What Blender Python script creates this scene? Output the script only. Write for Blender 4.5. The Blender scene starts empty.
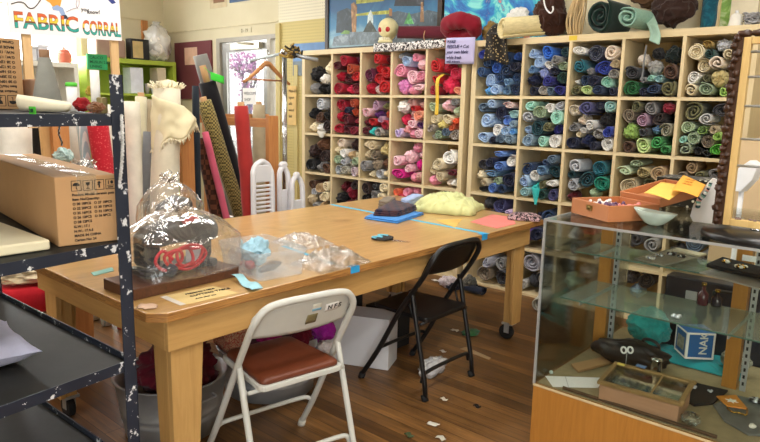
import bpy, bmesh, math, random
from math import sin, cos, pi, radians, sqrt
from mathutils import Vector, Matrix, Euler, noise

SC = bpy.context.scene
COL = SC.collection

# ------------------------------------------------------------------ camera
CAMH = 1.47
FPX, CX, CY = 640.0, 380.0, 221.0
MW = Matrix(((0.7511846, 0.1326561, -0.6466251),
             (0.6597365, -0.1187294, 0.7420587),
             (0.0216652, -0.9840253, -0.1767058)))      # rows: world X, Y, Z seen in camera (right, down, forward)
cam_data = bpy.data.cameras.new('camera')
cam_data.sensor_width = 36.0
cam_data.sensor_fit = 'HORIZONTAL'
cam_data.lens = FPX / 760.0 * 36.0
cam_data.clip_start = 0.02
cam_data.clip_end = 200
cam = bpy.data.objects.new('camera', cam_data)
COL.objects.link(cam)
cam.matrix_world = Matrix(((MW[0][0], -MW[0][1], -MW[0][2], 0),
                           (MW[1][0], -MW[1][1], -MW[1][2], 0),
                           (MW[2][0], -MW[2][1], -MW[2][2], CAMH), (0, 0, 0, 1)))
SC.camera = cam

# ------------------------------------------------------------------ world, light, exposure
SC.view_settings.view_transform = 'Standard'
SC.view_settings.look = 'None'
SC.view_settings.exposure = 0.0
SC.view_settings.gamma = 1.0
SC.view_settings.use_curve_mapping = False
SC.cycles.transparent_max_bounces = 40      # many panes of glass and film one behind another
world = bpy.data.worlds.new('daylight')
SC.world = world
world.use_nodes = True
wn = world.node_tree
wn.nodes.clear()
wo = wn.nodes.new('ShaderNodeOutputWorld')
wb = wn.nodes.new('ShaderNodeBackground')
wsk = wn.nodes.new('ShaderNodeTexSky')
wsk.sky_type = 'HOSEK_WILKIE'
wsk.turbidity = 5.0
wsk.sun_direction = Vector((0.3, -0.6, 0.75)).normalized()
wmx = wn.nodes.new('ShaderNodeMixRGB')
wmx.inputs[0].default_value = 0.9
wmx.inputs[2].default_value = (1, 1, 1, 1)
wn.links.new(wsk.outputs[0], wmx.inputs[1])
wn.links.new(wmx.outputs[0], wb.inputs[0])
wb.inputs[1].default_value = 5.0
wn.links.new(wb.outputs[0], wo.inputs[0])


def area(name, loc, aim, sx, sy, power, col):
    d = bpy.data.lights.new(name, 'AREA')
    d.shape = 'RECTANGLE'
    d.size, d.size_y, d.energy, d.color = sx, sy, power, col
    o = bpy.data.objects.new(name, d)
    COL.objects.link(o)
    o.location = loc
    o.rotation_euler = (Vector(aim) - Vector(loc)).to_track_quat('-Z', 'Y').to_euler()
    return o


WARM = (1.0, 0.965, 0.91)
COOL = (0.93, 0.97, 1.0)
# fluorescent fixtures on the ceiling and an added front fill lamp standing in for an unseen shop window
for k, (lx, ly) in enumerate(((-3.0, 2.6), (-0.4, 2.4), (-5.6, 2.4), (-2.6, -0.6), (0.8, 0.2))):
    area('fluorescent_light', (lx, ly, 3.28), (lx, ly, 0), 0.35, 2.4, 52, WARM)
area('front_fill_light', (1.6, -2.9, 1.7), (-2.5, 3.0, 1.0), 4.5, 2.4, 300, COOL)
area('door_daylight', (-6.45, 5.6, 1.5), (-4.0, 2.6, 0.8), 0.9, 2.0, 70, COOL)
area('side_window_daylight', (-8.22, 2.7, 2.25), (-3.0, 2.2, 0.7), 2.0, 0.9, 110, COOL)


# ------------------------------------------------------------------ helpers
def ray(u, v):
    return MW @ Vector((u - CX, v - CY, FPX))


def atz(u, v, z):
    d = ray(u, v)
    t = (z - CAMH) / d.z
    return Vector((d.x * t, d.y * t, z))


def aty(u, v, y):
    d = ray(u, v)
    t = y / d.y
    return Vector((d.x * t, y, CAMH + d.z * t))


def atx(u, v, x):
    d = ray(u, v)
    t = x / d.x
    return Vector((x, d.y * t, CAMH + d.z * t))


def lin(h):
    h = h.lstrip('#')
    r = []
    for i in (0, 2, 4):
        c = int(h[i:i + 2], 16) / 255
        r.append(c / 12.92 if c <= 0.04045 else ((c + 0.055) / 1.055) ** 2.4)
    return (r[0], r[1], r[2], 1.0)


MATS = {}


class NT:
    """small node-tree writer"""
    def __init__(s, name):
        s.m = bpy.data.materials.new(name)
        s.m.use_nodes = True
        s.t = s.m.node_tree
        s.t.nodes.clear()
        s.out = s.t.nodes.new('ShaderNodeOutputMaterial')
        s.b = s.t.nodes.new('ShaderNodeBsdfPrincipled')
        s.t.links.new(s.b.outputs[0], s.out.inputs[0])

    def n(s, typ, **kw):
        nd = s.t.nodes.new('ShaderNode' + typ)
        for k, v in kw.items():
            if k in nd.inputs:
                nd.inputs[k].default_value = v
            else:
                setattr(nd, k, v)
        return nd

    def l(s, a, b):
        s.t.links.new(a, b)

    def coords(s, scale=(1, 1, 1), kind='Object', rot=(0, 0, 0)):
        c = s.n('TexCoord')
        mp = s.n('Mapping')
        mp.inputs['Scale'].default_value = scale
        mp.inputs['Rotation'].default_value = rot
        s.l(c.outputs[kind], mp.inputs[0])
        return mp.outputs[0]

    def noise(s, vec, scale, detail=3, rough=0.55, dist=0.0):
        nd = s.n('TexNoise')
        nd.inputs['Scale'].default_value = scale
        nd.inputs['Detail'].default_value = detail
        nd.inputs['Roughness'].default_value = rough
        nd.inputs['Distortion'].default_value = dist
        s.l(vec, nd.inputs['Vector'])
        return nd.outputs['Fac']

    def ramp(s, fac, stops, interp='LINEAR'):
        nd = s.n('ValToRGB')
        nd.color_ramp.interpolation = interp
        e = nd.color_ramp.elements
        e[0].position, e[0].color = stops[0][0], stops[0][1]
        e[1].position, e[1].color = stops[1][0], stops[1][1]
        for p, c in stops[2:]:
            x = e.new(p)
            x.color = c
        s.l(fac, nd.inputs[0])
        return nd.outputs[0]

    def mix(s, fac, a, b, mode='MIX'):
        nd = s.n('MixRGB', blend_type=mode)
        for i, x in ((0, fac), (1, a), (2, b)):
            if hasattr(x, 'is_linked') or hasattr(x, 'links'):
                s.l(x, nd.inputs[i])
            else:
                nd.inputs[i].default_value = x
        return nd.outputs[0]

    def bump(s, h, strength=0.2, dist=0.01):
        nd = s.n('Bump')
        nd.inputs['Strength'].default_value = strength
        nd.inputs['Distance'].default_value = dist
        s.l(h, nd.inputs['Height'])
        s.l(nd.outputs[0], s.b.inputs['Normal'])

    def set(s, **kw):
        for k, v in kw.items():
            k = k.replace('_', ' ')
            if hasattr(v, 'links'):
                s.l(v, s.b.inputs[k])
            else:
                s.b.inputs[k].default_value = v


def shade(h, f):
    c = lin(h) if isinstance(h, str) else h
    return (min(c[0] * f, 1), min(c[1] * f, 1), min(c[2] * f, 1), 1)


def plain(name, h, rough=0.6, metal=0.0, var=0.12, vs=8.0, bump=0.0, bs=60.0, **kw):
    """a colour with slight mottling"""
    if name in MATS:
        return MATS[name]
    m = NT(name)
    v = m.coords()
    f = m.noise(v, vs)
    m.set(Base_Color=m.ramp(f, ((0.3, shade(h, 1 - var)), (0.7, shade(h, 1 + var)))), Roughness=rough, Metallic=metal)
    if bump:
        m.bump(m.noise(v, bs, 4), bump, 0.004)
    for k, x in kw.items():
        m.b.inputs[k.replace('_', ' ')].default_value = x
    MATS[name] = m.m
    return m.m


def wood(name, h, dark, scale=(1, 12, 12), rough=0.5, amount=0.6, stain=None, ring=3.0, coat=0.0):
    """grain runs along the axis with the small scale"""
    if name in MATS:
        return MATS[name]
    m = NT(name)
    v = m.coords(scale)
    g = m.noise(v, ring, 6, 0.62, 1.2)
    c = m.ramp(g, ((0.32, lin(dark)), (0.62, lin(h))))
    c = m.mix(amount, lin(h), c)
    v2 = m.coords((1, 1, 1))
    if stain:
        sp = m.ramp(m.noise(v2, 2.6, 5, 0.6, 0.6), ((0.57, (0, 0, 0, 1)), (0.70, (1, 1, 1, 1))))
        f = m.mix(0.55, (0, 0, 0, 1), sp)
        c = m.mix(f, c, lin(stain))
    m.set(Base_Color=c, Roughness=rough)
    m.b.inputs['Coat Weight'].default_value = coat
    m.b.inputs['Coat Roughness'].default_value = 0.2
    m.bump(g, 0.08, 0.003)
    MATS[name] = m.m
    return m.m


def fabric_mat(name, second=None, kind=None, sc=40.0, amt=1.0):
    """cloth in the object's own colour; second colour for printed patterns"""
    if name in MATS:
        return MATS[name]
    m = NT(name)
    oi = m.n('ObjectInfo')
    v = m.coords()
    col = oi.outputs['Color']
    if kind:
        if kind == 'dots':
            x = m.n('TexVoronoi')
            x.inputs['Scale'].default_value = sc
            m.l(v, x.inputs['Vector'])
            f = m.ramp(x.outputs['Distance'], ((0.24, (1, 1, 1, 1)), (0.30, (0, 0, 0, 1))))
        elif kind == 'stripe':
            x = m.n('TexWave')
            x.inputs['Scale'].default_value = sc
            x.inputs['Distortion'].default_value = 0.4
            m.l(v, x.inputs['Vector'])
            f = m.ramp(x.outputs['Fac'], ((0.5, (0, 0, 0, 1)), (0.62, (1, 1, 1, 1))))
        elif kind == 'check':
            x = m.n('TexChecker')
            x.inputs['Scale'].default_value = sc
            m.l(v, x.inputs['Vector'])
            f = x.outputs['Fac']
        else:
            f = m.ramp(m.noise(v, sc, 2, 0.5, 1.0), ((0.46, (0, 0, 0, 1)), (0.54, (1, 1, 1, 1))))
        f = m.mix(amt, (0, 0, 0, 1), f)
        col = m.mix(f, col, lin(second))
    n1 = m.noise(v, 9.0, 4)
    sh = m.ramp(n1, ((0.3, (0.86, 0.86, 0.86, 1)), (0.7, (1.08, 1.08, 1.08, 1))))
    m.set(Base_Color=m.mix(1.0, col, sh, 'MULTIPLY'), Roughness=0.9)
    m.b.inputs['Sheen Weight'].default_value = 0.15
    m.b.inputs['Specular IOR Level'].default_value = 0.2
    m.bump(m.noise(v, 130.0, 3), 0.25, 0.004)
    MATS[name] = m.m
    return m.m


def Rz(a):
    return Matrix.Rotation(a, 4, 'Z')


class MB:
    def __init__(s):
        s.v, s.f, s.mi, s.sm = [], [], [], []
        s.cur = 0

    def add(s, vs, fs, smooth=False, mi=None, M=None):
        o = len(s.v)
        mi = s.cur if mi is None else mi
        for p in vs:
            p = Vector(p)
            s.v.append(M @ p if M is not None else p)
        for f in fs:
            s.f.append([i + o for i in f])
            s.mi.append(mi)
            s.sm.append(smooth)
        return s

    def box(s, c, d, M=None, mi=None, taper=1.0):
        x, y, z = d[0] / 2, d[1] / 2, d[2] / 2
        vs = []
        for k in (-1, 1):
            t = 1.0 if k == 1 else taper
            for a, b in ((-1, -1), (1, -1), (1, 1), (-1, 1)):
                vs.append((c[0] + a * x * t, c[1] + b * y * t, c[2] + k * z))
        return s.add(vs, [(0, 3, 2, 1), (4, 5, 6, 7), (0, 1, 5, 4), (1, 2, 6, 5), (2, 3, 7, 6), (3, 0, 4, 7)], False, mi, M)

    def bb(s, a, b, M=None, mi=None):
        return s.box([(a[i] + b[i]) / 2 for i in range(3)], [abs(b[i] - a[i]) for i in range(3)], M, mi)

    def tube(s, pts, r, n=8, closed=False, mi=None, M=None, cap=True):
        pts = [Vector(p) for p in pts]
        N = len(pts)
        rr = r if isinstance(r, (list, tuple)) else [r] * N
        vs, fs = [], []
        up = None
        for i, p in enumerate(pts):
            if closed:
                t = pts[(i + 1) % N] - pts[i - 1]
            else:
                t = pts[min(i + 1, N - 1)] - pts[max(i - 1, 0)]
            if t.length < 1e-9:
                t = Vector((0, 0, 1))
            t.normalize()
            if up is None:
                up = Vector((0, 0, 1)) if abs(t.z) < 0.9 else Vector((1, 0, 0))
            a = up - t * up.dot(t)
            if a.length < 1e-6:
                a = t.orthogonal()
            a.normalize()
            b = t.cross(a)
            up = a
            for k in range(n):
                an = 2 * pi * k / n
                vs.append(p + (a * cos(an) + b * sin(an)) * rr[i])
        for i in range(N if closed else N - 1):
            for k in range(n):
                i0, i1 = i * n, ((i + 1) % N) * n
                fs.append((i0 + k, i0 + (k + 1) % n, i1 + (k + 1) % n, i1 + k))
        if cap and not closed:
            fs.append(tuple(range(n - 1, -1, -1)))
            fs.append(tuple((N - 1) * n + k for k in range(n)))
        return s.add(vs, fs, True, mi, M)

    def cyl(s, a, b, r0, r1=None, n=16, mi=None, M=None):
        return s.tube([a, b], [r0, r0 if r1 is None else r1], n, mi=mi, M=M)

    def lathe(s, prof, c=(0, 0, 0), n=24, mi=None, M=None, cap=True, wob=0.0, seed=0, sx=1.0, sy=1.0):
        vs, fs = [], []
        for i, (r, z) in enumerate(prof):
            for k in range(n):
                a = 2 * pi * k / n
                w = 1 + wob * noise.noise(Vector((cos(a) * 1.7 + seed, sin(a) * 1.7, z * 9)))
                vs.append((c[0] + r * w * sx * cos(a), c[1] + r * w * sy * sin(a), c[2] + z))
        for i in range(len(prof) - 1):
            for k in range(n):
                fs.append((i * n + k, i * n + (k + 1) % n, (i + 1) * n + (k + 1) % n, (i + 1) * n + k))
        if cap:
            fs.append(tuple(range(n - 1, -1, -1)))
            fs.append(tuple((len(prof) - 1) * n + k for k in range(n)))
        return s.add(vs, fs, True, mi, M)

    def prism(s, poly, h, M=None, mi=None, smooth=False):
        """poly in local xy, extruded from z=0 to z=h"""
        n = len(poly)
        vs = [(p[0], p[1], 0) for p in poly] + [(p[0], p[1], h) for p in poly]
        fs = [tuple(range(n - 1, -1, -1)), tuple(range(n, 2 * n))]
        fs += [(i, (i + 1) % n, n + (i + 1) % n, n + i) for i in range(n)]
        return s.add(vs, fs, smooth, mi, M)

    def sheet(s, fn, nu, nv, th=0.003, mi=None, M=None):
        """fn(u,v)->point; thickened along its own normal"""
        P = [[Vector(fn(i / nu, j / nv)) for j in range(nv + 1)] for i in range(nu + 1)]
        top, bot = [], []
        for i in range(nu + 1):
            for j in range(nv + 1):
                du = P[min(i + 1, nu)][j] - P[max(i - 1, 0)][j]
                dv = P[i][min(j + 1, nv)] - P[i][max(j - 1, 0)]
                nn = du.cross(dv)
                nn = nn.normalized() if nn.length > 1e-12 else Vector((0, 0, 1))
                top.append(P[i][j] + nn * th / 2)
                bot.append(P[i][j] - nn * th / 2)
        W = nv + 1
        K = len(top)
        fs = []
        for i in range(nu):
            for j in range(nv):
                a, b, c, d = i * W + j, (i + 1) * W + j, (i + 1) * W + j + 1, i * W + j + 1
                fs.append((a, b, c, d))
                fs.append((K + d, K + c, K + b, K + a))
        for i in range(nu):
            a, b = i * W, (i + 1) * W
            fs.append((a, K + a, K + b, b))
            a, b = i * W + nv, (i + 1) * W + nv
            fs.append((b, K + b, K + a, a))
        for j in range(nv):
            a, b = j, j + 1
            fs.append((b, K + b, K + a, a))
            a, b = nu * W + j, nu * W + j + 1
            fs.append((a, K + a, K + b, b))
        return s.add(top + bot, fs, True, mi, M)

    def blob(s, c, r, amp=0.15, fr=2.0, seed=0, nu=20, nv=12, flat=None, ridge=0.0, mi=None, M=None):
        """lumpy closed body; flat = lowest z allowed (rests on a surface)"""
        vs, fs = [], []
        for j in range(nv + 1):
            ph = pi * j / nv
            for i in range(nu):
                th = 2 * pi * i / nu
                d = Vector((sin(ph) * cos(th), sin(ph) * sin(th), cos(ph)))
                q = d * fr + Vector((seed * 3.1, seed * 1.7, seed))
                k = 1 + amp * noise.noise(q) + amp * 0.5 * noise.noise(q * 2.3)
                if ridge:
                    k += ridge * (0.5 - abs(noise.noise(q * 1.6 + Vector((5, 5, 5)))) * 2)
                p = Vector((c[0] + d.x * r[0] * k, c[1] + d.y * r[1] * k, c[2] + d.z * r[2] * k))
                if flat is not None and p.z < flat:
                    p.z = flat + 0.0005 * (i % 2)
                vs.append(p)
        for j in range(nv):
            for i in range(nu):
                fs.append((j * nu + i, (j + 1) * nu + i, (j + 1) * nu + (i + 1) % nu, j * nu + (i + 1) % nu))
        return s.add(vs, fs, True, mi, M)

    def text(s, txt, o, r, u, size, mi=None, ext=0.0006, bold=0.0, shear=0.0, xs=1.0):
        """lettering standing on origin o, reading along r, upright along u"""
        cu = bpy.data.curves.new('lettering_source', 'FONT')
        cu.body = txt
        cu.size = size
        cu.extrude = ext
        cu.offset = bold
        cu.shear = shear
        cu.resolution_u = 3
        ob = bpy.data.objects.new('lettering_source', cu)
        COL.objects.link(ob)
        dg = bpy.context.evaluated_depsgraph_get()
        me = bpy.data.meshes.new_from_object(ob.evaluated_get(dg))
        r, u = Vector(r).normalized(), Vector(u).normalized()
        nn = r.cross(u)
        o = Vector(o)
        vs = [o + r * (p.co.x * xs) + u * p.co.y + nn * (p.co.z + ext) for p in me.vertices]
        s.add(vs, [tuple(p.vertices) for p in me.polygons], False, mi)
        bpy.data.objects.remove(ob)
        bpy.data.curves.remove(cu)
        bpy.data.meshes.remove(me)
        return s

    def build(s, name, mats, parent=None, color=None, bevel=0.0, seg=2, sub=0, anchor=True):
        if not isinstance(mats, (list, tuple)):
            mats = [mats]
        vs = s.v
        loc = Vector((0, 0, 0))
        if parent is not None:
            inv = TM[parent.name].inverted()
            vs = [inv @ p for p in vs]
        elif anchor and vs:
            xs = [p.x for p in vs]
            ys = [p.y for p in vs]
            loc = Vector(((min(xs) + max(xs)) / 2, (min(ys) + max(ys)) / 2, min(p.z for p in vs)))
            vs = [p - loc for p in vs]
        me = bpy.data.meshes.new(name)
        me.from_pydata([tuple(p) for p in vs], [], s.f)
        for m in mats:
            me.materials.append(m)
        for p, mi, sm in zip(me.polygons, s.mi, s.sm):
            p.material_index = min(mi, len(mats) - 1)
            p.use_smooth = sm
        bm = bmesh.new()
        bm.from_mesh(me)
        bmesh.ops.recalc_face_normals(bm, faces=bm.faces)
        bm.to_mesh(me)
        bm.free()
        o = bpy.data.objects.new(name, me)
        COL.objects.link(o)
        o.location = loc
        if parent is not None:
            o.parent = parent
            TM[o.name] = TM[parent.name]
        else:
            TM[o.name] = Matrix.Translation(loc)
        if color is not None:
            o.color = lin(color) if isinstance(color, str) else color
        if bevel:
            b = o.modifiers.new('bevel', 'BEVEL')
            b.width, b.segments, b.limit_method, b.angle_limit = bevel, seg, 'ANGLE', radians(40)
            b.harden_normals = False
        if sub:
            b = o.modifiers.new('subdivision', 'SUBSURF')
            b.levels = b.render_levels = sub
        return o


TM = {}


def tag(o, label, cat, group=None, kind=None):
    o['label'] = label
    o['category'] = cat
    if group:
        o['group'] = group
    if kind:
        o['kind'] = kind
    return o


def thing(name, label, cat, loc=(0, 0, 0), rz=0.0, group=None):
    o = bpy.data.objects.new(name, None)
    o.empty_display_size = 0.05
    COL.objects.link(o)
    o.location = loc
    o.rotation_euler = (0, 0, rz)
    TM[o.name] = Matrix.Translation(Vector(loc)) @ Rz(rz)
    return tag(o, label, cat, group)


def part(o, label):
    o['label'] = label
    return o


def struct(o):
    o['kind'] = 'structure'
    return o


rnd = random.Random(7)

# ------------------------------------------------------------------ materials
M_birch = wood('birch_ply', '#decba2', '#ccb585', (14, 14, 1.2), 0.55, 0.5)
M_birch_h = wood('birch_ply_level', '#decba2', '#ccb585', (1.2, 14, 14), 0.55, 0.5)
M_table = wood('worn_ply_top', '#c8a065', '#a47c48', (9, 1.0, 9), 0.28, 0.6, '#74502b', 3.0, 0.3)
M_tleg = wood('varnished_fir', '#c99f62', '#ad834a', (12, 12, 1.0), 0.42, 0.5)
M_apron = wood('varnished_fir_board', '#c99f62', '#ad834a', (12, 1.0, 12), 0.42, 0.5)
M_edge = wood('chipped_ply_edge', '#bb8544', '#6d4420', (6, 2.2, 60), 0.6, 0.9)
M_bin = wood('fir_post', '#c8894f', '#a9683a', (14, 14, 1.0), 0.6, 0.6)
M_caseW = wood('oak_veneer', '#b27a36', '#99652a', (14, 14, 1.0), 0.35, 0.6)
M_dark = plain('black_plastic', '#17171a', 0.45)
M_blackmetal = plain('black_metal', '#121214', 0.38)
M_chrome = plain('chrome', '#c9ccd0', 0.16, 1.0, 0.03)
M_steel = plain('brushed_steel', '#b3b6b8', 0.4, 0.45, 0.05)
M_rubber = plain('rubber', '#1a1a1c', 0.8)
M_card = plain('cardboard', '#bd9467', 0.85, 0, 0.07, 5, 0.05, 30)
M_white = plain('white_plastic', '#e9e9ea', 0.45, 0, 0.03)
M_paper = plain('white_paper', '#f3f1ee', 0.8, 0, 0.02)
M_ink = plain('black_ink', '#2a2622', 0.8, 0, 0.02)
FAB = fabric_mat('plain_cloth')
# ================================================================== the room
YW, XL, XR, YF, ZC = 4.9, -8.3, 3.0, -3.0, 3.4


def wall_mat():
    m = NT('cream_paint')
    v = m.coords()
    f = m.noise(v, 1.3, 4)
    m.set(Base_Color=m.ramp(f, ((0.3, lin('#cdc2a0')), (0.7, lin('#dad0b2')))), Roughness=0.75)
    m.bump(m.noise(v, 40, 2), 0.04, 0.003)
    return m.m


def peg_mat(name, h):
    m = NT(name)
    c = m.n('TexCoord')
    sep = m.n('SeparateXYZ')
    m.l(c.outputs['Object'], sep.inputs[0])
    prod = None
    for ax in ('X', 'Z'):
        a = m.n('Math', operation='MULTIPLY')
        m.l(sep.outputs[ax], a.inputs[0])
        a.inputs[1].default_value = 2 * pi / 0.032
        b = m.n('Math', operation='COSINE')
        m.l(a.outputs[0], b.inputs[0])
        if prod is None:
            prod = b.outputs[0]
        else:
            d = m.n('Math', operation='ADD')
            m.l(prod, d.inputs[0])
            m.l(b.outputs[0], d.inputs[1])
            prod = d.outputs[0]
    f = m.n('Math', operation='GREATER_THAN')
    m.l(prod, f.inputs[0])
    f.inputs[1].default_value = 1.25
    m.set(Base_Color=m.mix(f.outputs[0], lin(h), shade(h, 0.6)), Roughness=0.7)
    return m.m


def floor_mat():
    m = NT('worn_fir_planks')
    v = m.coords()
    br = m.n('TexBrick')
    br.offset = 0.37
    br.inputs['Scale'].default_value = 1.0
    br.inputs['Brick Width'].default_value = 2.6
    br.inputs['Row Height'].default_value = 0.083
    br.inputs['Mortar Size'].default_value = 0.0016
    br.inputs['Mortar Smooth'].default_value = 0.4
    br.inputs['Color1'].default_value = lin('#8f683c')
    br.inputs['Color2'].default_value = lin('#5d4226')
    br.inputs['Mortar'].default_value = lin('#2b190d')
    m.l(v, br.inputs['Vector'])
    v2 = m.coords((0.7, 16, 1))
    g = m.noise(v2, 3.2, 6, 0.65, 0.8)
    gr = m.ramp(g, ((0.28, (0.42, 0.39, 0.36, 1)), (0.50, (0.9, .88, .85, 1)), (0.68, (1.3, 1.27, 1.18, 1))))
    c = m.mix(1.0, br.outputs['Color'], gr, 'MULTIPLY')
    v3 = m.coords((0.5, 1.3, 1))
    w = m.ramp(m.noise(v3, 2.2, 5, 0.6, 0.5), ((0.35, (0.62, 0.58, 0.56, 1)), (0.65, (1.15, 1.1, 1.02, 1))))
    c = m.mix(0.8, c, w, 'MULTIPLY')
    m.set(Base_Color=c, Roughness=m.ramp(g, ((0.3, (0.34,) * 3 + (1,)), (0.7, (0.5,) * 3 + (1,)))))
    m.bump(br.outputs['Fac'], -0.25, 0.004)
    return m.m


M_wall = wall_mat()
M_peg_w = peg_mat('white_pegboard', '#ded6bc')
M_peg_y = peg_mat('yellow_pegboard', '#c9b878')
M_yellow = plain('yellow_paint', '#c6b67c', 0.7, 0, 0.05, 3)
M_floor = floor_mat()
M_ceil = plain('ceiling_paint', '#e8e4da', 0.8, 0, 0.03, 2)
M_alu = plain('aluminium', '#8f8c86', 0.4, 0.6, 0.12, 4)


def glass_mat(name, tint=(1, 1, 1, 1), refl=0.06, rough=0.02):
    m = NT(name)
    m.t.nodes.remove(m.b)
    tr = m.n('BsdfTransparent')
    tr.inputs[0].default_value = tint
    gl = m.n('BsdfGlossy')
    gl.inputs['Roughness'].default_value = rough
    lw = m.n('LayerWeight')
    lw.inputs[0].default_value = 0.22
    mx = m.n('MixShader')
    cl = m.n('Math', operation='MULTIPLY_ADD')
    m.l(lw.outputs['Fresnel'], cl.inputs[0])
    cl.inputs[1].default_value = 0.8
    cl.inputs[2].default_value = refl
    m.l(cl.outputs[0], mx.inputs[0])
    m.l(tr.outputs[0], mx.inputs[1])
    m.l(gl.outputs[0], mx.inputs[2])
    m.l(mx.outputs[0], m.out.inputs[0])
    return m.m


M_glass = glass_mat('clear_glass', (0.985, 0.99, 0.985, 1), 0.0)
M_gcase = glass_mat('case_glass', (0.95, 0.975, 0.955, 1), 0.008)
M_gshelf = glass_mat('shelf_glass', (0.76, 0.86, 0.82, 1), 0.07, 0.08)
def dusty(name, tint, dust):  # pale diffuse paints reflected brightness into the glass; it is not dust
    m = NT(name)
    m.t.nodes.remove(m.b)
    tr = m.n('BsdfTransparent')
    tr.inputs[0].default_value = tint
    df = m.n('BsdfDiffuse')
    df.inputs[0].default_value = lin('#c9d6cc')
    gl = m.n('BsdfGlossy')
    gl.inputs['Roughness'].default_value = .06
    a = m.n('MixShader')
    a.inputs[0].default_value = dust
    m.l(tr.outputs[0], a.inputs[1])
    m.l(df.outputs[0], a.inputs[2])
    b = m.n('MixShader')
    b.inputs[0].default_value = .09
    m.l(a.outputs[0], b.inputs[1])
    m.l(gl.outputs[0], b.inputs[2])
    m.l(b.outputs[0], m.out.inputs[0])
    return m.m


M_gshelf = dusty('painted_sheen_shelf_glass', (.84, .92, .88, 1), .16)
M_gedge = plain('glass_edge', '#4f6f64', 0.2, 0, 0.1)

struct(MB().bb((XL - .1, YF - .1, -.1), (XR + .1, YW + .1, 0)).build('floor', M_floor))
struct(MB().bb((XL - .1, YF - .1, ZC), (XR + .1, YW + .1, ZC + .1)).build('ceiling', M_ceil))
DX0, DX1, DZ = -7.08, -5.86, 2.26
b = MB()
b.bb((XL - .1, YW, 0), (DX0, YW + .1, ZC))
b.bb((DX0, YW, DZ), (DX1, YW + .1, ZC))
b.bb((DX1, YW, 0), (XR + .1, YW + .1, ZC))
struct(b.build('wall_back', M_wall))
WY0, WY1, WZ0, WZ1 = 1.6, 3.75, 1.75, 2.75
b = MB()
b.bb((XL - .1, YF, 0), (XL, WY0, ZC)).bb((XL - .1, WY1, 0), (XL, YW, ZC))
b.bb((XL - .1, WY0, 0), (XL, WY1, WZ0)).bb((XL - .1, WY0, WZ1), (XL, WY1, ZC))
struct(b.build('wall_left', M_wall))
struct(MB().bb((XR, YF, 0), (XR + .1, YW, ZC)).build('wall_right', M_wall))
struct(MB().bb((XL, YF - .1, 0), (XR, YF, ZC)).build('wall_front', M_wall))
# plank seams of the panelled wall, and the stud
struct(MB().bb((XL, YW - .012, 2.385), (DX1, YW, 2.40)).build('trim_1', plain('seam_paint', '#cfc3a0', 0.7)))
struct(MB().bb((XL, 1.0, 2.53), (XL + .012, YW - .02, 2.545)).build('trim_2', MATS['seam_paint']))
struct(MB().bb((XL, 4.56, 1.95), (XL + .04, 4.64, 2.53)).build('trim_3', M_bin))
# pegboard part of the back wall
struct(MB().bb((DX1 + .02, YW - .02, 2.37), (-3.2, YW, ZC)).build('wall_pegboard_white', M_peg_w))
struct(MB().bb((DX1 + .02, YW - .025, 0.02), (-5.0, YW, 2.37)).build('wall_pegboard_yellow', M_peg_y))
struct(MB().bb((DX1 + .0, YW - .05, 0), (DX1 + .07, YW, 2.36)).bb((DX1 + .3, YW - .04, 0), (DX1 + .36, YW - .024, 1.9)).build('trim_4', M_yellow))

# left wall window
w = MB()
w.bb((XL - .08, WY0, WZ0), (XL - .02, WY1, WZ0 + .06)).bb((XL - .08, WY0, WZ1 - .06), (XL - .02, WY1, WZ1))
for yy in (WY0, (WY0 + WY1) / 2 - .03, WY1 - .06):
    w.bb((XL - .08, yy, WZ0 + .06), (XL - .02, yy + .06, WZ1 - .06))
wf = struct(w.build('window_1', M_white))
MB().bb((XL - .055, WY0 + .06, WZ0 + .06), (XL - .05, WY1 - .06, WZ1 - .06)).build('pane', M_glass, wf)

# glazed shop door with side light
d = MB()
JX = -6.08
d.bb((DX0, YW + .0, 0), (DX0 + .07, YW + .09, DZ)).bb((DX1 - .05, YW, 0), (DX1, YW + .09, DZ))
d.bb((JX, YW, 0), (JX + .06, YW + .09, DZ - .05)).bb((DX0 + .07, YW, DZ - .05), (DX1 - .05, YW + .09, DZ))
dj = struct(d.build('door_1', plain('door_frame_paint', '#9c9484', 0.5)))
d = MB()
lx0, lx1 = DX0 + .08, JX - .01
d.bb((lx0, YW + .03, .02), (lx0 + .09, YW + .07, DZ - .06)).bb((lx1 - .09, YW + .03, .02), (lx1, YW + .07, DZ - .06))
d.bb((lx0 + .09, YW + .03, DZ - .17), (lx1 - .09, YW + .07, DZ - .06)).bb((lx0 + .09, YW + .03, .02), (lx1 - .09, YW + .07, .26))
d.build('door_leaf', M_alu, dj)
d = MB()
d.bb((lx0 + .09, YW + .045, .26), (lx1 - .09, YW + .052, DZ - .17))
d.build('pane', M_glass, dj)
MB().bb((JX + .06, YW + .045, .02), (DX1 - .05, YW + .052, DZ - .05)).build('pane', M_glass, dj)
d = MB()
d.bb((lx0 + .25, YW - .03, DZ - .15), (lx1 - .1, YW + .03, DZ - .08)).tube([(lx1 - .2, YW - .03, DZ - .1), (lx0 + .55, YW - .12, DZ - .09), (lx0 + .4, YW - .02, DZ - .07)], .012)
d.build('door_closer', plain('closer_metal', '#b8b09a', 0.35, 0.5), dj)
# small number plate over the door
n = MB().bb((-6.56, YW - .006, 2.30), (-6.36, YW, 2.355))
nb = n.build('number_plate', plain('cream_plate', '#d2c8a8', 0.6))
tag(nb, 'small cream number plate on the wall above the glazed door', 'sign')
MB().text('2 - 19', (-6.55, YW - .007, 2.308), (1, 0, 0), (0, 0, 1), .055, bold=.001).build('lettering', plain('brown_ink', '#6b5a34', 0.7), nb)

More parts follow.
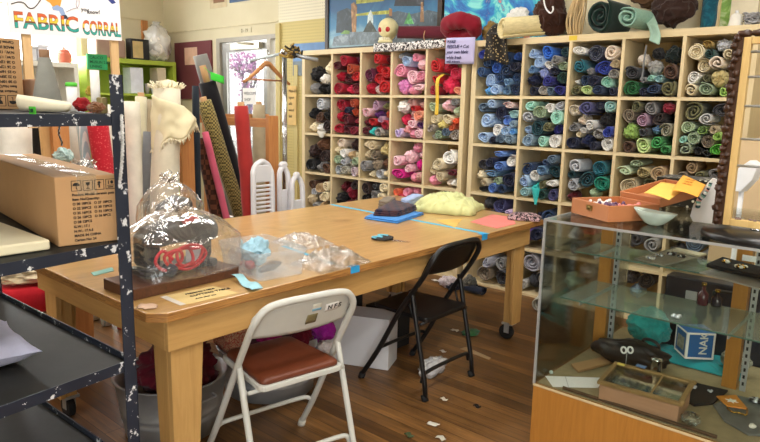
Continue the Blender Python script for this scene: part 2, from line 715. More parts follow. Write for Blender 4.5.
# ================================================================== cubby racks
YR0, YR1 = 4.5, 4.868
TB = .022
LEVELS = [0.02, 0.385, 0.785, 1.185, 1.57, 1.957]     # top of board, last = underside of top board
LX = [-5.0, -4.587, -4.202, -3.824, -3.431, -3.045]    # divider centres, left rack
RX = [-2.945, -2.505, -2.127, -1.742, -1.348, -0.945]


def rack(name, label, xs):
    r = thing(name, label, 'storage rack', ((xs[0] + xs[-1]) / 2, (YR0 + YR1) / 2, 0))
    o0, o1 = xs[0] - TB, xs[-1] + TB
    for i, x in enumerate((xs[0], xs[-1])):
        a, c = (o0, xs[0] + TB) if i == 0 else (xs[-1] - TB, o1)
        MB().bb((a, YR0, 0), (c, YR1, 2.005)).build('side_panel', M_birch, r, bevel=.002)
    MB().bb((o0 + .044, YR0, 1.957), (o1 - .044, YR1, 2.005)).build('top_panel', M_birch_h, r, bevel=.002)
    MB().bb((o0 + .044, YR1 - .008, .02), (o1 - .044, YR1, 1.957)).build('back_panel', wood('birch_back', '#b89a62', '#a5874f', (14, 14, 1.2), 0.6, 0.5), r)
    for z in LEVELS[:-1]:
        MB().bb((xs[0] + TB, YR0 + .004, z - TB), (xs[-1] - TB, YR1 - .01, z)).build('shelf_board', M_birch_h, r)
    for x in xs[1:-1]:
        for k in range(5):
            MB().bb((x - TB / 2, YR0, LEVELS[k]), (x + TB / 2, YR1 - .01, LEVELS[k + 1] - (TB if k < 4 else 0))).build('divider', M_birch, r)
    return r


rack('cubby_rack', 'pale birch cubbyhole rack of five columns behind the table, mostly red and pink cloth', LX)
rack('cubby_rack', 'pale birch cubbyhole rack behind the glass case, mostly blue and green cloth', RX)

# ================================================================== cutting table
t = thing('cutting_table', 'large honey-coloured plywood cutting table on tapered wheeled legs', 'table', (-2.5, 2.4, 0))
X0, X1, Y0, Y1 = -3.21, -1.857, 1.02, 3.72
b = MB()
poly = [(X0, Y0 + .01), (X1 - .05, Y0), (X1, Y0 + .05), (X1, Y1), (X0, Y1 + .14)]
b.prism(poly, .034, Matrix.Translation((0, 0, .746)))
o = b.build('tabletop', [M_table, M_edge], t, bevel=.004)
for p in o.data.polygons:
    if abs(p.normal.z) < .5:
        p.material_index = 1
ax0, ax1, ay0, ay1 = -2.99, X1 - .036, Y0 + .07, Y1 - .1
for a, c in (((ax1 - .022, ay0, .628), (ax1, ay1, .746)), ((ax0, ay0, .628), (ax0 + .022, ay1, .746))):
    MB().bb(a, c).build('apron', M_apron, t, bevel=.002)
M_apronx = wood('varnished_fir_end', '#c99f62', '#ad834a', (1.0, 12, 12), 0.42, 0.5)
for yy in (ay0, ay1 - .022):
    MB().bb((ax0 + .022, yy, .628), (ax1 - .022, yy + .022, .746)).build('apron', M_apronx, t, bevel=.002)
for lx, ly in ((ax1 - .02, ay0 + .02), (ax0 + .02, ay0 + .02), (ax1 - .02, ay1 - .02), (ax0 + .02, ay1 - .02)):
    sx = -1 if lx > -2.5 else 1
    sy = 1 if ly < 2.4 else -1
    b = MB()
    # tapered hollow leg made of two boards meeting at the corner
    zt, zb = .70, .115
    for (w_t, w_b, along) in ((.135, .10, 'y'), (.12, .09, 'x')):
        vs = []
        for z, w_ in ((zb, w_b), (zt, w_t)):
            e = .006
            if along == 'y':
                q = [(0, 0), (0, sy * w_), (sx * .025, sy * w_), (sx * .025, 0)]
            else:
                q = [(0, 0), (0, sy * .025), (sx * w_, sy * .025), (sx * w_, 0)]
                q = [(x + (sx * .025 if x == 0 else 0), y) for x, y in q]
            vs += [(lx + x, ly + y, z) for x, y in q]
        b.add(vs, [(0, 1, 2, 3), (4, 5, 6, 7), (0, 1, 5, 4), (1, 2, 6, 5), (2, 3, 7, 6), (3, 0, 4, 7)])
    b.bb((lx + sx * .03, ly + sy * .03, zb), (lx + sx * .08, ly + sy * .08, .6))
    lg = b.build('leg', M_tleg, t, bevel=.002)
    cx, cy = lx + sx * .05, ly + sy * .055
    c = MB()
    c.box((cx, cy, .108), (.07, .07, .012)).box((cx - .005, cy - .022, .075), (.035, .004, .06)).box((cx - .005, cy + .022, .075), (.035, .004, .06))
    cs = c.build('caster', M_steel, lg)
    MB().cyl((cx - .015, cy - .017, .048), (cx - .015, cy + .017, .048), .048, n=20).build('wheel', M_rubber, cs, bevel=.004)

# ================================================================== folding chairs


def bez(pts, n=6):
    """Catmull-Rom through the points"""
    P = [Vector(p) for p in pts]
    out = []
    for i in range(len(P) - 1):
        p0, p1, p2, p3 = P[max(i - 1, 0)], P[i], P[i + 1], P[min(i + 2, len(P) - 1)]
        for k in range(n):
            s = k / n
            out.append(0.5 * ((2 * p1) + (p2 - p0) * s + (2 * p0 - 5 * p1 + 4 * p2 - p3) * s * s + (3 * p1 - p0 - 3 * p2 + p3) * s ** 3))
    out.append(P[-1])
    return out


def folding_chair(loc, rz, label, M_metal, M_seat, top=.765, cushion=True, wd=.215, lean=.24, piv=(.09, .49), rear=.215, zseat=.412):
    c = thing('folding_chair', label, 'chair', loc, rz, 'folding chairs at the table')
    L = Matrix.Translation(Vector(loc)) @ Rz(rz)
    r = .0138
    k = top / .765
    hw = wd - .012
    side = [(-.22, -wd, .012), (-.1, -wd + .003, .195), (.03, -wd + .008, .42 * (1 + (k - 1) * .5)), (lean - .085, -hw, .60 * k), (lean - .03, -hw + .006, .69 * k),
            (lean - .012, -hw + .04, .742 * k), (lean, -hw + .10, .762 * k), (lean + .004, 0, .765 * k)]
    sd = bez(side)
    path = sd + [Vector((p.x, -p.y, p.z)) for p in reversed(sd[:-1])]
    MB().tube(path, r, 10, M=L).build('front_frame', M_metal, c)
    rf = []
    for s in (-1, 1):
        rf.append([(piv[0] - .01, s * (wd - .012), piv[1] + .03), (piv[0], s * (wd - .013), piv[1]), (rear - .01, s * (wd - .012), .10), (rear, s * (wd - .012), .012)])
    for q in rf:
        MB().tube(q, r * .92, 10, M=L).build('rear_leg', M_metal, c)
    zz = .135
    xr = piv[0] + (rear - piv[0]) * (piv[1] - zz) / piv[1]
    w2 = wd - .013
    MB().tube(bez([(xr - .002, -w2, zz - .045), (xr - .002, -w2 + .012, zz - .012), (xr - .004, -w2 + .05, zz), (xr - .004, 0, zz + .004), (xr - .004, w2 - .05, zz), (xr - .002, w2 - .012, zz - .012), (xr - .002, w2, zz - .045)]), r * .75, 8, M=L).build('stretcher', M_metal, c)
    xf = -.22 + .25 * (zz / .42)
    MB().tube(bez([(xf + .02, -wd + .004, zz + .03), (xf + .01, -wd + .03, zz + .045), (xf + .01, -wd + .08, zz + .05), (xf + .01, 0, zz + .052), (xf + .01, wd - .08, zz + .05), (xf + .01, wd - .03, zz + .045), (xf + .02, wd - .004, zz + .03)]), r * .7, 8, M=L).build('stretcher', M_metal, c)
    for p in ((-.22, -wd), (-.22, wd), (rear, -wd + .012), (rear, wd - .012)):
        MB().cyl((p[0], p[1], 0), (p[0] - .012 * (1 if p[0] < 0 else -1) * -1, p[1], .03), r * 1.35, r * 1.25, 10, M=L).build('foot_cap', M_rubber if M_metal is M_blackmetal else plain('white_rubber', '#cfcdc4', 0.7), c)
    # seat: pan with a rolled lip, wider at the back
    zs = zseat

    def outl(o, n=5):
        q = [(-.20 - o, -.165 - o), (.185 + o, -.188 - o), (.185 + o, .188 + o), (-.20 - o, .165 + o)]
        out = []
        rr = .035
        for i in range(4):
            p, a, d = Vector(q[i]), Vector(q[i - 1]), Vector(q[(i + 1) % 4])
            u, v = (a - p).normalized() * rr, (d - p).normalized() * rr
            for j in range(n + 1):
                s_ = j / n
                out.append(((p + u) * (1 - s_) ** 2 + p * 2 * s_ * (1 - s_) + (p + v) * s_ ** 2))
        return out
    sb = MB().prism([tuple(p) for p in outl(0)], .022, L @ Matrix.Translation((0, 0, zs - .012)))
    seat = sb.build('seat', M_metal, c, bevel=.004)
    if cushion:
        P = outl(-.012)
        cb = MB()
        lay = [(1.0, .010), (1.0, .022), (.97, .030), (.9, .034), (.6, .036), (.25, .034)]
        n = len(P)
        vs = [(p.x * s_ , p.y * s_, zs + h) for s_, h in lay for p in P]
        fs = [(i * n + j, i * n + (j + 1) % n, (i + 1) * n + (j + 1) % n, (i + 1) * n + j) for i in range(len(lay) - 1) for j in range(n)]
        fs += [tuple((len(lay) - 1) * n + j for j in range(n)), tuple(range(n - 1, -1, -1))]
        cb.add(vs, fs, True, M=L)
        part(cb.build('seat_cushion', M_seat, c), 'brown vinyl seat cushion')
    # hinge rods
    MB().cyl((piv[0] + .05, -wd + .02, zs - .02), (piv[0] + .05, wd - .02, zs - .02), .008, n=8, M=L).build('hinge_rod', M_metal, c)
    for s in (-1, 1):
        MB().tube([(.115, s * (wd - .03), .40), (piv[0] - .03, s * (wd - .02), piv[1] - .05)], .006, 6, M=L).build('hinge_bracket', M_metal, c)
    # curved backrest plate between the tubes

    def bp(u, v):
        z = (.622 + v * .133) * k
        y = (u * 2 - 1)
        lim = hw - .006
        if v > .6:
            lim = lim - .085 * ((v - .6) / .4) ** 2.2
        x = lean - .110 + (.085 * min(1, (z / k - .585) / .16)) + .018 * (1 - y * y)
        return (x, y * lim, z - .012 * (1 - y * y) * (1 - v))
    MB().sheet(bp, 20, 10, .004, M=L).build('backrest', M_metal, c)
    return c, L, bp, k


M_putty = plain('putty_enamel', '#cccdc7', 0.38, 0, 0.05, 10)
M_vinyl = plain('brown_vinyl', '#6a341f', 0.42, 0, 0.1, 6, 0.08, 90)
wc, WL, wbp, wk = folding_chair((-1.905, 1.59, 0), radians(-10), 'putty-grey metal folding chair with brown vinyl seat, pulled up to the table', M_putty, M_vinyl, .772, True, .236, .225, (.09, .485), .215, .437)
folding_chair((-2.022, 2.668, 0), radians(0), 'plain black metal folding chair at the table, nearest the far end', M_blackmetal, M_blackmetal, .80, False, .225, .25, (.11, .535), .215)


def sticker(parent, Lm, bp, u0, u1, v0, v1, M, name, off=.004):
    def fn(u, v):
        p = Vector(bp(u0 + (u1 - u0) * u, v0 + (v1 - v0) * v))
        return p + Vector((off, 0, .0))
    return MB().sheet(fn, 6, 3, .001, M=Lm).build(name, M, parent)


part(sticker(wc, WL, wbp, .55, .65, .60, .82, plain('faded_label', '#d9d6c8', 0.6), 'sticker'), 'cream and blue printed sticker')
part(sticker(wc, WL, wbp, .552, .648, .60, .67, plain('label_blue', '#7fb2cf', 0.6), 'sticker_band', .005), 'blue band of the sticker')
part(sticker(wc, WL, wbp, .52, .63, .22, .50, plain('brass_plate', '#8d8560', 0.45, 0.4), 'maker_plate'), 'small brass plate')
st = part(sticker(wc, WL, wbp, .70, .85, .48, .72, M_paper, 'name_sticker'), 'white paper sticker with handwriting')
p0 = WL @ (Vector(wbp(.72, .54)) + Vector((.0065, 0, 0)))
p1 = WL @ (Vector(wbp(.83, .54)) + Vector((.0065, 0, 0)))
p2 = WL @ (Vector(wbp(.72, .70)) + Vector((.0065, 0, 0)))
MB().text('N F S', p0, p1 - p0, p2 - p0, .03, bold=.0005).build('lettering', M_ink, wc)

# ================================================================== black metal shelving, near left


def chip_mat():
    m = NT('chipped_navy_enamel')
    v = m.coords()
    f = m.ramp(m.noise(v, 26, 5, 0.7), ((0.59, (0, 0, 0, 1)), (0.605, (1, 1, 1, 1))))
    base = m.ramp(m.noise(v, 4, 3), ((0.3, lin('#1c2230')), (0.7, lin('#2a3242'))))
    m.set(Base_Color=m.mix(f, base, lin('#d9dbde')), Roughness=0.45)
    return m.m


M_chip = chip_mat()
M_deck = plain('dusty_black_deck', '#1d1d1b', 0.6, 0, 0.25, 12, 0.05, 60)
PA, PB = Vector((aty(122.5, 75, .9).x, .90, 0)), Vector((-2.80, .87, 0))
PD = Vector((.08, -.56, 0))
sh = thing('metal_shelving', 'dark navy metal shelving with chipped paint at the near left', 'shelving', PA)
ux = (PB - PA).normalized()
uy = PD.normalized()


def post(p, z1, inn_x, inn_y):
    b = MB()
    w_, t_ = .041, .003
    for d_, e_ in ((inn_x, inn_y), (inn_y, inn_x)):
        q = [p, p + d_ * w_, p + d_ * w_ + e_ * t_, p + e_ * t_]
        vs = [v_ + Vector((0, 0, 0)) for v_ in q] + [v_ + Vector((0, 0, z1)) for v_ in q]
        b.add(vs, [(0, 1, 2, 3), (4, 5, 6, 7), (0, 1, 5, 4), (1, 2, 6, 5), (2, 3, 7, 6), (3, 0, 4, 7)])
    return b


for p, dx_, dy_ in ((PA, ux, uy), (PB, -ux, uy), (PA + PD, ux, -uy), (PB + PD, -ux, -uy)):
    post(p, 1.54, dx_, dy_).build('post', M_chip, sh)


def deck(z, h, lip=0.0, name='shelf_deck', fill=True):
    """tray with four rims; fill = sheet-metal bottom"""
    c4 = [PA, PB, PB + PD, PA + PD]
    b = MB()
    ctr = sum(c4, Vector()) / 4
    for i in range(4):
        p, q = c4[i], c4[(i + 1) % 4]
        n_ = Vector((-(q - p).y, (q - p).x, 0)).normalized()
        if (ctr - p).dot(n_) < 0:
            n_ = -n_
        a0, a1 = p + n_ * .003, q + n_ * .003
        vs = []
        for zz in (z - h, z + lip):
            vs += [Vector((a0.x, a0.y, zz)), Vector((a1.x, a1.y, zz)), Vector((a1.x, a1.y, zz)) + n_ * .004, Vector((a0.x, a0.y, zz)) + n_ * .004]
        b.add(vs, [(0, 1, 2, 3), (4, 5, 6, 7), (0, 1, 5, 4), (1, 2, 6, 5), (2, 3, 7, 6), (3, 0, 4, 7)])
    o = b.build('rim', M_chip, sh)
    if fill:
        q = [p + (ctr - p) * .012 for p in c4]
        vs = [Vector((p.x, p.y, zz)) for zz in (z - .003, z) for p in q]
        MB().add(vs, [(0, 1, 2, 3), (4, 5, 6, 7), (0, 1, 5, 4), (1, 2, 6, 5), (2, 3, 7, 6), (3, 0, 4, 7)]).build(name, M_deck, sh)


deck(1.432, .032)
deck(1.068, .032)
deck(.685, .012, .020)
deck(.33, .012, .020)

# ================================================================== glass display case
CX0, CX1, CY0, CY1, CB, CT = -1.19, .75, 2.39, 3.40, .315, 1.03
CYP = 2.97
cs = thing('display_case', 'long glass display case on an oak base, holding jewellery', 'display case', ((CX0 + CX1) / 2, (CY0 + CY1) / 2, 0))
MB().bb((CX0, CY0, .04), (CX1, CY1, CB)).bb((CX0 + .03, CY0 + .04, 0), (CX1 - .03, CY1 - .03, .04)).build('base', M_caseW, cs, bevel=.003)
MB().bb((CX0 - .001, CY0 - .001, CB - .010), (CX1, CY1 + .001, CB - .0005)).build('base_edge', plain('pale_ply_edge', '#cdb88e', .6, 0, .08, 30), cs)
MB().bb((CX0 + .012, CY0 + .012, CB), (CX1 - .012, CY1 - .012, CB + .004)).build('case_floor', plain('hessian_lining', '#9a8a68', 0.85, 0, 0.15, 14), cs)
MB().bb((CX0, CY0, CT - .006), (CX1, CY1, CT)).build('glass_top', M_gcase, cs)
MB().bb((CX0 + .004, CY0 + .002, CB), (CX1, CY0 + .007, CT - .006)).build('glass_front', M_gcase, cs)
MB().bb((CX0 + .002, CY0 + .008, CB), (CX0 + .007, CY1 - .004, CT - .006)).build('glass_side', M_gcase, cs)
MB().bb((CX0 - .002, CY0 - .002, CB), (CX0 + .007, CY0 + .007, CT - .006)).build('corner_trim', M_steel, cs)
tr = MB()
tr.bb((CX0 - .002, CY0 - .002, CT - .008), (CX1, CY0 + .003, CT + .001)).bb((CX0 - .002, CY0 + .003, CT - .008), (CX0 + .003, CY1, CT + .001))
tr.build('top_trim', M_steel, cs)
PX = (-1.13, -.555, .02, .6)
for px in PX:
    MB().bb((px - .028, CYP - .05, CB + .0045), (px + .028, CYP, CT - .0065)).build('post', M_caseW, cs)
for px in PX:
    b = MB().bb((px + .040, CYP - .045, CB + .0045), (px + .062, CYP - .03, CT - .01))
    o = b.build('shelf_standard', M_steel, cs)
    s = MB()
    for k in range(22):
        s.bb((px + .047, CYP - .0465, CB + .03 + k * .031), (px + .055, CYP - .045, CB + .045 + k * .031))
    s.build('slot_row', M_dark, o)
SH_UP, SH_LO = .857, .673
SHELF = {}
for nm, z, y0, x0 in (('up', SH_UP, 2.66, CX0 + .022), ('lo', SH_LO, 2.54, CX0 + .022)):
    MB().bb((x0, y0, z - .006), (CX1 - .02, CYP - .06, z)).build('glass_shelf', M_gshelf, cs)
    MB().bb((x0, y0 - .0015, z - .006), (CX1 - .02, y0, z)).build('shelf_edge', M_gedge, cs)
    for px in PX:
        MB().bb((px + .047, y0 + .01, z - .022), (px + .052, CYP - .045, z - .0065)).build('bracket', M_steel, cs)
# ================================================================== fabric in the cubbyholes
F_flor = fabric_mat('printed_cloth_pale', '#f0ece4', 'blotch', 42, 0.85)
F_dark = fabric_mat('printed_cloth_dark', '#26303a', 'blotch', 46, 0.8)
F_dots = fabric_mat('dotted_cloth', '#e8eef2', 'dots', 62, 1.0)
F_strp = fabric_mat('striped_cloth', '#d8d2c8', 'stripe', 30, 0.7)
F_red = fabric_mat('red_print_cloth', '#b3202e', 'blotch', 48, 0.8)
PATT = {'flor': (F_flor, 'pale-printed '), 'dark': (F_dark, 'dark-printed '), 'dots': (F_dots, 'white-dotted '), 'strp': (F_strp, 'striped '), 'redp': (F_red, 'red-printed ')}
PAL = {
    'black': '#1b1a1c', 'cream': '#e6d9b8', 'grey': '#8d8c8c', 'white': '#e9e7e2', 'maroon': '#5a1420', 'crimson': '#a3162e', 'plum': '#5e1f3c',
    'rust': '#a8442a', 'red': '#bd1d22', 'burgundy': '#7a1a2c', 'pink': '#e596ae', 'palepink': '#efc3cc', 'paleblue': '#a9c3e2', 'orchid': '#d58ac0',
    'rose': '#cf2f52', 'peach': '#eda184', 'silver': '#b9bcc2', 'brown': '#5b3d2b', 'darkbrown': '#33221f', 'mauve': '#b48fa6', 'olive': '#6d6b45',
    'orange': '#d9552f', 'purple': '#5b2b6a', 'turquoise': '#39b6b3', 'dusty': '#cba09a', 'tan': '#b59a74', 'beige': '#cdbd9c', 'lilac': '#c8b4dc',
    'palegreen': '#bfd0ad', 'yellow': '#dccf84', 'slate': '#5f7488', 'coral': '#e4744e', 'navy': '#141c3c', 'sage': '#9db091', 'taupe': '#8b7d6a',
    'khaki': '#b6a673', 'magenta': '#c51f80', 'charcoal': '#3b3b40', 'denim': '#31527f', 'darkdenim': '#223a5e', 'sky': '#63a3d8', 'blue': '#2d5fb4',
    'bright blue': '#2f6fd0', 'teal': '#14697a', 'deepteal': '#12414a', 'darkgreen': '#15443c', 'indigo': '#26287e', 'periwinkle': '#a6b2e0',
    'royal': '#2b3f9f', 'mint': '#a9dccb', 'lime': '#a9cf66', 'palelime': '#cfe3a0', 'emerald': '#1c6b35', 'mustard': '#b8963f', 'green': '#3f9a50',
    'ivory': '#e6d6c4', 'cornflower': '#6188cf', 'aqua': '#a5cfd2', 'steel': '#6d93b8', 'blackgreen': '#16201f', 'bluegrey': '#8ba3b6', 'violet': '#4a4a78',
    'jade': '#178a72', 'bgreen': '#62c23e', 'lavgrey': '#a3a3ae', 'tealblue': '#2b5c78', 'dpurple': '#45197a'}
NAMEC = {'palepink': 'pale pink', 'paleblue': 'pale blue', 'darkbrown': 'dark brown', 'dusty': 'dusty pink', 'palegreen': 'pale green',
         'darkdenim': 'dark denim', 'deepteal': 'deep teal', 'darkgreen': 'dark green', 'royal': 'royal blue', 'palelime': 'pale lime', 'blackgreen': 'green-black',
         'bluegrey': 'blue-grey', 'bgreen': 'bright green', 'lavgrey': 'lavender-grey', 'tealblue': 'teal-blue', 'dpurple': 'deep purple', 'sky': 'sky blue', 'steel': 'steel blue',
         'slate': 'slate blue', 'rose': 'rose red', 'rust': 'rust red', 'aqua': 'pale aqua', 'jade': 'jade green', 'emerald': 'emerald green', 'violet': 'slate violet'}


def spiral_mesh(name, turns, seed, thick=.62, a=.06, b=.04, squash=1.0, core=.13):
    rs = random.Random(seed)
    f0, f1, f2 = rs.uniform(0, 6), rs.uniform(0, 6), rs.uniform(0, 6)
    n = int(34 * turns)
    pitch = (1 - core) / turns
    ys = [0, .12, .45, .8, 1.0]
    m = MB()
    vs = []
    end = rs.uniform(0, 2 * pi)
    mx = 1.02 / (1 + .45 * (a + b))
    for i in range(n + 1):
        th = 2 * pi * turns * i / n
        R = core + pitch * th / (2 * pi)
        an = th + end
        df = (1 + a * sin(2 * an + f0) + b * sin(3 * an + f1)) * mx
        t2 = pitch * thick / 2
        if i > n - 8:
            t2 *= 1 - .75 * (i - n + 8) / 8
        tele = .16 * (1 - R) * (0.4 + 0.6 * sin(f2)) + .035 * sin(an * 1.3 + f1)
        for side in (1, -1):
            rr = max(R + side * t2 - pitch * .3, .03) * df
            for k, y in enumerate(ys):
                w = 1 + .035 * noise.noise(Vector((cos(an) * 2 + seed, sin(an) * 2, y * 4 + (R > 1 - pitch))))
                yy = y + (tele * (1 - y) if k < 2 else 0)
                vs.append((rr * w * cos(an), yy, rr * w * sin(an) * squash))
    Wd = 2 * len(ys)
    fs = []
    for i in range(n):
        for side in (0, 1):
            for k in range(len(ys) - 1):
                a0 = i * Wd + side * len(ys) + k
                b0 = a0 + Wd
                fs.append((a0, b0, b0 + 1, a0 + 1))
        a0, b0 = i * Wd, (i + 1) * Wd
        fs.append((a0, a0 + len(ys), b0 + len(ys), b0))
        q = len(ys) - 1
        fs.append((a0 + q, b0 + q, b0 + q + len(ys), a0 + q + len(ys)))
    for i in (0, n):
        for k in range(len(ys) - 1):
            a0 = i * Wd + k
            fs.append((a0, a0 + 1, a0 + 1 + len(ys), a0 + len(ys)))
    mxr = max(sqrt(v[0] ** 2 + (v[2] / squash) ** 2) for v in vs)
    vs = [(v[0] / mxr, v[1], v[2] / mxr) for v in vs]
    me = bpy.data.meshes.new(name)
    me.from_pydata(vs, [], fs)
    me.materials.append(FAB)
    for p in me.polygons:
        p.use_smooth = True
    bm = bmesh.new()
    bm.from_mesh(me)
    bmesh.ops.recalc_face_normals(bm, faces=bm.faces)
    bm.to_mesh(me)
    bm.free()
    return me


def crumple_mesh(name, seed):
    """a bundle of cloth: soft body with deep sharp folds"""
    vs, fs = [], []
    nu, nv = 60, 36
    S = Vector((seed * 2.3, seed * 1.1, seed * .7))
    for j in range(nv + 1):
        ph = pi * j / nv
        for i in range(nu):
            th = 2 * pi * i / nu
            d = Vector((sin(ph) * cos(th), cos(ph), sin(ph) * sin(th)))
            wv = Vector((noise.noise(d * 1.7 + S), noise.noise(d * 1.7 + S + Vector((9, 0, 0))), 0)) * .9
            r1 = (1 - abs(noise.noise(d * 1.25 + S + wv)) * 1.5) ** 2
            r2 = (1 - abs(noise.noise(d * 2.7 + S * 2 + wv * 1.5)) * 1.6) ** 2
            k = .62 + .16 * noise.noise(d * 1.2 + S * 3) + .30 * r1 + .10 * r2
            k = min(k, 1.0)
            vs.append((d.x * k, .5 + d.y * k * .5, d.z * k))
    for j in range(nv):
        for i in range(nu):
            fs.append((j * nu + i, (j + 1) * nu + i, (j + 1) * nu + (i + 1) % nu, j * nu + (i + 1) % nu))
    lo = [min(v[i] for v in vs) for i in range(3)]
    hi = [max(v[i] for v in vs) for i in range(3)]
    vs = [((v[0] - lo[0]) / (hi[0] - lo[0]) * 2 - 1, (v[1] - lo[1]) / (hi[1] - lo[1]), (v[2] - lo[2]) / (hi[2] - lo[2]) * 2 - 1) for v in vs]
    me = bpy.data.meshes.new(name)
    me.from_pydata(vs, [], fs)
    me.materials.append(FAB)
    for p in me.polygons:
        p.use_smooth = True
    bm = bmesh.new()
    bm.from_mesh(me)
    bmesh.ops.remove_doubles(bm, verts=bm.verts, dist=1e-4)
    bmesh.ops.recalc_face_normals(bm, faces=bm.faces)
    bm.to_mesh(me)
    bm.free()
    return me


SP = [spiral_mesh('rolled_cloth', tn, sd, th, a, b, 1.0, co) for tn, sd, th, a, b, co in
      ((2.2, 1, .6, .07, .05, .18), (3.1, 2, .62, .06, .05, .12), (2.6, 3, .58, .10, .04, .14), (3.6, 4, .66, .05, .04, .1), (1.7, 5, .5, .09, .06, .22), (2.9, 6, .6, .12, .05, .12), (4.2, 8, .7, .05, .03, .1))]
FL = [spiral_mesh('folded_cloth', tn, sd, .7, .16, .05, .62, .1) for tn, sd in ((2.0, 11), (2.6, 12), (1.6, 13))]
CR = [crumple_mesh('bundled_cloth', sd) for sd in (1, 2, 3, 4, 5, 6)]

NUM = ('first', 'second', 'third', 'fourth', 'fifth', 'sixth')
ROWN = ('top row', 'second row', 'third row', 'fourth row', 'bottom row')
CELLS = {}
CELLS['L', 0, 0] = 'black:312,76,8,c cream:325,73,7,c grey:309,89,6,c white:322,83,5,c black:326,89,6,c black:317,88,6,c'
CELLS['L', 0, 1] = 'maroon:337,66,5 crimson:346,62,6 plum:355,60,5 rust:352,70,6 red:354,77,5 crimson:338,76,5 maroon:346,80,5 crimson:339,88,6 rose:347,88,5,c burgundy:356,87,6'
CELLS['L', 0, 2] = 'red:379,60,6 maroon:388,58,5 red:375,70,5 red:386,71,6 plum:367,77,7 red:379,79,6 red:387,84,7 white:375,89,5,r,redp crimson:365,88,6'
CELLS['L', 0, 3] = 'grey:400,55,5 paleblue:406,61,5 pink:414,61,5 palepink:422,62,6,c pink:399,72,7 palepink:411,75,7 pink:422,74,5 palepink:419,87,7,f orchid:399,88,8,c pink:410,88,5'
CELLS['L', 0, 4] = 'red:437,66,7 crimson:445,70,6 rose:448,84,10 rose:456,72,6 peach:459,88,5 red:434,81,5 crimson:436,90,5'
CELLS['L', 1, 0] = 'silver:321,105,7,s black:311,115,6,c black:325,114,6,c brown:317,122,6 darkbrown:326,124,6 cream:311,130,5,c white:321,130,5,c'
CELLS['L', 1, 1] = 'crimson:339,110,6 rust:354,105,6 rust:353,115,6 navy:346,113,4 crimson:338,120,6 maroon:346,121,6 burgundy:355,123,6 crimson:337,130,6 maroon:346,130,5 burgundy:356,131,6'
CELLS['L', 1, 2] = 'mauve:374,108,5 olive:383,109,4 pink:366,113,5,r,flor rust:388,115,5 purple:373,118,4 mauve:381,118,4 maroon:365,121,4 red:371,125,5 maroon:364,130,5 grey:379,129,5,r,strp crimson:387,127,6 turquoise:372,134,5,c'
CELLS['L', 1, 3] = 'white:402,106,7,c dusty:411,102,5 red:416,108,3 dusty:423,106,5 peach:419,114,6 dusty:410,116,4 rose:400,119,6,c palepink:414,123,6 purple:416,130,4 lilac:397,131,5 rose:405,132,5,r,flor pink:413,135,5 palepink:422,132,6'
CELLS['L', 1, 4] = 'pink:446,103,7,c,flor grey:457,101,4 palegreen:431,109,5 palegreen:455,111,6 cream:432,118,6 yellow:440,123,5 cream:449,121,6 orange:458,122,5 brown:431,128,4,r,flor slate:442,130,5 sage:436,135,5 silver:430,136,4 coral:454,130,5 brown:451,138,7,r,flor'
CELLS['L', 2, 0] = 'darkbrown:311,154,7,c brown:320,152,7 darkbrown:326,159,6 black:311,166,6 grey:320,168,5 brown:327,166,5'
CELLS['L', 2, 1] = 'cream:335,150,5 ivory:341,144,5 white:342,153,5 darkbrown:355,147,7,c tan:350,155,5 cream:357,157,4 sage:336,159,5 silver:344,161,5 olive:350,164,5,r,flor sage:356,164,5 slate:336,169,5,r,flor olive:346,170,5,r,flor mauve:356,171,6,r,flor'
CELLS['L', 2, 2] = 'beige:365,143,5 beige:372,144,5 khaki:383,149,8,r beige:365,152,5 taupe:371,156,5 grey:366,164,6 taupe:375,166,6 brown:385,165,6 cream:368,174,4 silver:379,175,5 beige:388,174,4'
CELLS['L', 2, 3] = 'palepink:399,160,6 palepink:407,157,7,c pink:415,151,6 palepink:411,165,4 magenta:400,172,8,f magenta:420,164,7,c pink:413,177,6 dusty:423,175,5 palepink:423,154,5'
CELLS['L', 2, 4] = 'white:450,159,9,s cream:436,166,6 cream:432,173,4 maroon:453,174,6,f beige:441,178,6 pink:430,179,5 ivory:450,182,6,c white:458,181,6,c'
CELLS['L', 3, 0] = 'brown:312,188,4 cream:326,186,5 tan:319,190,5 silver:314,193,4 beige:309,199,5,c beige:318,201,5 cream:327,197,5 grey:312,205,4 tan:323,205,5 taupe:329,208,4'
CELLS['L', 3, 1] = 'maroon:340,188,5 burgundy:350,192,7 darkbrown:357,187,5 black:337,198,6,c maroon:345,201,5 brown:355,202,5'
CELLS['L', 3, 2] = 'darkbrown:366,187,6 charcoal:372,182,5 grey:374,191,7 cream:386,188,5 cream:381,194,5 black:364,198,5 taupe:372,203,6 beige:386,203,5'
CELLS['L', 3, 3] = 'coral:397,192,4 pink:407,191,4 pink:414,190,4,c rose:402,197,4 dusty:412,200,5 rose:422,200,5'
CELLS['L', 3, 4] = 'black:445,193,6,c plum:454,196,6 charcoal:436,202,5 black:447,206,6'
CELLS['R', 0, 0] = 'royal:485,57,5,r denim:486,64,5 blue:496,66,6 darkdenim:508,61,7 darkdenim:509,72,6 denim:500,77,5 paleblue:489,83,7 paleblue:498,87,6 denim:514,80,6 sky:490,93,5,c steel:507,84,5 darkdenim:516,91,6 steel:505,93,5 navy:519,69,5 denim:485,74,5 blue:519,58,5'
CELLS['R', 0, 1] = 'paleblue:531,58,5 bright blue:546,54,7 paleblue:540,62,6 grey:555,61,5 deepteal:562,54,5 sage:564,64,5 steel:533,67,4 white:549,67,5 periwinkle:538,75,6,c darkgreen:562,74,6 navy:530,82,6,c indigo:546,83,6 navy:553,75,5 indigo:563,89,6 navy:530,92,5 grey:544,91,5,r,flor slate:554,89,5'
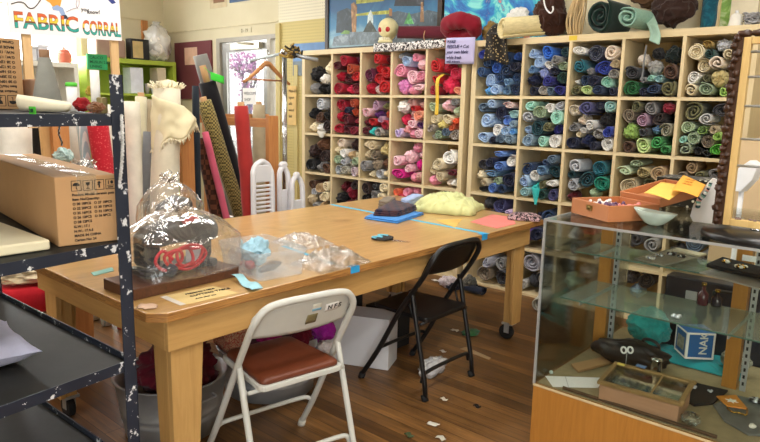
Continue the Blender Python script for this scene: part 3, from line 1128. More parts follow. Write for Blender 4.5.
CELLS['R', 0, 2] = 'white:579,51,8,f navy:593,57,9,r,dots ivory:612,52,9 teal:576,66,7 grey:587,71,4,c royal:602,71,9 beige:617,65,5 charcoal:616,76,6,r,flor darkdenim:584,79,6 navy:594,83,6 mint:606,83,7 olive:575,90,6 palelime:587,92,6 darkdenim:599,92,6 navy:611,92,5 white:573,81,3,c'
CELLS['R', 0, 3] = 'ivory:638,63,7,c,flor charcoal:633,75,8 charcoal:652,66,8,c,flor brown:671,71,9 emerald:627,87,10 mint:650,76,4 aqua:658,79,5 navy:641,88,6 darkdenim:652,89,7 olive:671,88,9,r blackgreen:669,54,9,c grey:645,78,4 black:655,54,6,c'
CELLS['R', 0, 4] = 'cream:692,54,8 mustard:703,49,4 silver:716,48,7,c darkgreen:710,56,5 cream:700,67,7 ivory:713,66,7 white:693,77,7 khaki:717,80,8,c sage:703,89,7 cream:688,91,6 olive:706,78,4 cream:723,58,5 lime:720,92,5 cream:740,64,6 maroon:738,87,5 sage:733,77,6'
CELLS['R', 1, 0] = 'slate:485,109,5 paleblue:491,104,5 navy:499,111,7 white:510,104,7,f,redp paleblue:488,119,8 cornflower:506,121,5 aqua:516,116,6 bluegrey:516,126,5 white:496,129,7 sky:505,132,5,r,flor paleblue:484,137,6 navy:492,139,4 slate:501,140,5 bluegrey:511,140,7 sky:518,132,5'
CELLS['R', 1, 1] = 'mint:533,105,6 sage:544,106,8 silver:561,104,6 silver:530,117,6 white:547,117,6 mint:558,117,8 deepteal:537,127,9 olive:551,129,6 indigo:562,130,6 paleblue:526,130,5 bluegrey:528,140,7 mint:541,140,7 white:555,140,8'
CELLS['R', 1, 2] = 'beige:575,110,6,r,flor tan:583,117,7,c,flor violet:591,106,8 navy:601,107,5 turquoise:613,105,7,r,flor black:605,120,9,c cream:579,127,4 white:589,128,6 grey:573,129,6 white:582,134,4 charcoal:600,131,6,r,flor royal:612,132,6 navy:572,141,7 navy:585,141,8,c navy:594,143,5 white:608,144,8'
CELLS['R', 1, 3] = 'olive:636,106,6 taupe:629,115,8 grey:647,111,7 burgundy:670,107,7,c mauve:643,123,7 steel:654,124,5,c olive:665,131,7,r,strp lime:627,132,9,c,dark brown:627,147,6 charcoal:645,134,5 palelime:645,146,8 green:660,147,7 green:669,147,5 darkbrown:657,112,7'
CELLS['R', 1, 4] = 'olive:694,110,11 charcoal:717,112,8 palegreen:686,124,7 white:705,124,7,r,dark sage:692,133,7 lime:704,135,6,r,dark lime:716,131,4 beige:711,133,4 taupe:702,143,7 palegreen:684,149,8,r,dark mint:682,141,4 black:696,153,5 blackgreen:704,154,5 bgreen:712,149,6 sage:733,143,6'
CELLS['R', 2, 0] = 'cornflower:502,153,6,f cornflower:499,163,7 charcoal:484,167,5 navy:491,165,5 white:510,163,8 steel:493,174,7,f cream:482,176,5,c beige:487,181,4 sage:495,182,4 navy:508,184,8 darkdenim:500,188,5 cornflower:487,188,5 black:480,188,3'
CELLS['R', 2, 1] = 'darkdenim:523,172,6 white:534,174,8 steel:545,173,7 deepteal:556,174,7 slate:553,166,5 denim:544,165,4 paleblue:523,185,6 aqua:527,192,5 turquoise:536,191,6,c olive:543,184,4 white:553,186,6,f darkgreen:545,193,5 violet:555,193,6'
CELLS['R', 2, 2] = 'silver:576,171,7,s deepteal:588,181,8 teal:599,171,7 jade:602,181,7 silver:571,184,6 maroon:569,195,5,c sage:590,190,5,c deepteal:568,174,4'
CELLS['R', 2, 3] = 'palegreen:627,168,7,f khaki:642,168,6 sage:635,160,6,f tan:660,173,8 beige:630,183,8 olive:647,180,6 white:638,190,4,c'
CELLS['R', 2, 4] = 'taupe:681,172,6 tan:690,168,6 olive:700,172,6 grey:711,174,6'
CELLS['R', 3, 0] = 'charcoal:486,203,6,c violet:500,207,7 lilac:511,212,5 charcoal:489,214,5'
CELLS['R', 3, 1] = 'navy:535,221,7,c darkdenim:547,217,7 dpurple:529,236,7 charcoal:548,241,7,c navy:538,238,6'
CELLS['R', 3, 2] = 'white:572,237,6,c,dark red:589,231,7,f charcoal:578,246,6 maroon:589,247,6 black:598,246,5'
CELLS['R', 3, 3] = 'taupe:624,240,8,r,flor charcoal:638,238,8 grey:652,243,7 charcoal:630,225,7,c olive:645,228,7 black:622,225,5'
CELLS['R', 3, 4] = 'charcoal:672,245,9,c slate:688,246,9 grey:700,250,8 black:684,233,8,c olive:670,232,6'
CELLS['R', 4, 0] = 'taupe:484,272,7 lavgrey:487,263,5 charcoal:501,276,7 grey:499,265,6'
CELLS['R', 4, 1] = 'lavgrey:530,259,10 charcoal:529,277,7,c white:523,285,5,r,dark grey:548,263,7 taupe:548,277,8 silver:553,290,5'
CELLS['R', 4, 2] = 'sage:568,284,8,c white:584,272,7,c,dark grey:592,289,6'
CELLS['R', 4, 3] = 'slate:620,278,7 bluegrey:634,282,7,c charcoal:627,268,8,c black:640,270,8'
CELLS['R', 4, 4] = 'charcoal:664,282,9 black:680,284,9,c slate:692,287,8 charcoal:672,268,9,c'


def place_rolls():
    used = {}
    for (rk, row, colm), txt in CELLS.items():
        XS = LX if rk == 'L' else RX
        li = 4 - row
        cyaw = random.Random(row * 7 + colm * 3 + (rk == 'L')).uniform(.01, .06) + (.03 if rk == 'L' else 0)
        x0, x1 = XS[colm] + TB / 2 + .004 + (.012 if colm == 0 else 0) + cyaw * .22, XS[colm + 1] - TB / 2 - .004 - (.012 if colm == len(XS) - 2 else 0) - cyaw * .10
        z0, z1 = LEVELS[li] + .003, LEVELS[li + 1] - (TB if li < 4 else 0) - .004
        it = []
        for w in txt.replace('bright blue', 'bright_blue').split():
            cn, q = w.split(':')
            cn = cn.replace('_', ' ')
            q = q.split(',')
            u, v, r = float(q[0]), float(q[1]), float(q[2])
            p = aty(u, v, YR0)
            rm = abs(aty(u, v - r, YR0).z - aty(u, v + r, YR0).z) / 2 * 1.12
            kd = q[3] if len(q) > 3 else 'r'
            if rk == 'L' and kd == 'r' and (int(u) * 7 + int(v) * 5) % 5 < 2:
                kd = 'c'
            it.append([p.x, p.z, rm, cn, kd, q[4] if len(q) > 4 else None, p.x, p.z])
        # settle: push apart, keep inside the cell, let the pile sink; give way or grow until the pile is snug
        TOL = .975

        def relax(n, g):
            for step in range(n):
                for i in range(len(it)):
                    a = it[i]
                    a[1] -= g
                    for j in range(i):
                        b_ = it[j]
                        dx, dz = a[0] - b_[0], a[1] - b_[1]
                        dd = sqrt(dx * dx + dz * dz) + 1e-9
                        ov = (a[2] + b_[2]) * TOL - dd
                        if ov > 0:
                            a[0] += dx / dd * ov / 2
                            a[1] += dz / dd * ov / 2
                            b_[0] -= dx / dd * ov / 2
                            b_[1] -= dz / dd * ov / 2
                for a in it:
                    a[0] += (a[6] - a[0]) * .03
                    a[1] += (a[7] - a[1]) * .02
                    a[0] = min(max(a[0], x0 + a[2]), x1 - a[2])
                    a[1] = min(max(a[1], z0 + a[2]), z1 - a[2])

        R0 = [a[2] for a in it]
        for rep in range(30):
            relax(40, .00015)
            hit = [0] * len(it)
            for i in range(len(it)):
                for j in range(i):
                    a, b_ = it[i], it[j]
                    ov = (a[2] + b_[2]) * TOL - sqrt((a[0] - b_[0]) ** 2 + (a[1] - b_[1]) ** 2)
                    if ov > .003:
                        hit[i] = max(hit[i], ov)
                        hit[j] = max(hit[j], ov)
            if not any(hit):
                break
            for i, a in enumerate(it):
                if hit[i] and a[2] > R0[i] * .55:
                    a[2] *= .985
        for i, a in enumerate(it):               # grow each into the room it has
            room = min([R0[i] * 1.2, a[0] - x0, x1 - a[0], a[1] - z0, z1 - a[1]] +
                       [sqrt((a[0] - b_[0]) ** 2 + (a[1] - b_[1]) ** 2) / TOL - b_[2] for j, b_ in enumerate(it) if j != i])
            a[2] = max(a[2], room)
        kindw = {'r': 'fabric roll', 's': 'fabric roll', 'f': 'folded fabric', 'c': 'fabric bundle'}
        nm = {'r': 'fabric_roll', 's': 'fabric_roll', 'f': 'folded_fabric', 'c': 'fabric_bundle'}
        descs = [(PATT[a[5]][1] if a[5] else '') + NAMEC.get(a[3], a[3]) + ' ' + kindw[a[4]] for a in it]
        for i, a in enumerate(it):
            same = [j for j in range(len(it)) if descs[j] == descs[i]]
            pos = ''
            if len(same) == 2:
                o_ = it[same[0] if same[1] == i else same[1]]
                if abs(a[0] - o_[0]) > abs(a[1] - o_[1]):
                    pos = 'left-hand ' if a[0] < o_[0] else 'right-hand '
                else:
                    pos = 'upper ' if a[1] > o_[1] else 'lower '
            elif len(same) > 2:
                order = sorted(same, key=lambda j: it[j][0])
                k = order.index(i)
                pos = 'leftmost ' if k == 0 else 'rightmost ' if k == len(order) - 1 else 'middle ' if len(order) == 3 else NUM[k] + '-from-left '
            label = f"{pos}{descs[i]} in the {ROWN[row]}, {NUM[colm]} cubby of the {'left' if rk == 'L' else 'right'} rack"
            rs = random.Random(hash((row, colm, i, rk == 'L')) & 0xffff)
            me = SP[rs.randrange(len(SP))] if a[4] in 'rs' else FL[rs.randrange(len(FL))] if a[4] == 'f' else CR[rs.randrange(len(CR))]
            key = nm[a[4]]
            o = bpy.data.objects.new(key, me)
            COL.objects.link(o)
            r = a[2]
            y = YR0 + rs.uniform(-.02, .035)
            L_ = rs.uniform(.26, .30) if rk == 'R' else rs.uniform(.20, .24)
            yaw = cyaw
            if a[4] == 's':
                yaw, L_, y = -.18, .16, YR0 + .02
            o.scale = (r, L_ if a[4] != 'c' else rs.uniform(.16, .22), r)
            if a[4] == 'f':
                o.scale = (r * 1.02, L_, r * 1.1)
            o.location = (a[0], y, a[1])
            o.rotation_euler = (0, rs.uniform(0, 6.28) if a[4] == 'r' else rs.uniform(-.15, .15), yaw)
            if a[4] == 's':
                o.rotation_euler = (0, 0, yaw)
                o.location.x -= .025
                o.location.y += .01
            if a[4] == 'r':
                o.rotation_euler = (0, o.rotation_euler[1], yaw)
            o.color = shade(PAL[a[3]], 1.18)
            if a[5]:
                o.material_slots[0].link = 'OBJECT'
                o.material_slots[0].material = PATT[a[5]][0]
            tag(o, label, 'fabric' if a[4] != 'r' else 'fabric roll', f"fabric in the {'left' if rk == 'L' else 'right'} cubby rack")


place_rolls()
# ================================================================== helpers for loose cloth
def roll_at(a, b, r, col, label, cat='fabric roll', name='fabric_roll', k=0, M=None, group=None, spin=0.0, sq=1.0):
    """rolled cloth whose open end faces out at a and whose body runs to b"""
    a, b = Vector(a), Vector(b)
    d = b - a
    o = bpy.data.objects.new(name, SP[k % len(SP)])
    COL.objects.link(o)
    o.location = a
    q = Vector((0, 1, 0)).rotation_difference(d.normalized())
    o.rotation_euler = (q.to_matrix() @ Matrix.Rotation(spin, 3, 'Y')).to_euler()
    o.scale = (r, d.length, r * sq)
    o.color = lin(PAL.get(col, col))
    if M:
        o.material_slots[0].link = 'OBJECT'
        o.material_slots[0].material = M
    return tag(o, label, cat, group)


def bundle(c, s, col, label, name='fabric_bundle', cat='fabric', k=0, M=None, rz=0.0, group=None, tilt=0.0):
    """bundled cloth centred on c with half sizes s"""
    o = bpy.data.objects.new(name, CR[k % len(CR)])
    COL.objects.link(o)
    o.scale = (s[0], s[1] * 2, s[2])
    o.rotation_euler = (0, tilt, rz)
    off = Matrix.Rotation(rz, 3, 'Z') @ Vector((0, -s[1], 0))
    o.location = Vector(c) + off
    o.color = lin(PAL.get(col, col))
    if M:
        o.material_slots[0].link = 'OBJECT'
        o.material_slots[0].material = M
    return tag(o, label, cat, group)


def bolt(a, b, r, col, label, core=True, M=None, name='fabric_bolt', cat='fabric bolt', group='fabric bolts leaning in the wooden bin', wr=.06, seed=0, cm=None, out=.03, sq=1.0):
    """cloth wound on a tube, standing from foot a to top b"""
    a, b = Vector(a), Vector(b)
    t = thing(name, label, cat, a, 0, group)
    d = (b - a).normalized()
    N = 14
    pts, rr = [], []
    sd = d.orthogonal().normalized()
    for i in range(N + 1):
        f = i / N
        w = noise.noise(Vector((f * 5 + seed, seed * 2.0, 0)))
        pts.append(a + (b - a) * f + sd * w * r * wr)
        rr.append(r * (1 + wr * noise.noise(Vector((f * 9, seed + 4.0, 1)))) * (.93 if i in (0, N) else 1))
    m = MB().tube(pts, rr, 20)
    o = m.build('cloth', M or FAB, t, color=PAL.get(col, col))
    if core:
        MB().tube([b - d * .05, b + d * out], min(r * .55, .026), 14).build('cardboard_tube', cm or M_card, t)
    return t


def flatpiece(poly, z, th, M, name, label, cat, col=None, wav=0.0, group=None):
    """thin piece lying at height z; poly in world xy, filled as a prism with soft edge"""
    b = MB().prism([(p[0], p[1]) for p in poly], th, Matrix.Translation((0, 0, z)))
    o = b.build(name, M, color=PAL.get(col, col) if col else None)
    return tag(o, label, cat, group)


# ================================================================== on top of the racks
ZT = 2.006


def topy(u, v, y):
    return aty(u, v, y)


# painting of a city square, leaning on the wall
def paint_mat(name, stops, sc, axis=None, dist=1.5):
    m = NT(name)
    v = m.coords()
    f = m.noise(v, sc, 5, 0.6, dist)
    if axis is not None:
        sp = m.n('SeparateXYZ')
        m.l(v, sp.inputs[0])
        a = m.n('Math', operation='MULTIPLY_ADD')
        m.l(f, a.inputs[0])
        a.inputs[1].default_value = 0.35
        m.l(sp.outputs[axis], a.inputs[2])
        f = a.outputs[0]
    m.set(Base_Color=m.ramp(f, [(p, lin(c)) for p, c in stops]), Roughness=0.45)
    m.bump(m.noise(v, 30, 3), 0.15, 0.004)
    return m.m


px0, px1 = topy(326, 30, 4.84).x, topy(443, 10, 4.84).x
pt = thing('painting', 'large dark-framed painting of a night city square standing on the left rack', 'painting', ((px0 + px1) / 2, 4.85, ZT))
H_P = .92
M_frame = wood('dark_frame', '#3a2c20', '#22180f', (1.5, 12, 12), 0.45, 0.6)
for a, c in (((px0, 4.82, ZT), (px0 + .05, 4.865, ZT + H_P)), ((px1 - .05, 4.82, ZT), (px1, 4.865, ZT + H_P)),
             ((px0 + .05, 4.82, ZT), (px1 - .05, 4.865, ZT + .05)), ((px0 + .05, 4.82, ZT + H_P - .05), (px1 - .05, 4.865, ZT + H_P))):
    MB().bb(a, c).build('frame', M_frame, pt, bevel=.006)
M_sky = paint_mat('painted_sky', ((.12, '#5d6e72'), (.30, '#8fb3c0'), (.42, '#3d7ea6'), (.60, '#1d5580'), (.95, '#173a5e')), 3, 'Z')
cv = MB().bb((px0 + .045, 4.835, ZT + .045), (px1 - .045, 4.845, ZT + H_P - .045)).build('canvas', M_sky, pt)
PW = px1 - px0


def pshape(poly, col, yoff, rough=.5):
    """paint shape in px of the photo, converted to the canvas plane"""
    q = [topy(u, v, 4.834 - yoff) for u, v in poly]
    m_ = MB()
    n_ = len(q)
    vs = [(p.x, 4.834 - yoff, max(p.z, ZT + .05)) for p in q] + [(p.x, 4.8355, max(p.z, ZT + .05)) for p in q]
    fs = [tuple(range(n_)), tuple(range(2 * n_ - 1, n_ - 1, -1))] + [(i, (i + 1) % n_, n_ + (i + 1) % n_, n_ + i) for i in range(n_)]
    m_.add(vs, fs)
    if 'paint_' + col not in MATS:
        c_ = [int(col[i:i + 2], 16) for i in (1, 3, 5)]
        hx = lambda f, g: '#%02x%02x%02x' % tuple(int(max(0, min(255, v * f + g))) for v in c_)
        MATS['paint_' + col] = paint_mat('paint_' + col[1:], ((.30, hx(.55, 6)), (.44, hx(.85, 8)), (.54, col), (.66, hx(1.1, 30)), (.75, hx(.6, 30))), 11, None, 1.0)
    return m_.build('painted_shape', MATS['paint_' + col], pt)


pshape([(332, 46), (334, 37), (352, 32), (376, 31), (400, 34), (440, 30), (446, 46)], '#6f7d86', .0005)
pshape([(336, 33), (337, 12), (347, 8), (352, 10), (352, 32)], '#2f3b44', .0008)
pshape([(352, 32), (351, 4), (354, 2), (357, 6), (356, 32)], '#9a7146', .0012)
pshape([(384, 31), (386, 14), (398, 11), (412, 14), (428, 10), (442, 13), (446, 32)], '#4d5d68', .0008)
pshape([(394, 6), (396, -4), (424, -4), (424, 6)], '#2a3038', .0009)
pshape([(356, 0), (384, -3), (384, 1), (356, 4)], '#a0a53c', .0011)
pshape([(356, 14), (370, 12), (390, 10), (390, 14), (370, 15), (356, 16)], '#a8ab3e', .0013)
pshape([(389, 16), (389, 8), (392, 9), (392, 16)], '#9a6b3e', .0014)
pshape([(404, 24), (409, 12), (414, 24)], '#4e9a55', .0013)
pshape([(367, 26), (368, 15), (370.5, 10), (373, 15), (373, 26)], '#b9c6c4', .0014)
pshape([(363, 32), (367, 24), (370, 20), (373, 25), (377, 32)], '#3a4038', .0016)
pshape([(340, 34), (345, 30), (350, 31), (349, 34)], '#6f9a45', .0015)
pshape([(420, 22), (421, 2), (423, 2), (424, 22)], '#8d6a48', .0013)

# abstract painting beside it
ax0_, ax1_ = topy(444, 10, 4.84).x + .01, topy(560, 10, 4.84).x
ap = thing('painting', 'unframed turquoise and coral abstract canvas behind the burgundy bundle', 'painting', ((ax0_ + ax1_) / 2, 4.84, ZT))
M_abs = paint_mat('abstract_paint', ((.30, '#d9c27a'), (.38, '#1f58a8'), (.44, '#2f86c4'), (.48, '#3fb8c6'), (.52, '#8fe0d8'), (.56, '#2f9fc0'), (.60, '#e07a68'), (.68, '#c94f4a')), 2.0, None, 1.6)
MB().bb((ax0_, 4.83, ZT), (ax1_, 4.86, ZT + .8)).build('canvas', M_abs, ap, bevel=.003)
MB().bb((ax0_ + .02, 4.862, ZT), (ax1_ - .02, 4.88, ZT + .78)).build('stretcher', M_bin, ap)
# green picture further right
gx0, gx1 = topy(712, 20, 4.82).x, topy(757, 20, 4.82).x
gp = thing('picture', 'pale-mounted green leafy picture standing at the right end of the rack top', 'picture', ((gx0 + gx1) / 2, 4.82, ZT))
M_leafy = paint_mat('leaf_print', ((.3, '#58803a'), (.45, '#86ad55'), (.55, '#cbd7b0'), (.7, '#e9e4d0')), 6)
MB().bb((gx0, 4.81, ZT), (gx1, 4.84, ZT + .5)).build('board', plain('cream_mount', '#e4dac0', 0.7), gp)
MB().bb((gx0 + .03, 4.807, ZT + .02), (gx1 - .16, 4.8095, ZT + .45)).build('print', M_leafy, gp)

# skull ornament
sk = topy(383, 47, 4.53)
skull = thing('skull', 'cream toy skull with red eyes on the rack top, left of the dark red roll', 'ornament', (sk.x, 4.585, ZT))
M_bone = plain('bone_paint', '#e3d8a6', 0.55, 0, 0.1, 20, .1, 60)
s = MB()
sc_ = Vector((sk.x, 4.60, ZT + .160))
vs, fs, nu, nv = [], [], 30, 20
for j in range(nv + 1):
    ph = pi * j / nv
    for i in range(nu):
        th = 2 * pi * i / nu
        d = Vector((sin(ph) * cos(th), sin(ph) * sin(th), cos(ph)))
        r = .096
        q = d * r
        q.x *= .92
        q.y *= 1.12
        face = max(0, -d.y)
        if d.z < -.1:
            q.x *= 1 - .35 * min(1, (-.1 - d.z) * 1.4)
            q.z *= 1.12
        for ex in (-.4, .4):                       # eye sockets pushed in
            dd = (d - Vector((ex, -.86, -.12)).normalized()).length
            q += Vector((0, .028, 0)) * max(0, 1 - dd / .32)
        dd = (d - Vector((0, -.88, -.5)).normalized()).length
        q += Vector((0, .02, 0)) * max(0, 1 - dd / .2)
        for ex in (-.62, .62):                     # cheek bones
            dd = (d - Vector((ex, -.65, -.5)).normalized()).length
            q += Vector((ex * .012, -.012, 0)) * max(0, 1 - dd / .3)
        vs.append(sc_ + Rz(radians(10)).to_3x3() @ q)
for j in range(nv):
    for i in range(nu):
        fs.append((j * nu + i, (j + 1) * nu + i, (j + 1) * nu + (i + 1) % nu, j * nu + (i + 1) % nu))
s.add(vs, fs, True)
s.build('cranium', M_bone, skull)
R28 = Rz(radians(10)).to_3x3()
jw = MB()
jp = [(R28 @ Vector((.060 * cos(a), -.04 - .060 * sin(a), 0))) for a in [pi * k / 10 for k in range(11)]]
jw.tube([sc_ + p + Vector((0, 0, -.118)) for p in jp], .014, 8)
jw.build('jaw', M_bone, skull)
tm = MB()
for k in range(1, 10):
    p = sc_ + R28 @ Vector((.052 * cos(pi * k / 10), -.046 - .060 * sin(pi * k / 10), -.096))
    tm.box(p, (.012, .009, .024))
tm.build('teeth', plain('tooth_white', '#eee8cc', .4), skull)
for ex in (-.038, .038):
    c_ = sc_ + R28 @ Vector((ex, -.078, -.013))
    MB().blob(c_, (.025, .018, .025), 0, 1, 0, 14, 8).build('eye', plain('red_eye', '#c01f22', .3), skull)

roll_at(topy(396, 36, 4.58) + Vector((0, .03, .03)), topy(444, 36, 4.58) + Vector((.02, .08, .03)), .062, '#5c1a28', 'long dark red fabric roll lying beside the skull on the left rack', k=3, spin=1.0)
MB_tie = MB().tube([Vector((topy(424, 36, 4.58).x + .0, 4.645 + .068 * cos(a), ZT + .074 + .068 * sin(a))) for a in [2 * pi * k / 20 for k in range(20)]], .004, 6, True)
tag(MB_tie.build('string_tie', plain('jute', '#c09a72', .9)), 'tan string tied round the long dark red roll', 'string')
F_skull = fabric_mat('white_on_black_print', '#f0ece8', 'blotch', 70, 1.0)
cl = topy(375, 44, 4.505)
cr = topy(446, 40, 4.505)


def strip(u, v):
    x = cl.x + (cr.x - cl.x) * u
    lump = .006 * sin(u * 21) + .005 * sin(u * 9 + 1)
    if v < .35:
        return (x, 4.488 - .004 * sin(u * 14), ZT - .045 + .065 * v / .35 + lump * .5 - .012 * (1 - u))
    return (x, 4.49 + .045 * (v - .35) / .65, ZT + .02 + lump * .3)


tag(MB().sheet(strip, 40, 8, .006).build('printed_fabric', F_skull, color='#2a2326'), 'black and white printed fabric strip under the skull, over the rack edge', 'fabric')
bcx = topy(458, 28, 4.56).x
rg, rr_ = [], []
for k in range(48):
    a = 2 * pi * k / 48
    w_ = noise.noise(Vector((cos(a) * 2.2, sin(a) * 2.2, 3)))
    rg.append(Vector((bcx + .125 * cos(a) + .012 * w_, 4.605 - .055 * sin(a), ZT + .124 + .052 * sin(a))))
    rr_.append(.066 * (1 + .16 * w_ + .10 * abs(noise.noise(Vector((cos(a) * 5, sin(a) * 5, 1))))) if True else 0)
b = MB().tube(rg, rr_, 24, True)
for i_, v_ in enumerate(b.v):
    n1 = noise.noise(v_ * 16) * .012 + noise.noise(v_ * 34) * .005
    c_ = rg[i_ // 24]
    b.v[i_] = v_ + (v_ - c_).normalized() * n1
    b.v[i_].z = max(b.v[i_].z, ZT + .001)
tag(b.build('fabric_bundle', FAB, color='#86182a'), 'big burgundy fabric bundle on the rack top above the handwritten note', 'fabric')
# handwritten note
n0, n1 = aty(445, 64, 4.467), aty(474, 66, 4.467)
nt_top = aty(446, 38, 4.467)
nn = thing('paper_note', 'lavender paper note with handwriting hanging from the rack top', 'note', ((n0.x + n1.x) / 2, 4.467, n0.z))
b = MB()
b.sheet(lambda u, v: (n0.x + (n1.x - n0.x) * u + .004 * v, 4.468 - .004 * sin(v * 2.5) - .003 * u, n0.z - .008 * u + (nt_top.z - n0.z) * v), 6, 8, .0008)
b.build('paper', plain('lavender_paper', '#b9b3d8', .8, 0, .03), nn)
M_hand = plain('navy_pen', '#34325c', .7)
hh = nt_top.z - n0.z
for tx, f, sz in (('PLEASE', .80, .030), ('RESCUE + Cut', .60, .038), ('your own fabric', .40, .036), ('while fresh', .19, .036), ('with scissors', .05, .028)):
    m_ = MB().text(tx, (n0.x + .018, 4.4625 - .003, n0.z + hh * f), (1, -.012, -.03), (0, 0, 1), sz, bold=.0006, shear=.2, xs=.92)
    m_.build('lettering', M_hand, nn)

# patterned cloth hanging over the join of the racks
F_spot = fabric_mat('black_gold_print', '#a9946a', 'dots', 46, .9)
hl, hr = aty(483, 60, 4.46), aty(507, 62, 4.46)


def hang(u, v):
    z0 = aty(495, 62, 4.46).z
    x = hl.x + (hr.x - hl.x) * (u * (1.05 - .25 * v) + .1 * v)
    if v < .72:
        return (x, 4.462 + .012 * sin(u * 9 + v * 3), z0 + .02 * sin(u * 5) + (ZT + .03 - z0) * v / .72)
    f = (v - .72) / .28
    return (x, 4.462 + .16 * f, ZT + .03 + .09 * sin(f * 2.0) + .01 * sin(u * 12))


tag(MB().sheet(hang, 22, 22, .008).build('printed_fabric', F_spot, color='#25211c'), 'black and gold printed fabric hanging down over the right rack corner', 'fabric')
bundle((topy(487, 24, 4.66).x, 4.72, ZT + .09), (.075, .07, .09), '#8f7340', 'mustard-brown fabric bundle behind the hanging black and gold cloth', k=2)
roll_at((topy(503, 33, 4.40).x, 4.37, ZT + .070), (topy(503, 33, 4.40).x + .24, 4.68, ZT + .115), .088, '#e8d9a6', 'fat cream fabric roll lying on the rack edge beside the white bundle', k=1, spin=2.0)
bundle((topy(518, 14, 4.74).x - .02, 4.765, ZT + .205), (.11, .05, .07), 'white', 'white fabric bundle on top behind the fat cream roll', k=4)
bundle((topy(547, 18, 4.66).x + .01, 4.665, ZT + .165), (.16, .13, .165), '#3e241a', 'dark brown fabric bundle holding a white hanger on the rack top', k=0)
hx = topy(548, 8, 4.52).x
hg = MB().tube(bez([(hx - .04, 4.52, ZT + .31), (hx - .035, 4.515, ZT + .26), (hx - .01, 4.51, ZT + .20), (hx + .03, 4.505, ZT + .165), (hx + .05, 4.505, ZT + .185), (hx + .045, 4.505, ZT + .21)]), .006, 8)
tag(hg.build('hanger_hook', M_white), 'white plastic hook hanging in front of the dark brown bundle', 'hook')
# tan fringe
f = MB()
fx = topy(576, 20, 4.55).x
for k in range(34):
    a = rnd.uniform(-1, 1)
    y = 4.56 + rnd.uniform(-.02, .05)
    f.tube(bez([(fx + a * .03, y + .05, ZT + .30), (fx + a * .05 + rnd.uniform(-.01, .01), y, ZT + .2), (fx + a * .055 + rnd.uniform(-.012, .012), y - .03, ZT + .09), (fx + a * .045, y - .02, ZT + .005)], 4), .006, 5)
tag(f.build('fringed_yarn', plain('tan_yarn', '#c3a97c', .95)), 'tan fringed yarn hank hanging between brown and dark green bundles', 'yarn', kind='stuff')
roll_at((topy(600, 16, 4.53).x, 4.50, ZT + .122), (topy(600, 16, 4.53).x + .03, 4.83, ZT + .122), .12, '#122e28', 'very dark green fabric roll on top of the rack', k=5)
# mint roll with a tail
mr = topy(629, 24, 4.40)
roll_at((mr.x, 4.36, ZT + .075), (mr.x + .04, 4.66, ZT + .075), .078, '#8fb7a4', 'mint green fabric roll with a loose tail over the rack edge', k=0, spin=.5)
tl = topy(648, 30, 4.47)


def tail(u, v):
    x = tl.x - .02 + .07 * u + .03 * (1 - v)
    if v < .7:
        return (x + .012 * sin(v * 5), 4.478 + .006 * sin(u * 6), ZT - .10 + .13 * v / .7 + .03 * (1 - u) * (1 - v))
    f_ = (v - .7) / .3
    return (x - .05 * f_, 4.478 + .08 * f_, ZT + .03 + .07 * f_)


tag(MB().sheet(tail, 10, 16, .006).build('fabric_tail', FAB, color='#a9cbb9'), 'pale mint loose end of cloth hanging beside the mint roll', 'fabric')
cdx = topy(647, 42, 4.478).x
tag(MB().tube(bez([(cdx, 4.474, ZT - .10), (cdx - .005, 4.470, ZT - .2), (cdx - .008, 4.478, ZT - .27), (cdx - .012, 4.47, ZT - .33)]), .006, 6).build('grey_cord', plain('grey_cord', '#77787a', .9)), 'grey cord hanging from the mint cloth into the cubby', 'cord')
bundle((topy(640, 6, 4.70).x + .09, 4.765, ZT + .275), (.19, .075, .10), '#5b4028', 'mid-brown fabric bundle behind the mint roll', k=3)
bundle((topy(672, 14, 4.55).x - .01, 4.61, ZT + .137), (.15, .10, .135), '#33211b', 'dark chocolate fabric bundle on the rack beside the teal bolt', k=5)
tx_ = topy(702, 20, 4.60).x
bolt((tx_ + .02, 4.66, ZT + .004), (tx_ + .03, 4.67, ZT + .5), .047, '#1c5f70', 'mottled teal fabric bolt standing on the right rack', core=True, group=None, M=fabric_mat('teal_mottle', '#123f55', 'blotch', 20, .7))
wpx = topy(710, 20, 4.7).x
tag(MB().bb((wpx + .02, 4.72, ZT), (wpx + .044, 4.76, ZT + .5)).build('wood_batten', M_birch), 'thin pale wood batten standing beside the teal bolt', 'batten')
# white thread cone and silver cord heap
cx_ = topy(735, 22, 4.58).x
tc = thing('thread_cone', 'white thread cone standing on top at the right end of the rack', 'thread cone', (cx_, 4.60, ZT))
MB().lathe([(.042, 0), (.044, .01), (.036, .05), (.028, .075), (.012, .085)], (cx_, 4.60, ZT), 20).build('thread', plain('white_thread', '#e6e2d8', .9, 0, .05, 30), tc)
MB().cyl((cx_, 4.60, ZT + .08), (cx_, 4.60, ZT + .10), .01, n=10).build('cone_tip', M_white, tc)
f = MB()
for k in range(26):
    u0 = rnd.uniform(0, 6)
    c_ = Vector((cx_ + .10 + rnd.uniform(-.02, .02), 4.56 + rnd.uniform(-.02, .03), ZT + .018 + rnd.uniform(0, .05)))
    f.tube([c_ + Vector((.04 * cos(u0 + a) , .025 * sin(u0 + a), .012 * sin(a * 2))) for a in [k2 * .5 for k2 in range(13)]], .0035, 5)
tag(f.build('silver_cord', plain('silver_cord', '#a9a9ad', .4, .5)), 'heap of tangled silver cord on the right end of the rack top', 'cord', kind='stuff')
# yellow price ticket on the rack edge
yt = aty(573, 38, 4.497)
tag(MB().bb((yt.x - .03, 4.497, yt.z - .016), (yt.x + .03, 4.4995, yt.z + .016)).build('shelf_ticket', plain('yellow_ticket', '#e2c43c', .7)), 'small yellow ticket stuck on the top edge of the right rack', 'ticket')
# long yellow measuring tape hanging in the fifth cubby
mt = aty(437, 95, 4.455)


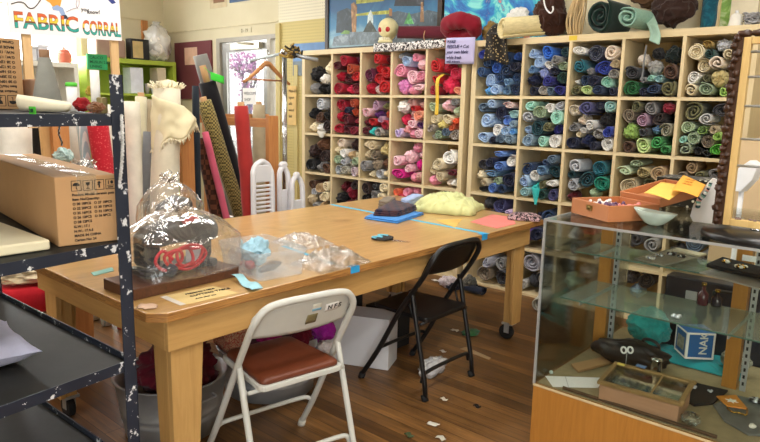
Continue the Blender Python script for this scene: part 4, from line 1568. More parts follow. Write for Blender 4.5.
def tape(u, v):
    x = mt.x + .010 * (u - .5) + .018 * max(0, v - .7) ** 1.0 * 3
    return (x + .024 * (u - .5), 4.456 + .006 * sin(v * 6) + (.06 * max(0, v - .85) / .15), aty(437, 115, 4.485).z + v * .36 - .06 * max(0, v - .85) * 2)


tag(MB().sheet(tape, 3, 24, .003).build('yellow_ribbon', plain('yellow_ribbon', '#e8bf3f', .7)), 'yellow ribbon hanging from the rose red roll over two cubbies', 'ribbon')
# turquoise tail in the right rack
tt = aty(536, 192, 4.47)
tag(MB().sheet(lambda u, v: (tt.x + (u - .5) * .07 * (1 - .7 * (1 - v)) - .01 * v, 4.476 + .006 * sin(u * 5 + v * 3), aty(536, 205, 4.47).z + v * .13), 8, 12, .005).build('fabric_tail', FAB, color=PAL['turquoise']), 'turquoise point of cloth hanging over a shelf of the right rack', 'fabric')
wt = aty(321, 134, 4.48)
tag(MB().sheet(lambda u, v: (wt.x + (u - .5) * .13 * (.35 + .65 * v), 4.484 + .008 * sin(u * 7), wt.z - .035 + v * .06), 8, 8, .005).build('fabric_tail', FAB, color='#dcd8cc'), 'white end of cloth hanging over the second shelf of the left rack', 'fabric')
# ================================================================== back wall by the door
po = thing('poster', 'cream printed paper poster high on the wall above the glazed door', 'poster', (-7.1, YW - .003, 2.56))
q0, q1 = aty(210, 9, YW - .003), aty(227, 8, YW - .003)
MB().bb((q0.x, YW - .004, q0.z), (q1.x, YW - .001, q0.z + .35)).build('paper', plain('cream_poster', '#c9b896', .8), po)
MB().bb((q0.x + .08, YW - .0055, q0.z + .06), (q1.x - .05, YW - .0042, q0.z + .13)).build('printed_block', plain('poster_brown', '#8d6a4f', .8), po)
q0, q1 = aty(230, 3, YW - .003), aty(250, 0, YW - .003)
tag(MB().bb((q0.x, YW - .012, q0.z), (q1.x, YW - .001, q0.z + .3)).build('picture', plain('blue_picture', '#3f5f86', .5, 0, .3, 8)), 'blue picture high on the wall right of the cream poster', 'picture')
q = [aty(*p, YW - .03) for p in ((293, 50), (326, 75), (293, 44))]
lp = thing('poster', 'blue landscape poster on the yellow pegboard beside the door', 'poster', (q[0].x, YW - .03, q[1].z))
x0_, x1_, z0_, z1_ = q[0].x, min(q[1].x, -5.06), q[1].z, q[2].z
MB().bb((x0_, YW - .032, z0_), (x1_, YW - .027, z1_)).build('sheet', plain('poster_sky', '#4f7db0', .5, 0, .25, 5), lp)
MB().bb((x0_, YW - .034, z0_), (x1_, YW - .0325, z0_ + (z1_ - z0_) * .45)).build('printed_block', plain('poster_slate', '#59676c', .5, 0, .3, 6), lp)
q = [aty(*p, YW - .055) for p in ((288, 125), (296, 125), (290, 86))]
yn = thing('paper_strip', 'narrow yellow paper strip with writing on the wall beside the left rack', 'notice', (q[0].x, YW - .05, q[0].z))
MB().bb((q[0].x, YW - .054, q[0].z), (q[1].x, YW - .050, q[2].z)).build('paper', plain('manila', '#d9b878', .8), yn)
for k in range(5):
    MB().text(('Mon-Fri', 'open', 'silk', 'wool', 'felt')[k], (q[0].x + .015, YW - .0555, q[2].z - .07 - k * .07), (1, 0, 0), (0, 0, 1), .045).build('lettering', M_ink, yn)

# notice taped on the door glass
q0, q1 = aty(243, 104, YW + .04), aty(256, 88, YW + .04)
dn = thing('paper_notice', 'white paper notice with printed lines on the door glass', 'notice', ((q0.x + q1.x) / 2, YW + .04, q0.z))
MB().bb((q0.x, YW + .040, q0.z), (q1.x, YW + .043, q1.z)).build('paper', M_paper, dn)
for k, tx in enumerate(('WELCOME', 'SHOP', 'HOURS', '10 - 4')):
    MB().text(tx, (q0.x + .03, YW + .0385, q1.z - .08 - k * .075), (1, 0, 0), (0, 0, 1), .05).build('lettering', plain('grey_ink', '#6a6a78', .8), dn)

# blossom tree outside
tr_ = thing('blossom_tree', 'pink blossoming tree outside behind the glazed door', 'tree', (-11.3, 8.6, 0))
b = MB()
rt = random.Random(3)
tips = []


def grow(p, d, L, r, n):
    q = p + d * L
    mid = (p + q) / 2 + Vector((rt.uniform(-.05, .05), rt.uniform(-.05, .05), .02)) * L * 2
    b.tube([p, mid, q], [r, r * .85, r * .65], 7)
    if n == 0:
        tips.append(q)
        return
    for k in range(3):
        a = rt.uniform(0, 6.28)
        s = rt.uniform(.35, .75)
        d2 = (d + Vector((cos(a) * s, sin(a) * s, rt.uniform(-.1, .3)))).normalized()
        grow(q, d2, L * rt.uniform(.62, .8), r * .62, n - 1)
    tips.append(mid)


grow(Vector((-11.35, 8.6, 0)), Vector((.06, 0, 1)), .95, .07, 4)
b.build('trunk', plain('bark', '#8d8398', .9), tr_)
bl = MB()
for p in tips:
    for k in range(4):
        c_ = p + Vector((rt.uniform(-.16, .16), rt.uniform(-.16, .16), rt.uniform(-.14, .14)))
        r_ = rt.uniform(.012, .028)
        bl.blob(c_, (r_, r_, r_), .3, 2, rt.random() * 9, 6, 4)
bo = bl.build('blossom', plain('blossom_pink', '#e0a9d8', .8, 0, .15, 3), tr_)
bo['kind'] = 'stuff'
struct(MB().bb((-22, YW + .1, -.12), (-1, 30, -.05)).build('ground_outside', plain('pavement', '#cfccc6', .9)))

# maroon notice board with a sheet
q0, q1 = aty(176, 84, YW - .02), aty(211, 40, YW - .02)
nb2 = thing('notice_board', 'maroon notice board with one sheet, on the wall left of the door', 'board', ((q0.x + q1.x) / 2, YW - .02, q0.z - .2))
MB().bb((q0.x, YW - .025, q0.z - .2), (q1.x, YW - .001, q1.z)).build('board', plain('maroon_board', '#6b3236', .8, 0, .06), nb2)
q2, q3 = aty(185, 65, YW - .026), aty(197, 47, YW - .026)
MB().bb((q2.x, YW - .028, q2.z), (q3.x, YW - .0255, q3.z)).build('sheet', plain('peach_sheet', '#d9b096', .8), nb2)

# ================================================================== shelves along the left wall
M_lime = plain('lime_paint', '#a3b83c', .55, 0, .05)
M_wshelf = plain('white_shelf', '#dcd8cc', .55, 0, .05)


def box_shelf(name, label, x0, x1, y0, y1, levels, top, M):
    t = thing(name, label, 'shelf', ((x0 + x1) / 2, (y0 + y1) / 2, 0))
    for yy in (y0, y1 - .05):
        MB().bb((x0, yy, 0), (x1, yy + .05, top - .055)).build('side_panel', M, t, bevel=.003)
    MB().bb((x0, y0, top - .055), (x1, y1, top)).build('top_board', M, t, bevel=.003)
    for z in levels:
        MB().bb((x0, y0 + .05, z - .03), (x1, y1 - .05, z)).build('shelf_board', M, t)
    MB().bb((x0, y0 + .05, .05), (x0 + .012, y1 - .05, top - .055)).build('back_panel', M, t)
    return t


GX = -7.82
gz = atx(130, 59, GX).z
gy0, gy1 = atx(86, 58, GX).y, atx(176, 64, GX).y
box_shelf('shelf_unit', 'lime green shelf unit in the far left corner', XL + .03, GX, gy0, min(gy1, YW - .05), (.5, 1.0, 1.56), gz, M_lime)
wy1 = atx(78, 63, GX).y
wz = atx(40, 61, GX).z
box_shelf('shelf_unit', 'white shelf unit on the left wall behind the hanging sign', XL + .03, GX, 1.9, min(wy1, gy0 - .02), (.5, 1.0, 1.45), wz, M_wshelf)


def wbox(name, label, cat, p0, p1, X, dx, M, zb=None, inset=None, bev=.006):
    """upright box-like item facing the room, from lower-left px to upper-right px on plane X"""
    a, c = atx(*p0, X), atx(*p1, X)
    z0 = zb if zb is not None else a.z
    o = MB().bb((X - dx, a.y, z0), (X, c.y, c.z)).build(name, M, bevel=bev)
    return tag(o, label, cat)


XG = GX - .03
gt = gz + .001
# black picture frame standing
a, c = atx(131, 59, XG), atx(149, 40, XG)
bf = thing('framed_picture', 'black box picture frame standing on the lime green shelf', 'framed picture', (XG, (a.y + c.y) / 2, gt))
MB().bb((XG - .12, a.y, gt), (XG, c.y, c.z)).build('frame', M_dark, bf, bevel=.004)
MB().bb((XG, a.y + .03, gt + .02), (XG + .004, c.y - .09, c.z - .03)).build('mount', plain('gold_mount', '#c9b078', .6, 0, .15, 9), bf)


def film_mat(name, white=.12, gloss=.28, sc=14, tint='#ffffff'):
    m = NT(name)
    m.t.nodes.remove(m.b)
    v = m.coords()
    bp = m.n('Bump')
    bp.inputs['Strength'].default_value = .9
    bp.inputs['Distance'].default_value = .02
    m.l(m.noise(v, sc, 3, .55, .9), bp.inputs['Height'])
    tr = m.n('BsdfTransparent')
    df = m.n('BsdfDiffuse')
    df.inputs[0].default_value = lin(tint)
    gl = m.n('BsdfGlossy')
    gl.inputs['Roughness'].default_value = .08
    m.l(bp.outputs[0], gl.inputs['Normal'])
    m.l(bp.outputs[0], df.inputs['Normal'])
    a = m.n('MixShader')
    a.inputs[0].default_value = white
    m.l(tr.outputs[0], a.inputs[1])
    m.l(df.outputs[0], a.inputs[2])
    lw = m.n('LayerWeight')
    lw.inputs[0].default_value = .25
    m.l(bp.outputs[0], lw.inputs['Normal'])
    ad = m.n('Math', operation='MULTIPLY_ADD')
    m.l(lw.outputs['Facing'], ad.inputs[0])
    ad.inputs[1].default_value = gloss * 1.6
    ad.inputs[2].default_value = gloss * .10
    c_ = m.n('MixShader')
    m.l(ad.outputs[0], c_.inputs[0])
    m.l(a.outputs[0], c_.inputs[1])
    m.l(gl.outputs[0], c_.inputs[2])
    m.l(c_.outputs[0], m.out.inputs[0])
    return m.m


M_film = film_mat('clear_film')
M_filmw = film_mat('milky_film', .35, .3, 12)


def bag_blob(c, s, seed, ridge=.16, nu=44, nv=30, flat=None):
    return MB().blob(c, s, .16, 1.6, seed, nu, nv, flat, ridge)


p = atx(163, 62, XG)
pb = atx(163, 50, XG)
sb = thing('plastic_sack', 'big clear sack of white stuffing on the lime green shelf', 'sack', (XG - .14, p.y, gt))
MB().blob((XG - .14, p.y, gt + .20), (.16, .145, .20), .3, 2.4, 4, 30, 22, gt + .004, .14).build('stuffing', plain('white_stuffing', '#e9e4da', .95, 0, .1, 9, .4, 25), sb)
MB().blob((XG - .14, p.y, gt + .23), (.19, .165, .235), .25, 2.0, 7, 36, 24, gt + .001, .10).lathe([(.05, 0), (.02, .05), (.05, .11)], (XG - .14, p.y, gt + .40), 14, wob=.5).build('sack_film', M_filmw, sb)
# things inside the green unit
zs_ = 1.561
for (u0, v0, u1, v1, colr, nm, lb, ct) in (
        (131, 86, 143, 68, '#dfe3ee', 'paper_stack', 'bluish white paper stack inside the lime green shelf', 'paper'),
        (158, 86, 166, 68, '#d9cdb0', 'cardboard_file', 'cream cardboard file inside the lime green shelf', 'file')):
    wbox(nm, lb, ct, (u0, v0), (u1, v1), XG - .02, .2, plain(nm + '_c', colr, .7), zs_)
for u, lb, colr in ((147, 'small grey cup inside the lime green shelf, beside the paper stack', '#a8a49a'), (153, 'small white cup inside the lime green shelf, beside the cream file', '#e6e4de')):
    pp = atx(u, 84, XG - .06)
    o = MB().lathe([(.022, 0), (.032, .13), (.030, .13), (.021, .006)], (XG - .06, pp.y, zs_), 18).build('cup', plain('cup_' + colr[1:], colr, .5))
    tag(o, lb, 'cup')
# things on top, left part
a, c = atx(97, 59, XG), atx(126, 40, XG)
sc1 = thing('suitcase', 'dusty brown suitcase on the lime green shelf behind the sign', 'suitcase', (XG - .1, (a.y + c.y) / 2, gt))
MB().bb((XG - .26, a.y, gt), (XG, c.y, c.z)).build('body', plain('suitcase_brown', '#9c7f6f', .7, 0, .12, 6), sc1, bevel=.03)
hy = (a.y + c.y) / 2
MB().tube(bez([(XG - .13, hy - .06, c.z - .005), (XG - .13, hy - .05, c.z + .03), (XG - .13, hy + .05, c.z + .03), (XG - .13, hy + .06, c.z - .005)]), .008, 8).build('handle', M_dark, sc1)
# green notice on the shelf front
a, c = atx(88, 69, GX + .03), atx(107, 55, GX + .03)
gs_ = thing('green_notice', 'green handwritten notice fixed to the front of the lime shelf', 'notice', (GX + .03, (a.y + c.y) / 2, a.z))
MB().bb((GX + .002, a.y, a.z), (GX + .03, c.y, c.z)).build('card', plain('green_card', '#2f9a5c', .8), gs_)
for k, tx in enumerate(('CALICO', 'MUSLIN 2.00', 'LINING')):
    MB().text(tx, (GX + .031, a.y + .025, c.z - .055 - k * .052), (0, 1, 0), (0, 0, 1), .045, bold=.0006).build('lettering', plain('dark_green_ink', '#0f4527', .8), gs_)

# on the white shelf
wt_ = wz + .001
for (u0, u1, v1, colr, lb) in ((29.5, 36.5, 46, '#cfd0d4', 'pale grey storage bin on the white shelf, furthest left'), (39, 48, 45, '#e4e4ea', 'white storage bin on the white shelf beside the grey bin')):
    a, c = atx(u0, 61, XG), atx(u1, v1, XG)
    o = thing('storage_bin', lb, 'bin', (XG - .1, (a.y + c.y) / 2, wt_))
    MB().bb((XG - .22, a.y, wt_), (XG, c.y, c.z - .03)).build('body', plain('bin_' + colr[1:], colr, .5), o, bevel=.012)
    MB().bb((XG - .23, a.y - .008, c.z - .03), (XG + .008, c.y + .008, c.z)).build('lid', plain('bin_' + colr[1:], colr, .5), o, bevel=.006)
pp = atx(64.5, 60, XG - .08)
pot = thing('pot', 'terracotta lidded pot on the white shelf, right of the storage bins', 'pot', (XG - .08, pp.y, wt_))
M_terra = plain('terracotta', '#cf6f55', .7, 0, .08)
MB().lathe([(.062, 0), (.078, .03), (.078, .10), (.06, .13)], (XG - .08, pp.y, wt_), 22).build('body', M_terra, pot)
MB().lathe([(.064, .128), (.05, .15), (.014, .165), (.012, .185), (.002, .19)], (XG - .08, pp.y, wt_), 20).build('lid', M_terra, pot)

# ================================================================== wooden fabric bin behind the table
bn = thing('fabric_bin', 'open wooden bin frame behind the table, holding upright bolts', 'bin', (-4.3, 2.4, 0))
BX = -4.07
for yy in (atx(63, 140, -4.05).y, 2.56, 3.345):
    MB().bb((BX - .045, yy - .05, 0), (BX, yy + .05, 1.375)).build('post', M_bin, bn, bevel=.003)
for yy in (.8, 1.9, 3.345):
    MB().bb((-5.02, yy - .04, 0), (-4.98, yy + .04, 1.36)).build('post', M_bin, bn, bevel=.003)
M_binh = wood('fir_rail', '#c8894f', '#a9683a', (14, 1, 14), .6, .6)
MB().bb((-4.975, .76, 1.29), (-4.945, 3.39, 1.36)).build('rail', M_binh, bn, bevel=.003)
MB().bb((-4.72, 3.0, 1.325), (-4.69, 3.80, 1.375)).build('rail', M_binh, bn, bevel=.003)
MB().bb((-4.68, 3.30, 1.28), (BX - .05, 3.34, 1.35)).build('rail', wood('fir_side_rail', '#c8894f', '#a9683a', (1, 14, 14), .6, .6), bn, bevel=.003)
MB().bb((BX - .04, .78, .34), (BX - .01, 3.30, .46)).build('rail', M_binh, bn, bevel=.003) if False else None


def lean(u0, v0, u1, v1, X0, X1, foot=0.0):
    """line through two px (upper on plane X1, lower on plane X0), extended down to the floor"""
    a, c = atx(u0, v0, X1), atx(u1, v1, X0)
    d = (c - a)
    k = (a.z - foot) / (a.z - c.z)
    return a + d * k, a


def lean_bolt(u0, v0, u1, v1, rpx, col, label, X0=-3.72, X1=-3.9, **kw):
    f, t_ = lean(u0, v0, u1, v1, X0, X1)
    fw = -(t_.x * -.6466 + t_.y * .742)
    dep = t_.x * -.6466 + t_.y * .742
    r = rpx / 640 * abs(dep)
    f.z = r * .1
    return bolt(f, t_, r, col, label, **kw)


F_gold = fabric_mat('gold_check', '#2f2a1a', 'check', 70, .85)
F_leop = fabric_mat('brown_check', '#2b1712', 'check', 26, .8)
F_polka = fabric_mat('red_polka', '#e86a6a', 'dots', 70, .7)
def LB(u0, v0, u1, v1, r, col, label, X, **kw):
    return lean_bolt(u0, v0, u1, v1, r, col, label, X0=X, X1=X - .04, **kw)


LB(195.5, 86, 197.5, 195, 3.6, '#232a33', 'slim charcoal bolt standing upright beside the left bin post', -4.165, seed=1, core=False, wr=.02)
LB(207, 82, 241, 205, 9, '#17161a', 'fat black bolt on a cardboard tube leaning in the bin', -4.43, seed=2, out=.13, wr=.03)
LB(204, 101, 237, 205, 7.5, '#a8985c', 'gold and black checked bolt leaning in the bin', -4.30, seed=3, M=F_gold, wr=.03)
LB(205, 132, 222, 200, 3.6, '#cf5f78', 'slim pink bolt leaning in front of the brown checked one', -4.11, seed=4, core=False, wr=.03)
LB(201, 138, 215, 208, 6.5, '#6d3f2b', 'dark brown checked bolt leaning in the bin', -4.19, seed=5, M=F_leop, core=False, wr=.03)
LB(241, 106, 249, 205, 7.2, '#a8322f', 'brick red bolt with loose cloth near the right bin post', -3.97, seed=6, wr=.12)
LB(259, 105, 259, 160, 6.5, '#b8a88a', 'beige bolt standing upright beside the brick red one', -4.60, seed=7, wr=.1)
LB(200, 55, 222, 130, 7.5, '#8d8c88', 'tall grey bolt in plastic wrap behind the black bolt', -4.80, seed=8, core=False, wr=.03)
# green tag on the black bolt
gt_ = atx(216, 76, -4.38)
tag(MB().sheet(lambda u, v: (gt_.x + .02 * u, gt_.y - .05 + .11 * u, gt_.z - .03 + .06 * v - .03 * u), 4, 4, .002).tube([(gt_.x - .01, gt_.y - .10, gt_.z + .06), (gt_.x, gt_.y - .05, gt_.z + .02)], .002, 5).build('green_tag', plain('neon_green', '#3fd23c', .6)), 'neon green tag hanging beside the cardboard tube of the black bolt', 'tag')

# big cream roll with frayed cloth
fr, tp_ = lean(167, 88, 165, 180, -4.0, -4.0)
cb = bolt(fr, tp_, .094, '#e4dcc6', 'fat cream bolt with frayed cloth, left of the bin post', core=False, seed=9, wr=.08)
fz = MB()
for k in range(60):
    a = 2 * pi * k / 60
    c0 = tp_ + Vector((.07 * cos(a), .078 * sin(a), -.01))
    fz.tube([c0, c0 + Vector((.03 * cos(a) + rnd.uniform(-.02, .02), .03 * sin(a) + rnd.uniform(-.02, .02), .03 + rnd.uniform(-.02, .03)))], .004, 4)
fz.blob(tp_, (.08, .08, .05), .4, 4, 3, 22, 12)
fo = fz.build('frayed_top', plain('cream_fray', '#e3d8b8', .95), cb)
e_cam = Vector((-tp_.x, -tp_.y, 0)).normalized()
e_rt = Vector((-e_cam.y, e_cam.x, 0))
if e_rt.dot(Vector((.75, .66, 0))) < 0:
    e_rt = -e_rt


def ragged(u, v):
    a = radians(-65 + 185 * u)
    flare = .085 * sin(min(1, v * 1.15) * pi * .62) * max(0, sin(a - .35)) ** 2 + .004 * v
    r_ = .108 + flare + (.010 * sin(u * 19 + v * 3) + .010 * sin(u * 9 + 2)) * v + .012 * noise.noise(Vector((u * 5, v * 4, 2)))
    drop = .05 + .10 * u * (1 - v) + v * (.36 - .17 * u + .022 * sin(u * 14))
    c_ = tp_ + Vector((0, 0, -drop))
    return c_ + e_cam * (r_ * cos(a)) + e_rt * (r_ * sin(a))


MB().sheet(ragged, 40, 18, .006).build('loose_cloth', plain('cream_cloth', '#e6dcb8', .95, 0, .06, 12), cb)
fz = MB()
for k in range(110):
    if k < 80:
        c0 = Vector(ragged(k / 79, 1))
        dr_ = Vector((0, 0, -1))
    else:
        c0 = Vector(ragged(1, (k - 80) / 29))
        dr_ = Vector((-.3, .6, -.5))
    fz.tube([c0, c0 + dr_ * rnd.uniform(.015, .04) + Vector((rnd.uniform(-.012, .012), rnd.uniform(-.012, .012), 0))], .004, 4)
fz.build('fringe', MATS['cream_fray'], cb)['kind'] = 'stuff'

# left part of the bin: bolts seen under the upper rail
LB(131, 102, 133, 175, 9, '#e9e4d6', 'white bolt right of the navy shelving post', -4.14, seed=10, core=False, wr=.03)
LB(141, 97, 140, 170, 6, '#dcd6b8', 'pale cream bolt beside the frayed cream bolt', -4.36, seed=11, wr=.03)
LB(151, 100, 147, 175, 5.5, '#b3a387', 'tan bolt behind the frayed cream bolt', -4.52, seed=12, core=False, wr=.03)
LB(147.5, 132, 146, 180, 4.5, '#8f9199', 'grey denim bolt low down beside the frayed cream bolt', -4.245, seed=13, core=False, wr=.04)
LB(123, 116, 140, 168, 4, '#2a2420', 'dark brown bolt between two white bolts', -4.60, seed=22, core=False, wr=.02)
LB(96, 112, 104, 168, 10, '#c02433', 'red dotted bolt under the upper rail of the shelving', -4.0, seed=14, M=F_polka, core=False, wr=.03)
LB(80, 112, 86, 160, 5, '#a9c2cc', 'pale blue striped bolt beside the red dotted one', -4.15, seed=15, M=fabric_mat('blue_stripe', '#f0f2f0', 'stripe', 18, .8), core=False, wr=.02)
LB(74, 112, 79, 165, 7, '#e9e6dd', 'white bolt beside the orange-brown bin post', -4.30, seed=16, core=False, wr=.02)
LB(108, 105, 114, 165, 7, '#eae6dc', 'white bolt hidden partly by the navy post', -4.28, seed=17, core=False, wr=.02)
LB(13, 112, 15, 158, 16, '#ece8de', 'very fat white bolt at the left edge behind the carton', -4.3, seed=18, core=False, wr=.02)
LB(37, 115, 40, 160, 6, '#211d1b', 'black bolt beside the very fat white one', -4.4, seed=19, core=False, wr=.02)
# wooden boards of the next bin
q = [atx(*p, -4.13) for p in ((39, 118), (52, 118), (56, 160), (44, 160))]
q += [v + Vector((-.022, 0, 0)) for v in q]
dz_ = q[2] - q[1]
for i in (2, 3, 6, 7):
    q[i] = q[i] + dz_ * (q[i].z / -dz_.z - .001)
for i in (0, 1, 4, 5):
    q[i] = q[i] - dz_ * .12
b = MB().add(q, [(0, 1, 2, 3), (7, 6, 5, 4), (0, 4, 5, 1), (1, 5, 6, 2), (2, 6, 7, 3), (3, 7, 4, 0)])
tag(b.build('wooden_board', wood('pale_board', '#dcb27a', '#c39556', (14, 14, 1), .6, .6)), 'slanting pale board leaning in the bin beside the black bolt', 'board')
F_gflor = fabric_mat('green_floral', '#3f7f86', 'blotch', 60, .9)
gfp = atx(63, 156, -3.55)
bundle(gfp, (.07, .05, .05), '#d8e4dc', 'green and white floral cloth tucked behind the carton', k=2, M=F_gflor)
tag(MB().bb((gfp.x - .07, gfp.y - .08, 0), (gfp.x + .07, gfp.y + .08, gfp.z - .05)).build('wooden_crate', M_bin, bevel=.004), 'plain wooden crate under the floral cloth, behind the carton', 'crate')

# red ribbed cloth and cream roll on a plank behind the table end
rp = atx(32, 288, -3.5)
tag(MB().bb((-3.75, rp.y - .5, 0), (-3.32, rp.y + .14, rp.z - .105)).build('wooden_crate', M_bin, bevel=.004), 'low wooden crate behind the table end, under the red ribbed cloth', 'crate')
b = MB()
nn_ = 60
prof = [(-.095, .92), (-.06, 1.0), (.00, 1.0), (.03, .92)]
vs = [(rp.x + (.155 + .006 * cos(30 * 2 * pi * k / nn_)) * w_ * cos(2 * pi * k / nn_), rp.y - .02 + (.175 + .006 * cos(30 * 2 * pi * k / nn_)) * w_ * sin(2 * pi * k / nn_), rp.z + h_) for h_, w_ in prof for k in range(nn_)]
fs = [(j * nn_ + k, j * nn_ + (k + 1) % nn_, (j + 1) * nn_ + (k + 1) % nn_, (j + 1) * nn_ + k) for j in range(3) for k in range(nn_)] + [tuple(range(nn_ - 1, -1, -1)), tuple(3 * nn_ + k for k in range(nn_))]
b.add(vs, fs, True)
tag(b.build('ribbed_fabric', FAB, color='#c41f2c'), 'red ribbed fabric roll on the low crate behind the table', 'fabric')
bundle((rp.x - .02, rp.y - .02, rp.z + .085), (.14, .15, .055), '#d9c8a8', 'cream cloth lying on top of the red ribbed roll', k=1)

# ================================================================== white folding chairs stacked by the bin
M_wch = plain('white_resin', '#e6e6ea', .4, 0, .03)


def resin_chair(y0, y1, X, z0, z1, label, slats):
    t = thing('resin_chair', label, 'chair', (X, (y0 + y1) / 2, 0), 0, 'white folded chairs by the bin')
    fr_ = MB()
    rr = .05
    pth = bez([(X, y0, .02), (X, y0, z1 - .2), (X - .01, y0 + .015, z1 - .05), (X - .01, y0 + .07, z1), (X - .01, y1 - .07, z1), (X - .01, y1 - .015, z1 - .05), (X, y1, z1 - .2), (X, y1, .02)])
    fr_.tube(pth, .022, 10)
    fr_.build('frame', M_wch, t)
    if slats:
        k = 0
        z = z0
        while z < z1 - .17:
            MB().bb((X - .012, y0 + .02, z), (X + .012, y1 - .02, z + .017)).build('slat', M_wch, t, bevel=.004)
            z += .032
        MB().bb((X - .012, y0 + .02, z1 - .15), (X + .012, y1 - .02, z1 - .02)).build('back_panel', M_wch, t, bevel=.006)
    else:
        MB().bb((X - .012, y0 + .02, z1 - .55), (X + .012, y1 - .02, z1 - .2)).build('back_panel', M_wch, t, bevel=.006)
    return t


a, c = atx(253, 163, -3.86), atx(272, 163, -3.86)
resin_chair(a.y, c.y, -3.86, .30, a.z, 'white folding chair with slatted back, left of the right bin post', True)
a, c = atx(279, 168, -3.95), atx(290, 168, -3.95)
resin_chair(a.y - .3 + .32, c.y, -3.97, .4, a.z + .02, 'white folded chair right beside the right bin post', False)
a, c = atx(289, 176, -3.9), atx(299, 176, -3.9)
resin_chair(a.y + .03, c.y + .04, -3.9, .4, a.z, 'lower white folded chair nearest the left rack', False)
# pale blue cloth behind
p = atx(259, 152, -4.82)
bundle(p, (.07, .08, .11), '#b9d3de', 'pale blue and white cloth behind the slatted chair', k=3, M=F_flor)
tag(MB().bb((p.x - .05, p.y - .02, 0), (p.x + .05, p.y + .09, p.z - .113)).build('cardboard_box', M_card, bevel=.004), 'tall cardboard box behind the slatted white chair', 'box')

# ================================================================== chrome garment rail with a hanger
gr = thing('garment_rail', 'chrome garment rail standing left of the left rack', 'clothes rail', (-4.5, 3.9, 0))
GXr = -4.5
pa, pb_ = atx(283.5, 52, GXr), atx(287, 52, GXr)
for q in (pa, pb_ + Vector((-.06, .03, 0))):
    MB().cyl((q.x, q.y, .03), (q.x, q.y, q.z), .015, n=12).build('upright', M_chrome, gr)
MB().tube([(pa.x - .2, pa.y, .03), (pa.x + .2, pa.y, .03)], .014, 10).build('foot', M_chrome, gr)
c = atx(318, 60, GXr + .25)
zb = pa.z - .01
MB().tube([(pa.x, pa.y, zb), (c.x, c.y, c.z)], .017, 12).build('hanging_bar', M_steel, gr)
e = atx(250, 61, GXr - .2)
MB().tube([(pa.x, pa.y, zb), (e.x, e.y, e.z + .0)], .013, 12).build('hanging_bar', plain('clear_acrylic', '#c9d6dc', .2, .2), gr)
MB().blob((pa.x, pa.y, zb + .01), (.03, .03, .03), 0, 1, 0, 12, 8).build('connector', M_chrome, gr)
# hanger hanging from the bar
hgp = (Vector((pa.x, pa.y, zb)) + (Vector(e) - Vector((pa.x, pa.y, zb))) * .5)
hd = Vector((.25, .97, 0)).normalized()
hl_, hr_, ht_ = atx(244, 82, hgp.x), atx(290, 83, hgp.x), atx(267, 66, hgp.x)
wy = (hr_.y - hl_.y) / 2
hc = Vector((hgp.x, ht_.y, ht_.z))
hgr = thing('coat_hanger', 'wooden coat hanger hanging on the chrome rail before the door', 'hanger', (hc.x, hc.y, hl_.z))
arm = [hc + Vector((0, -wy, hl_.z - hc.z)), hc + Vector((0, -wy * .82, (hl_.z - hc.z) * .82)), hc + Vector((0, -wy * .4, (hl_.z - hc.z) * .3)), hc + Vector((0, -wy * .12, .015)), hc + Vector((0, 0, .02)), hc + Vector((0, wy * .12, .015)), hc + Vector((0, wy * .4, (hl_.z - hc.z) * .3)), hc + Vector((0, wy * .82, (hl_.z - hc.z) * .82)), hc + Vector((0, wy, hl_.z - hc.z))]
MB().tube(bez(arm, 4), [.012 + .012 * (1 - abs(i / 32 * 2 - 1)) for i in range(33)], 10).build('shoulders', plain('hanger_wood', '#c58a55', .4, 0, .1), hgr)
MB().tube([arm[1], arm[-2]], .008, 8).build('trouser_bar', plain('hanger_bar', '#b57a55', .4), hgr)
MB().tube([hc + Vector((0, 0, .02)), hc + Vector((0, 0, .055))] + [Vector((hgp.x, hc.y, zb - .0 + .0)) + Vector((0, .024 * sin(a), .024 * cos(a) )) for a in [pi * 1.0 - k * .35 for k in range(11)]], .003, 6).build('hook', M_chrome, hgr)
# tangle of yellow and black straps on the rail
sx_ = atx(293, 52, GXr + .1)
st_ = MB()
M_strapA, M_strapB = plain('mustard_strap', '#a3853f', .8), plain('black_strap', '#2a2822', .8)
for k in range(14):
    c0 = Vector((sx_.x + rnd.uniform(-.05, .05), sx_.y + rnd.uniform(-.07, .07), sx_.z + rnd.uniform(-.03, .06)))
    pts = bez([c0 + Vector((rnd.uniform(-.04, .04), rnd.uniform(-.06, .06), rnd.uniform(-.05, .05))) for _ in range(4)], 4)
    st_.cur = k % 2
    st_.tube(pts, .008, 5)
tag(st_.build('strap_tangle', [M_strapA, M_strapB]), 'tangle of mustard and black straps hung on the garment rail', 'straps', kind='stuff')

# ================================================================== painted sign on two sticks
SGX = -4.0
s0, s1 = atx(10, 33, SGX), atx(122, 41, SGX)
sw = s1.y - s0.y
sgn = thing('shop_sign', 'white painted sign reading FABRIC CORRAL on two wooden sticks', 'sign', (SGX, (s0.y + s1.y) / 2, 1.3))
rd = Vector((0, sw, s1.z - s0.z)).normalized()
ud = Vector((0, -rd.z, rd.y))
Hs = .50


def spt(a, b, off=0.0):
    """point on the sign: a along, b up from the lower left corner (metres)"""
    return Vector((SGX + off, s0.y, s0.z)) + rd * a + ud * b


b = MB()
vs = [spt(0, 0), spt(sw, 0), spt(sw, Hs), spt(0, Hs)]
vs += [v + Vector((-.008, 0, 0)) for v in vs]
b.add(vs, [(0, 1, 2, 3), (7, 6, 5, 4), (0, 4, 5, 1), (1, 5, 6, 2), (2, 6, 7, 3), (3, 7, 4, 0)])
b.build('board', plain('sign_white', '#f1eff2', .6, 0, .02), sgn)
for u in (28, 115):
    q = atx(u, 60, SGX - .02)
    MB().bb((SGX - .035, q.y - .024, 1.30), (SGX - .012, q.y + .024, s0.z + Hs)).build('stick', wood('pale_stick', '#dcb887', '#c79d66', (14, 14, 1), .6, .5), sgn)


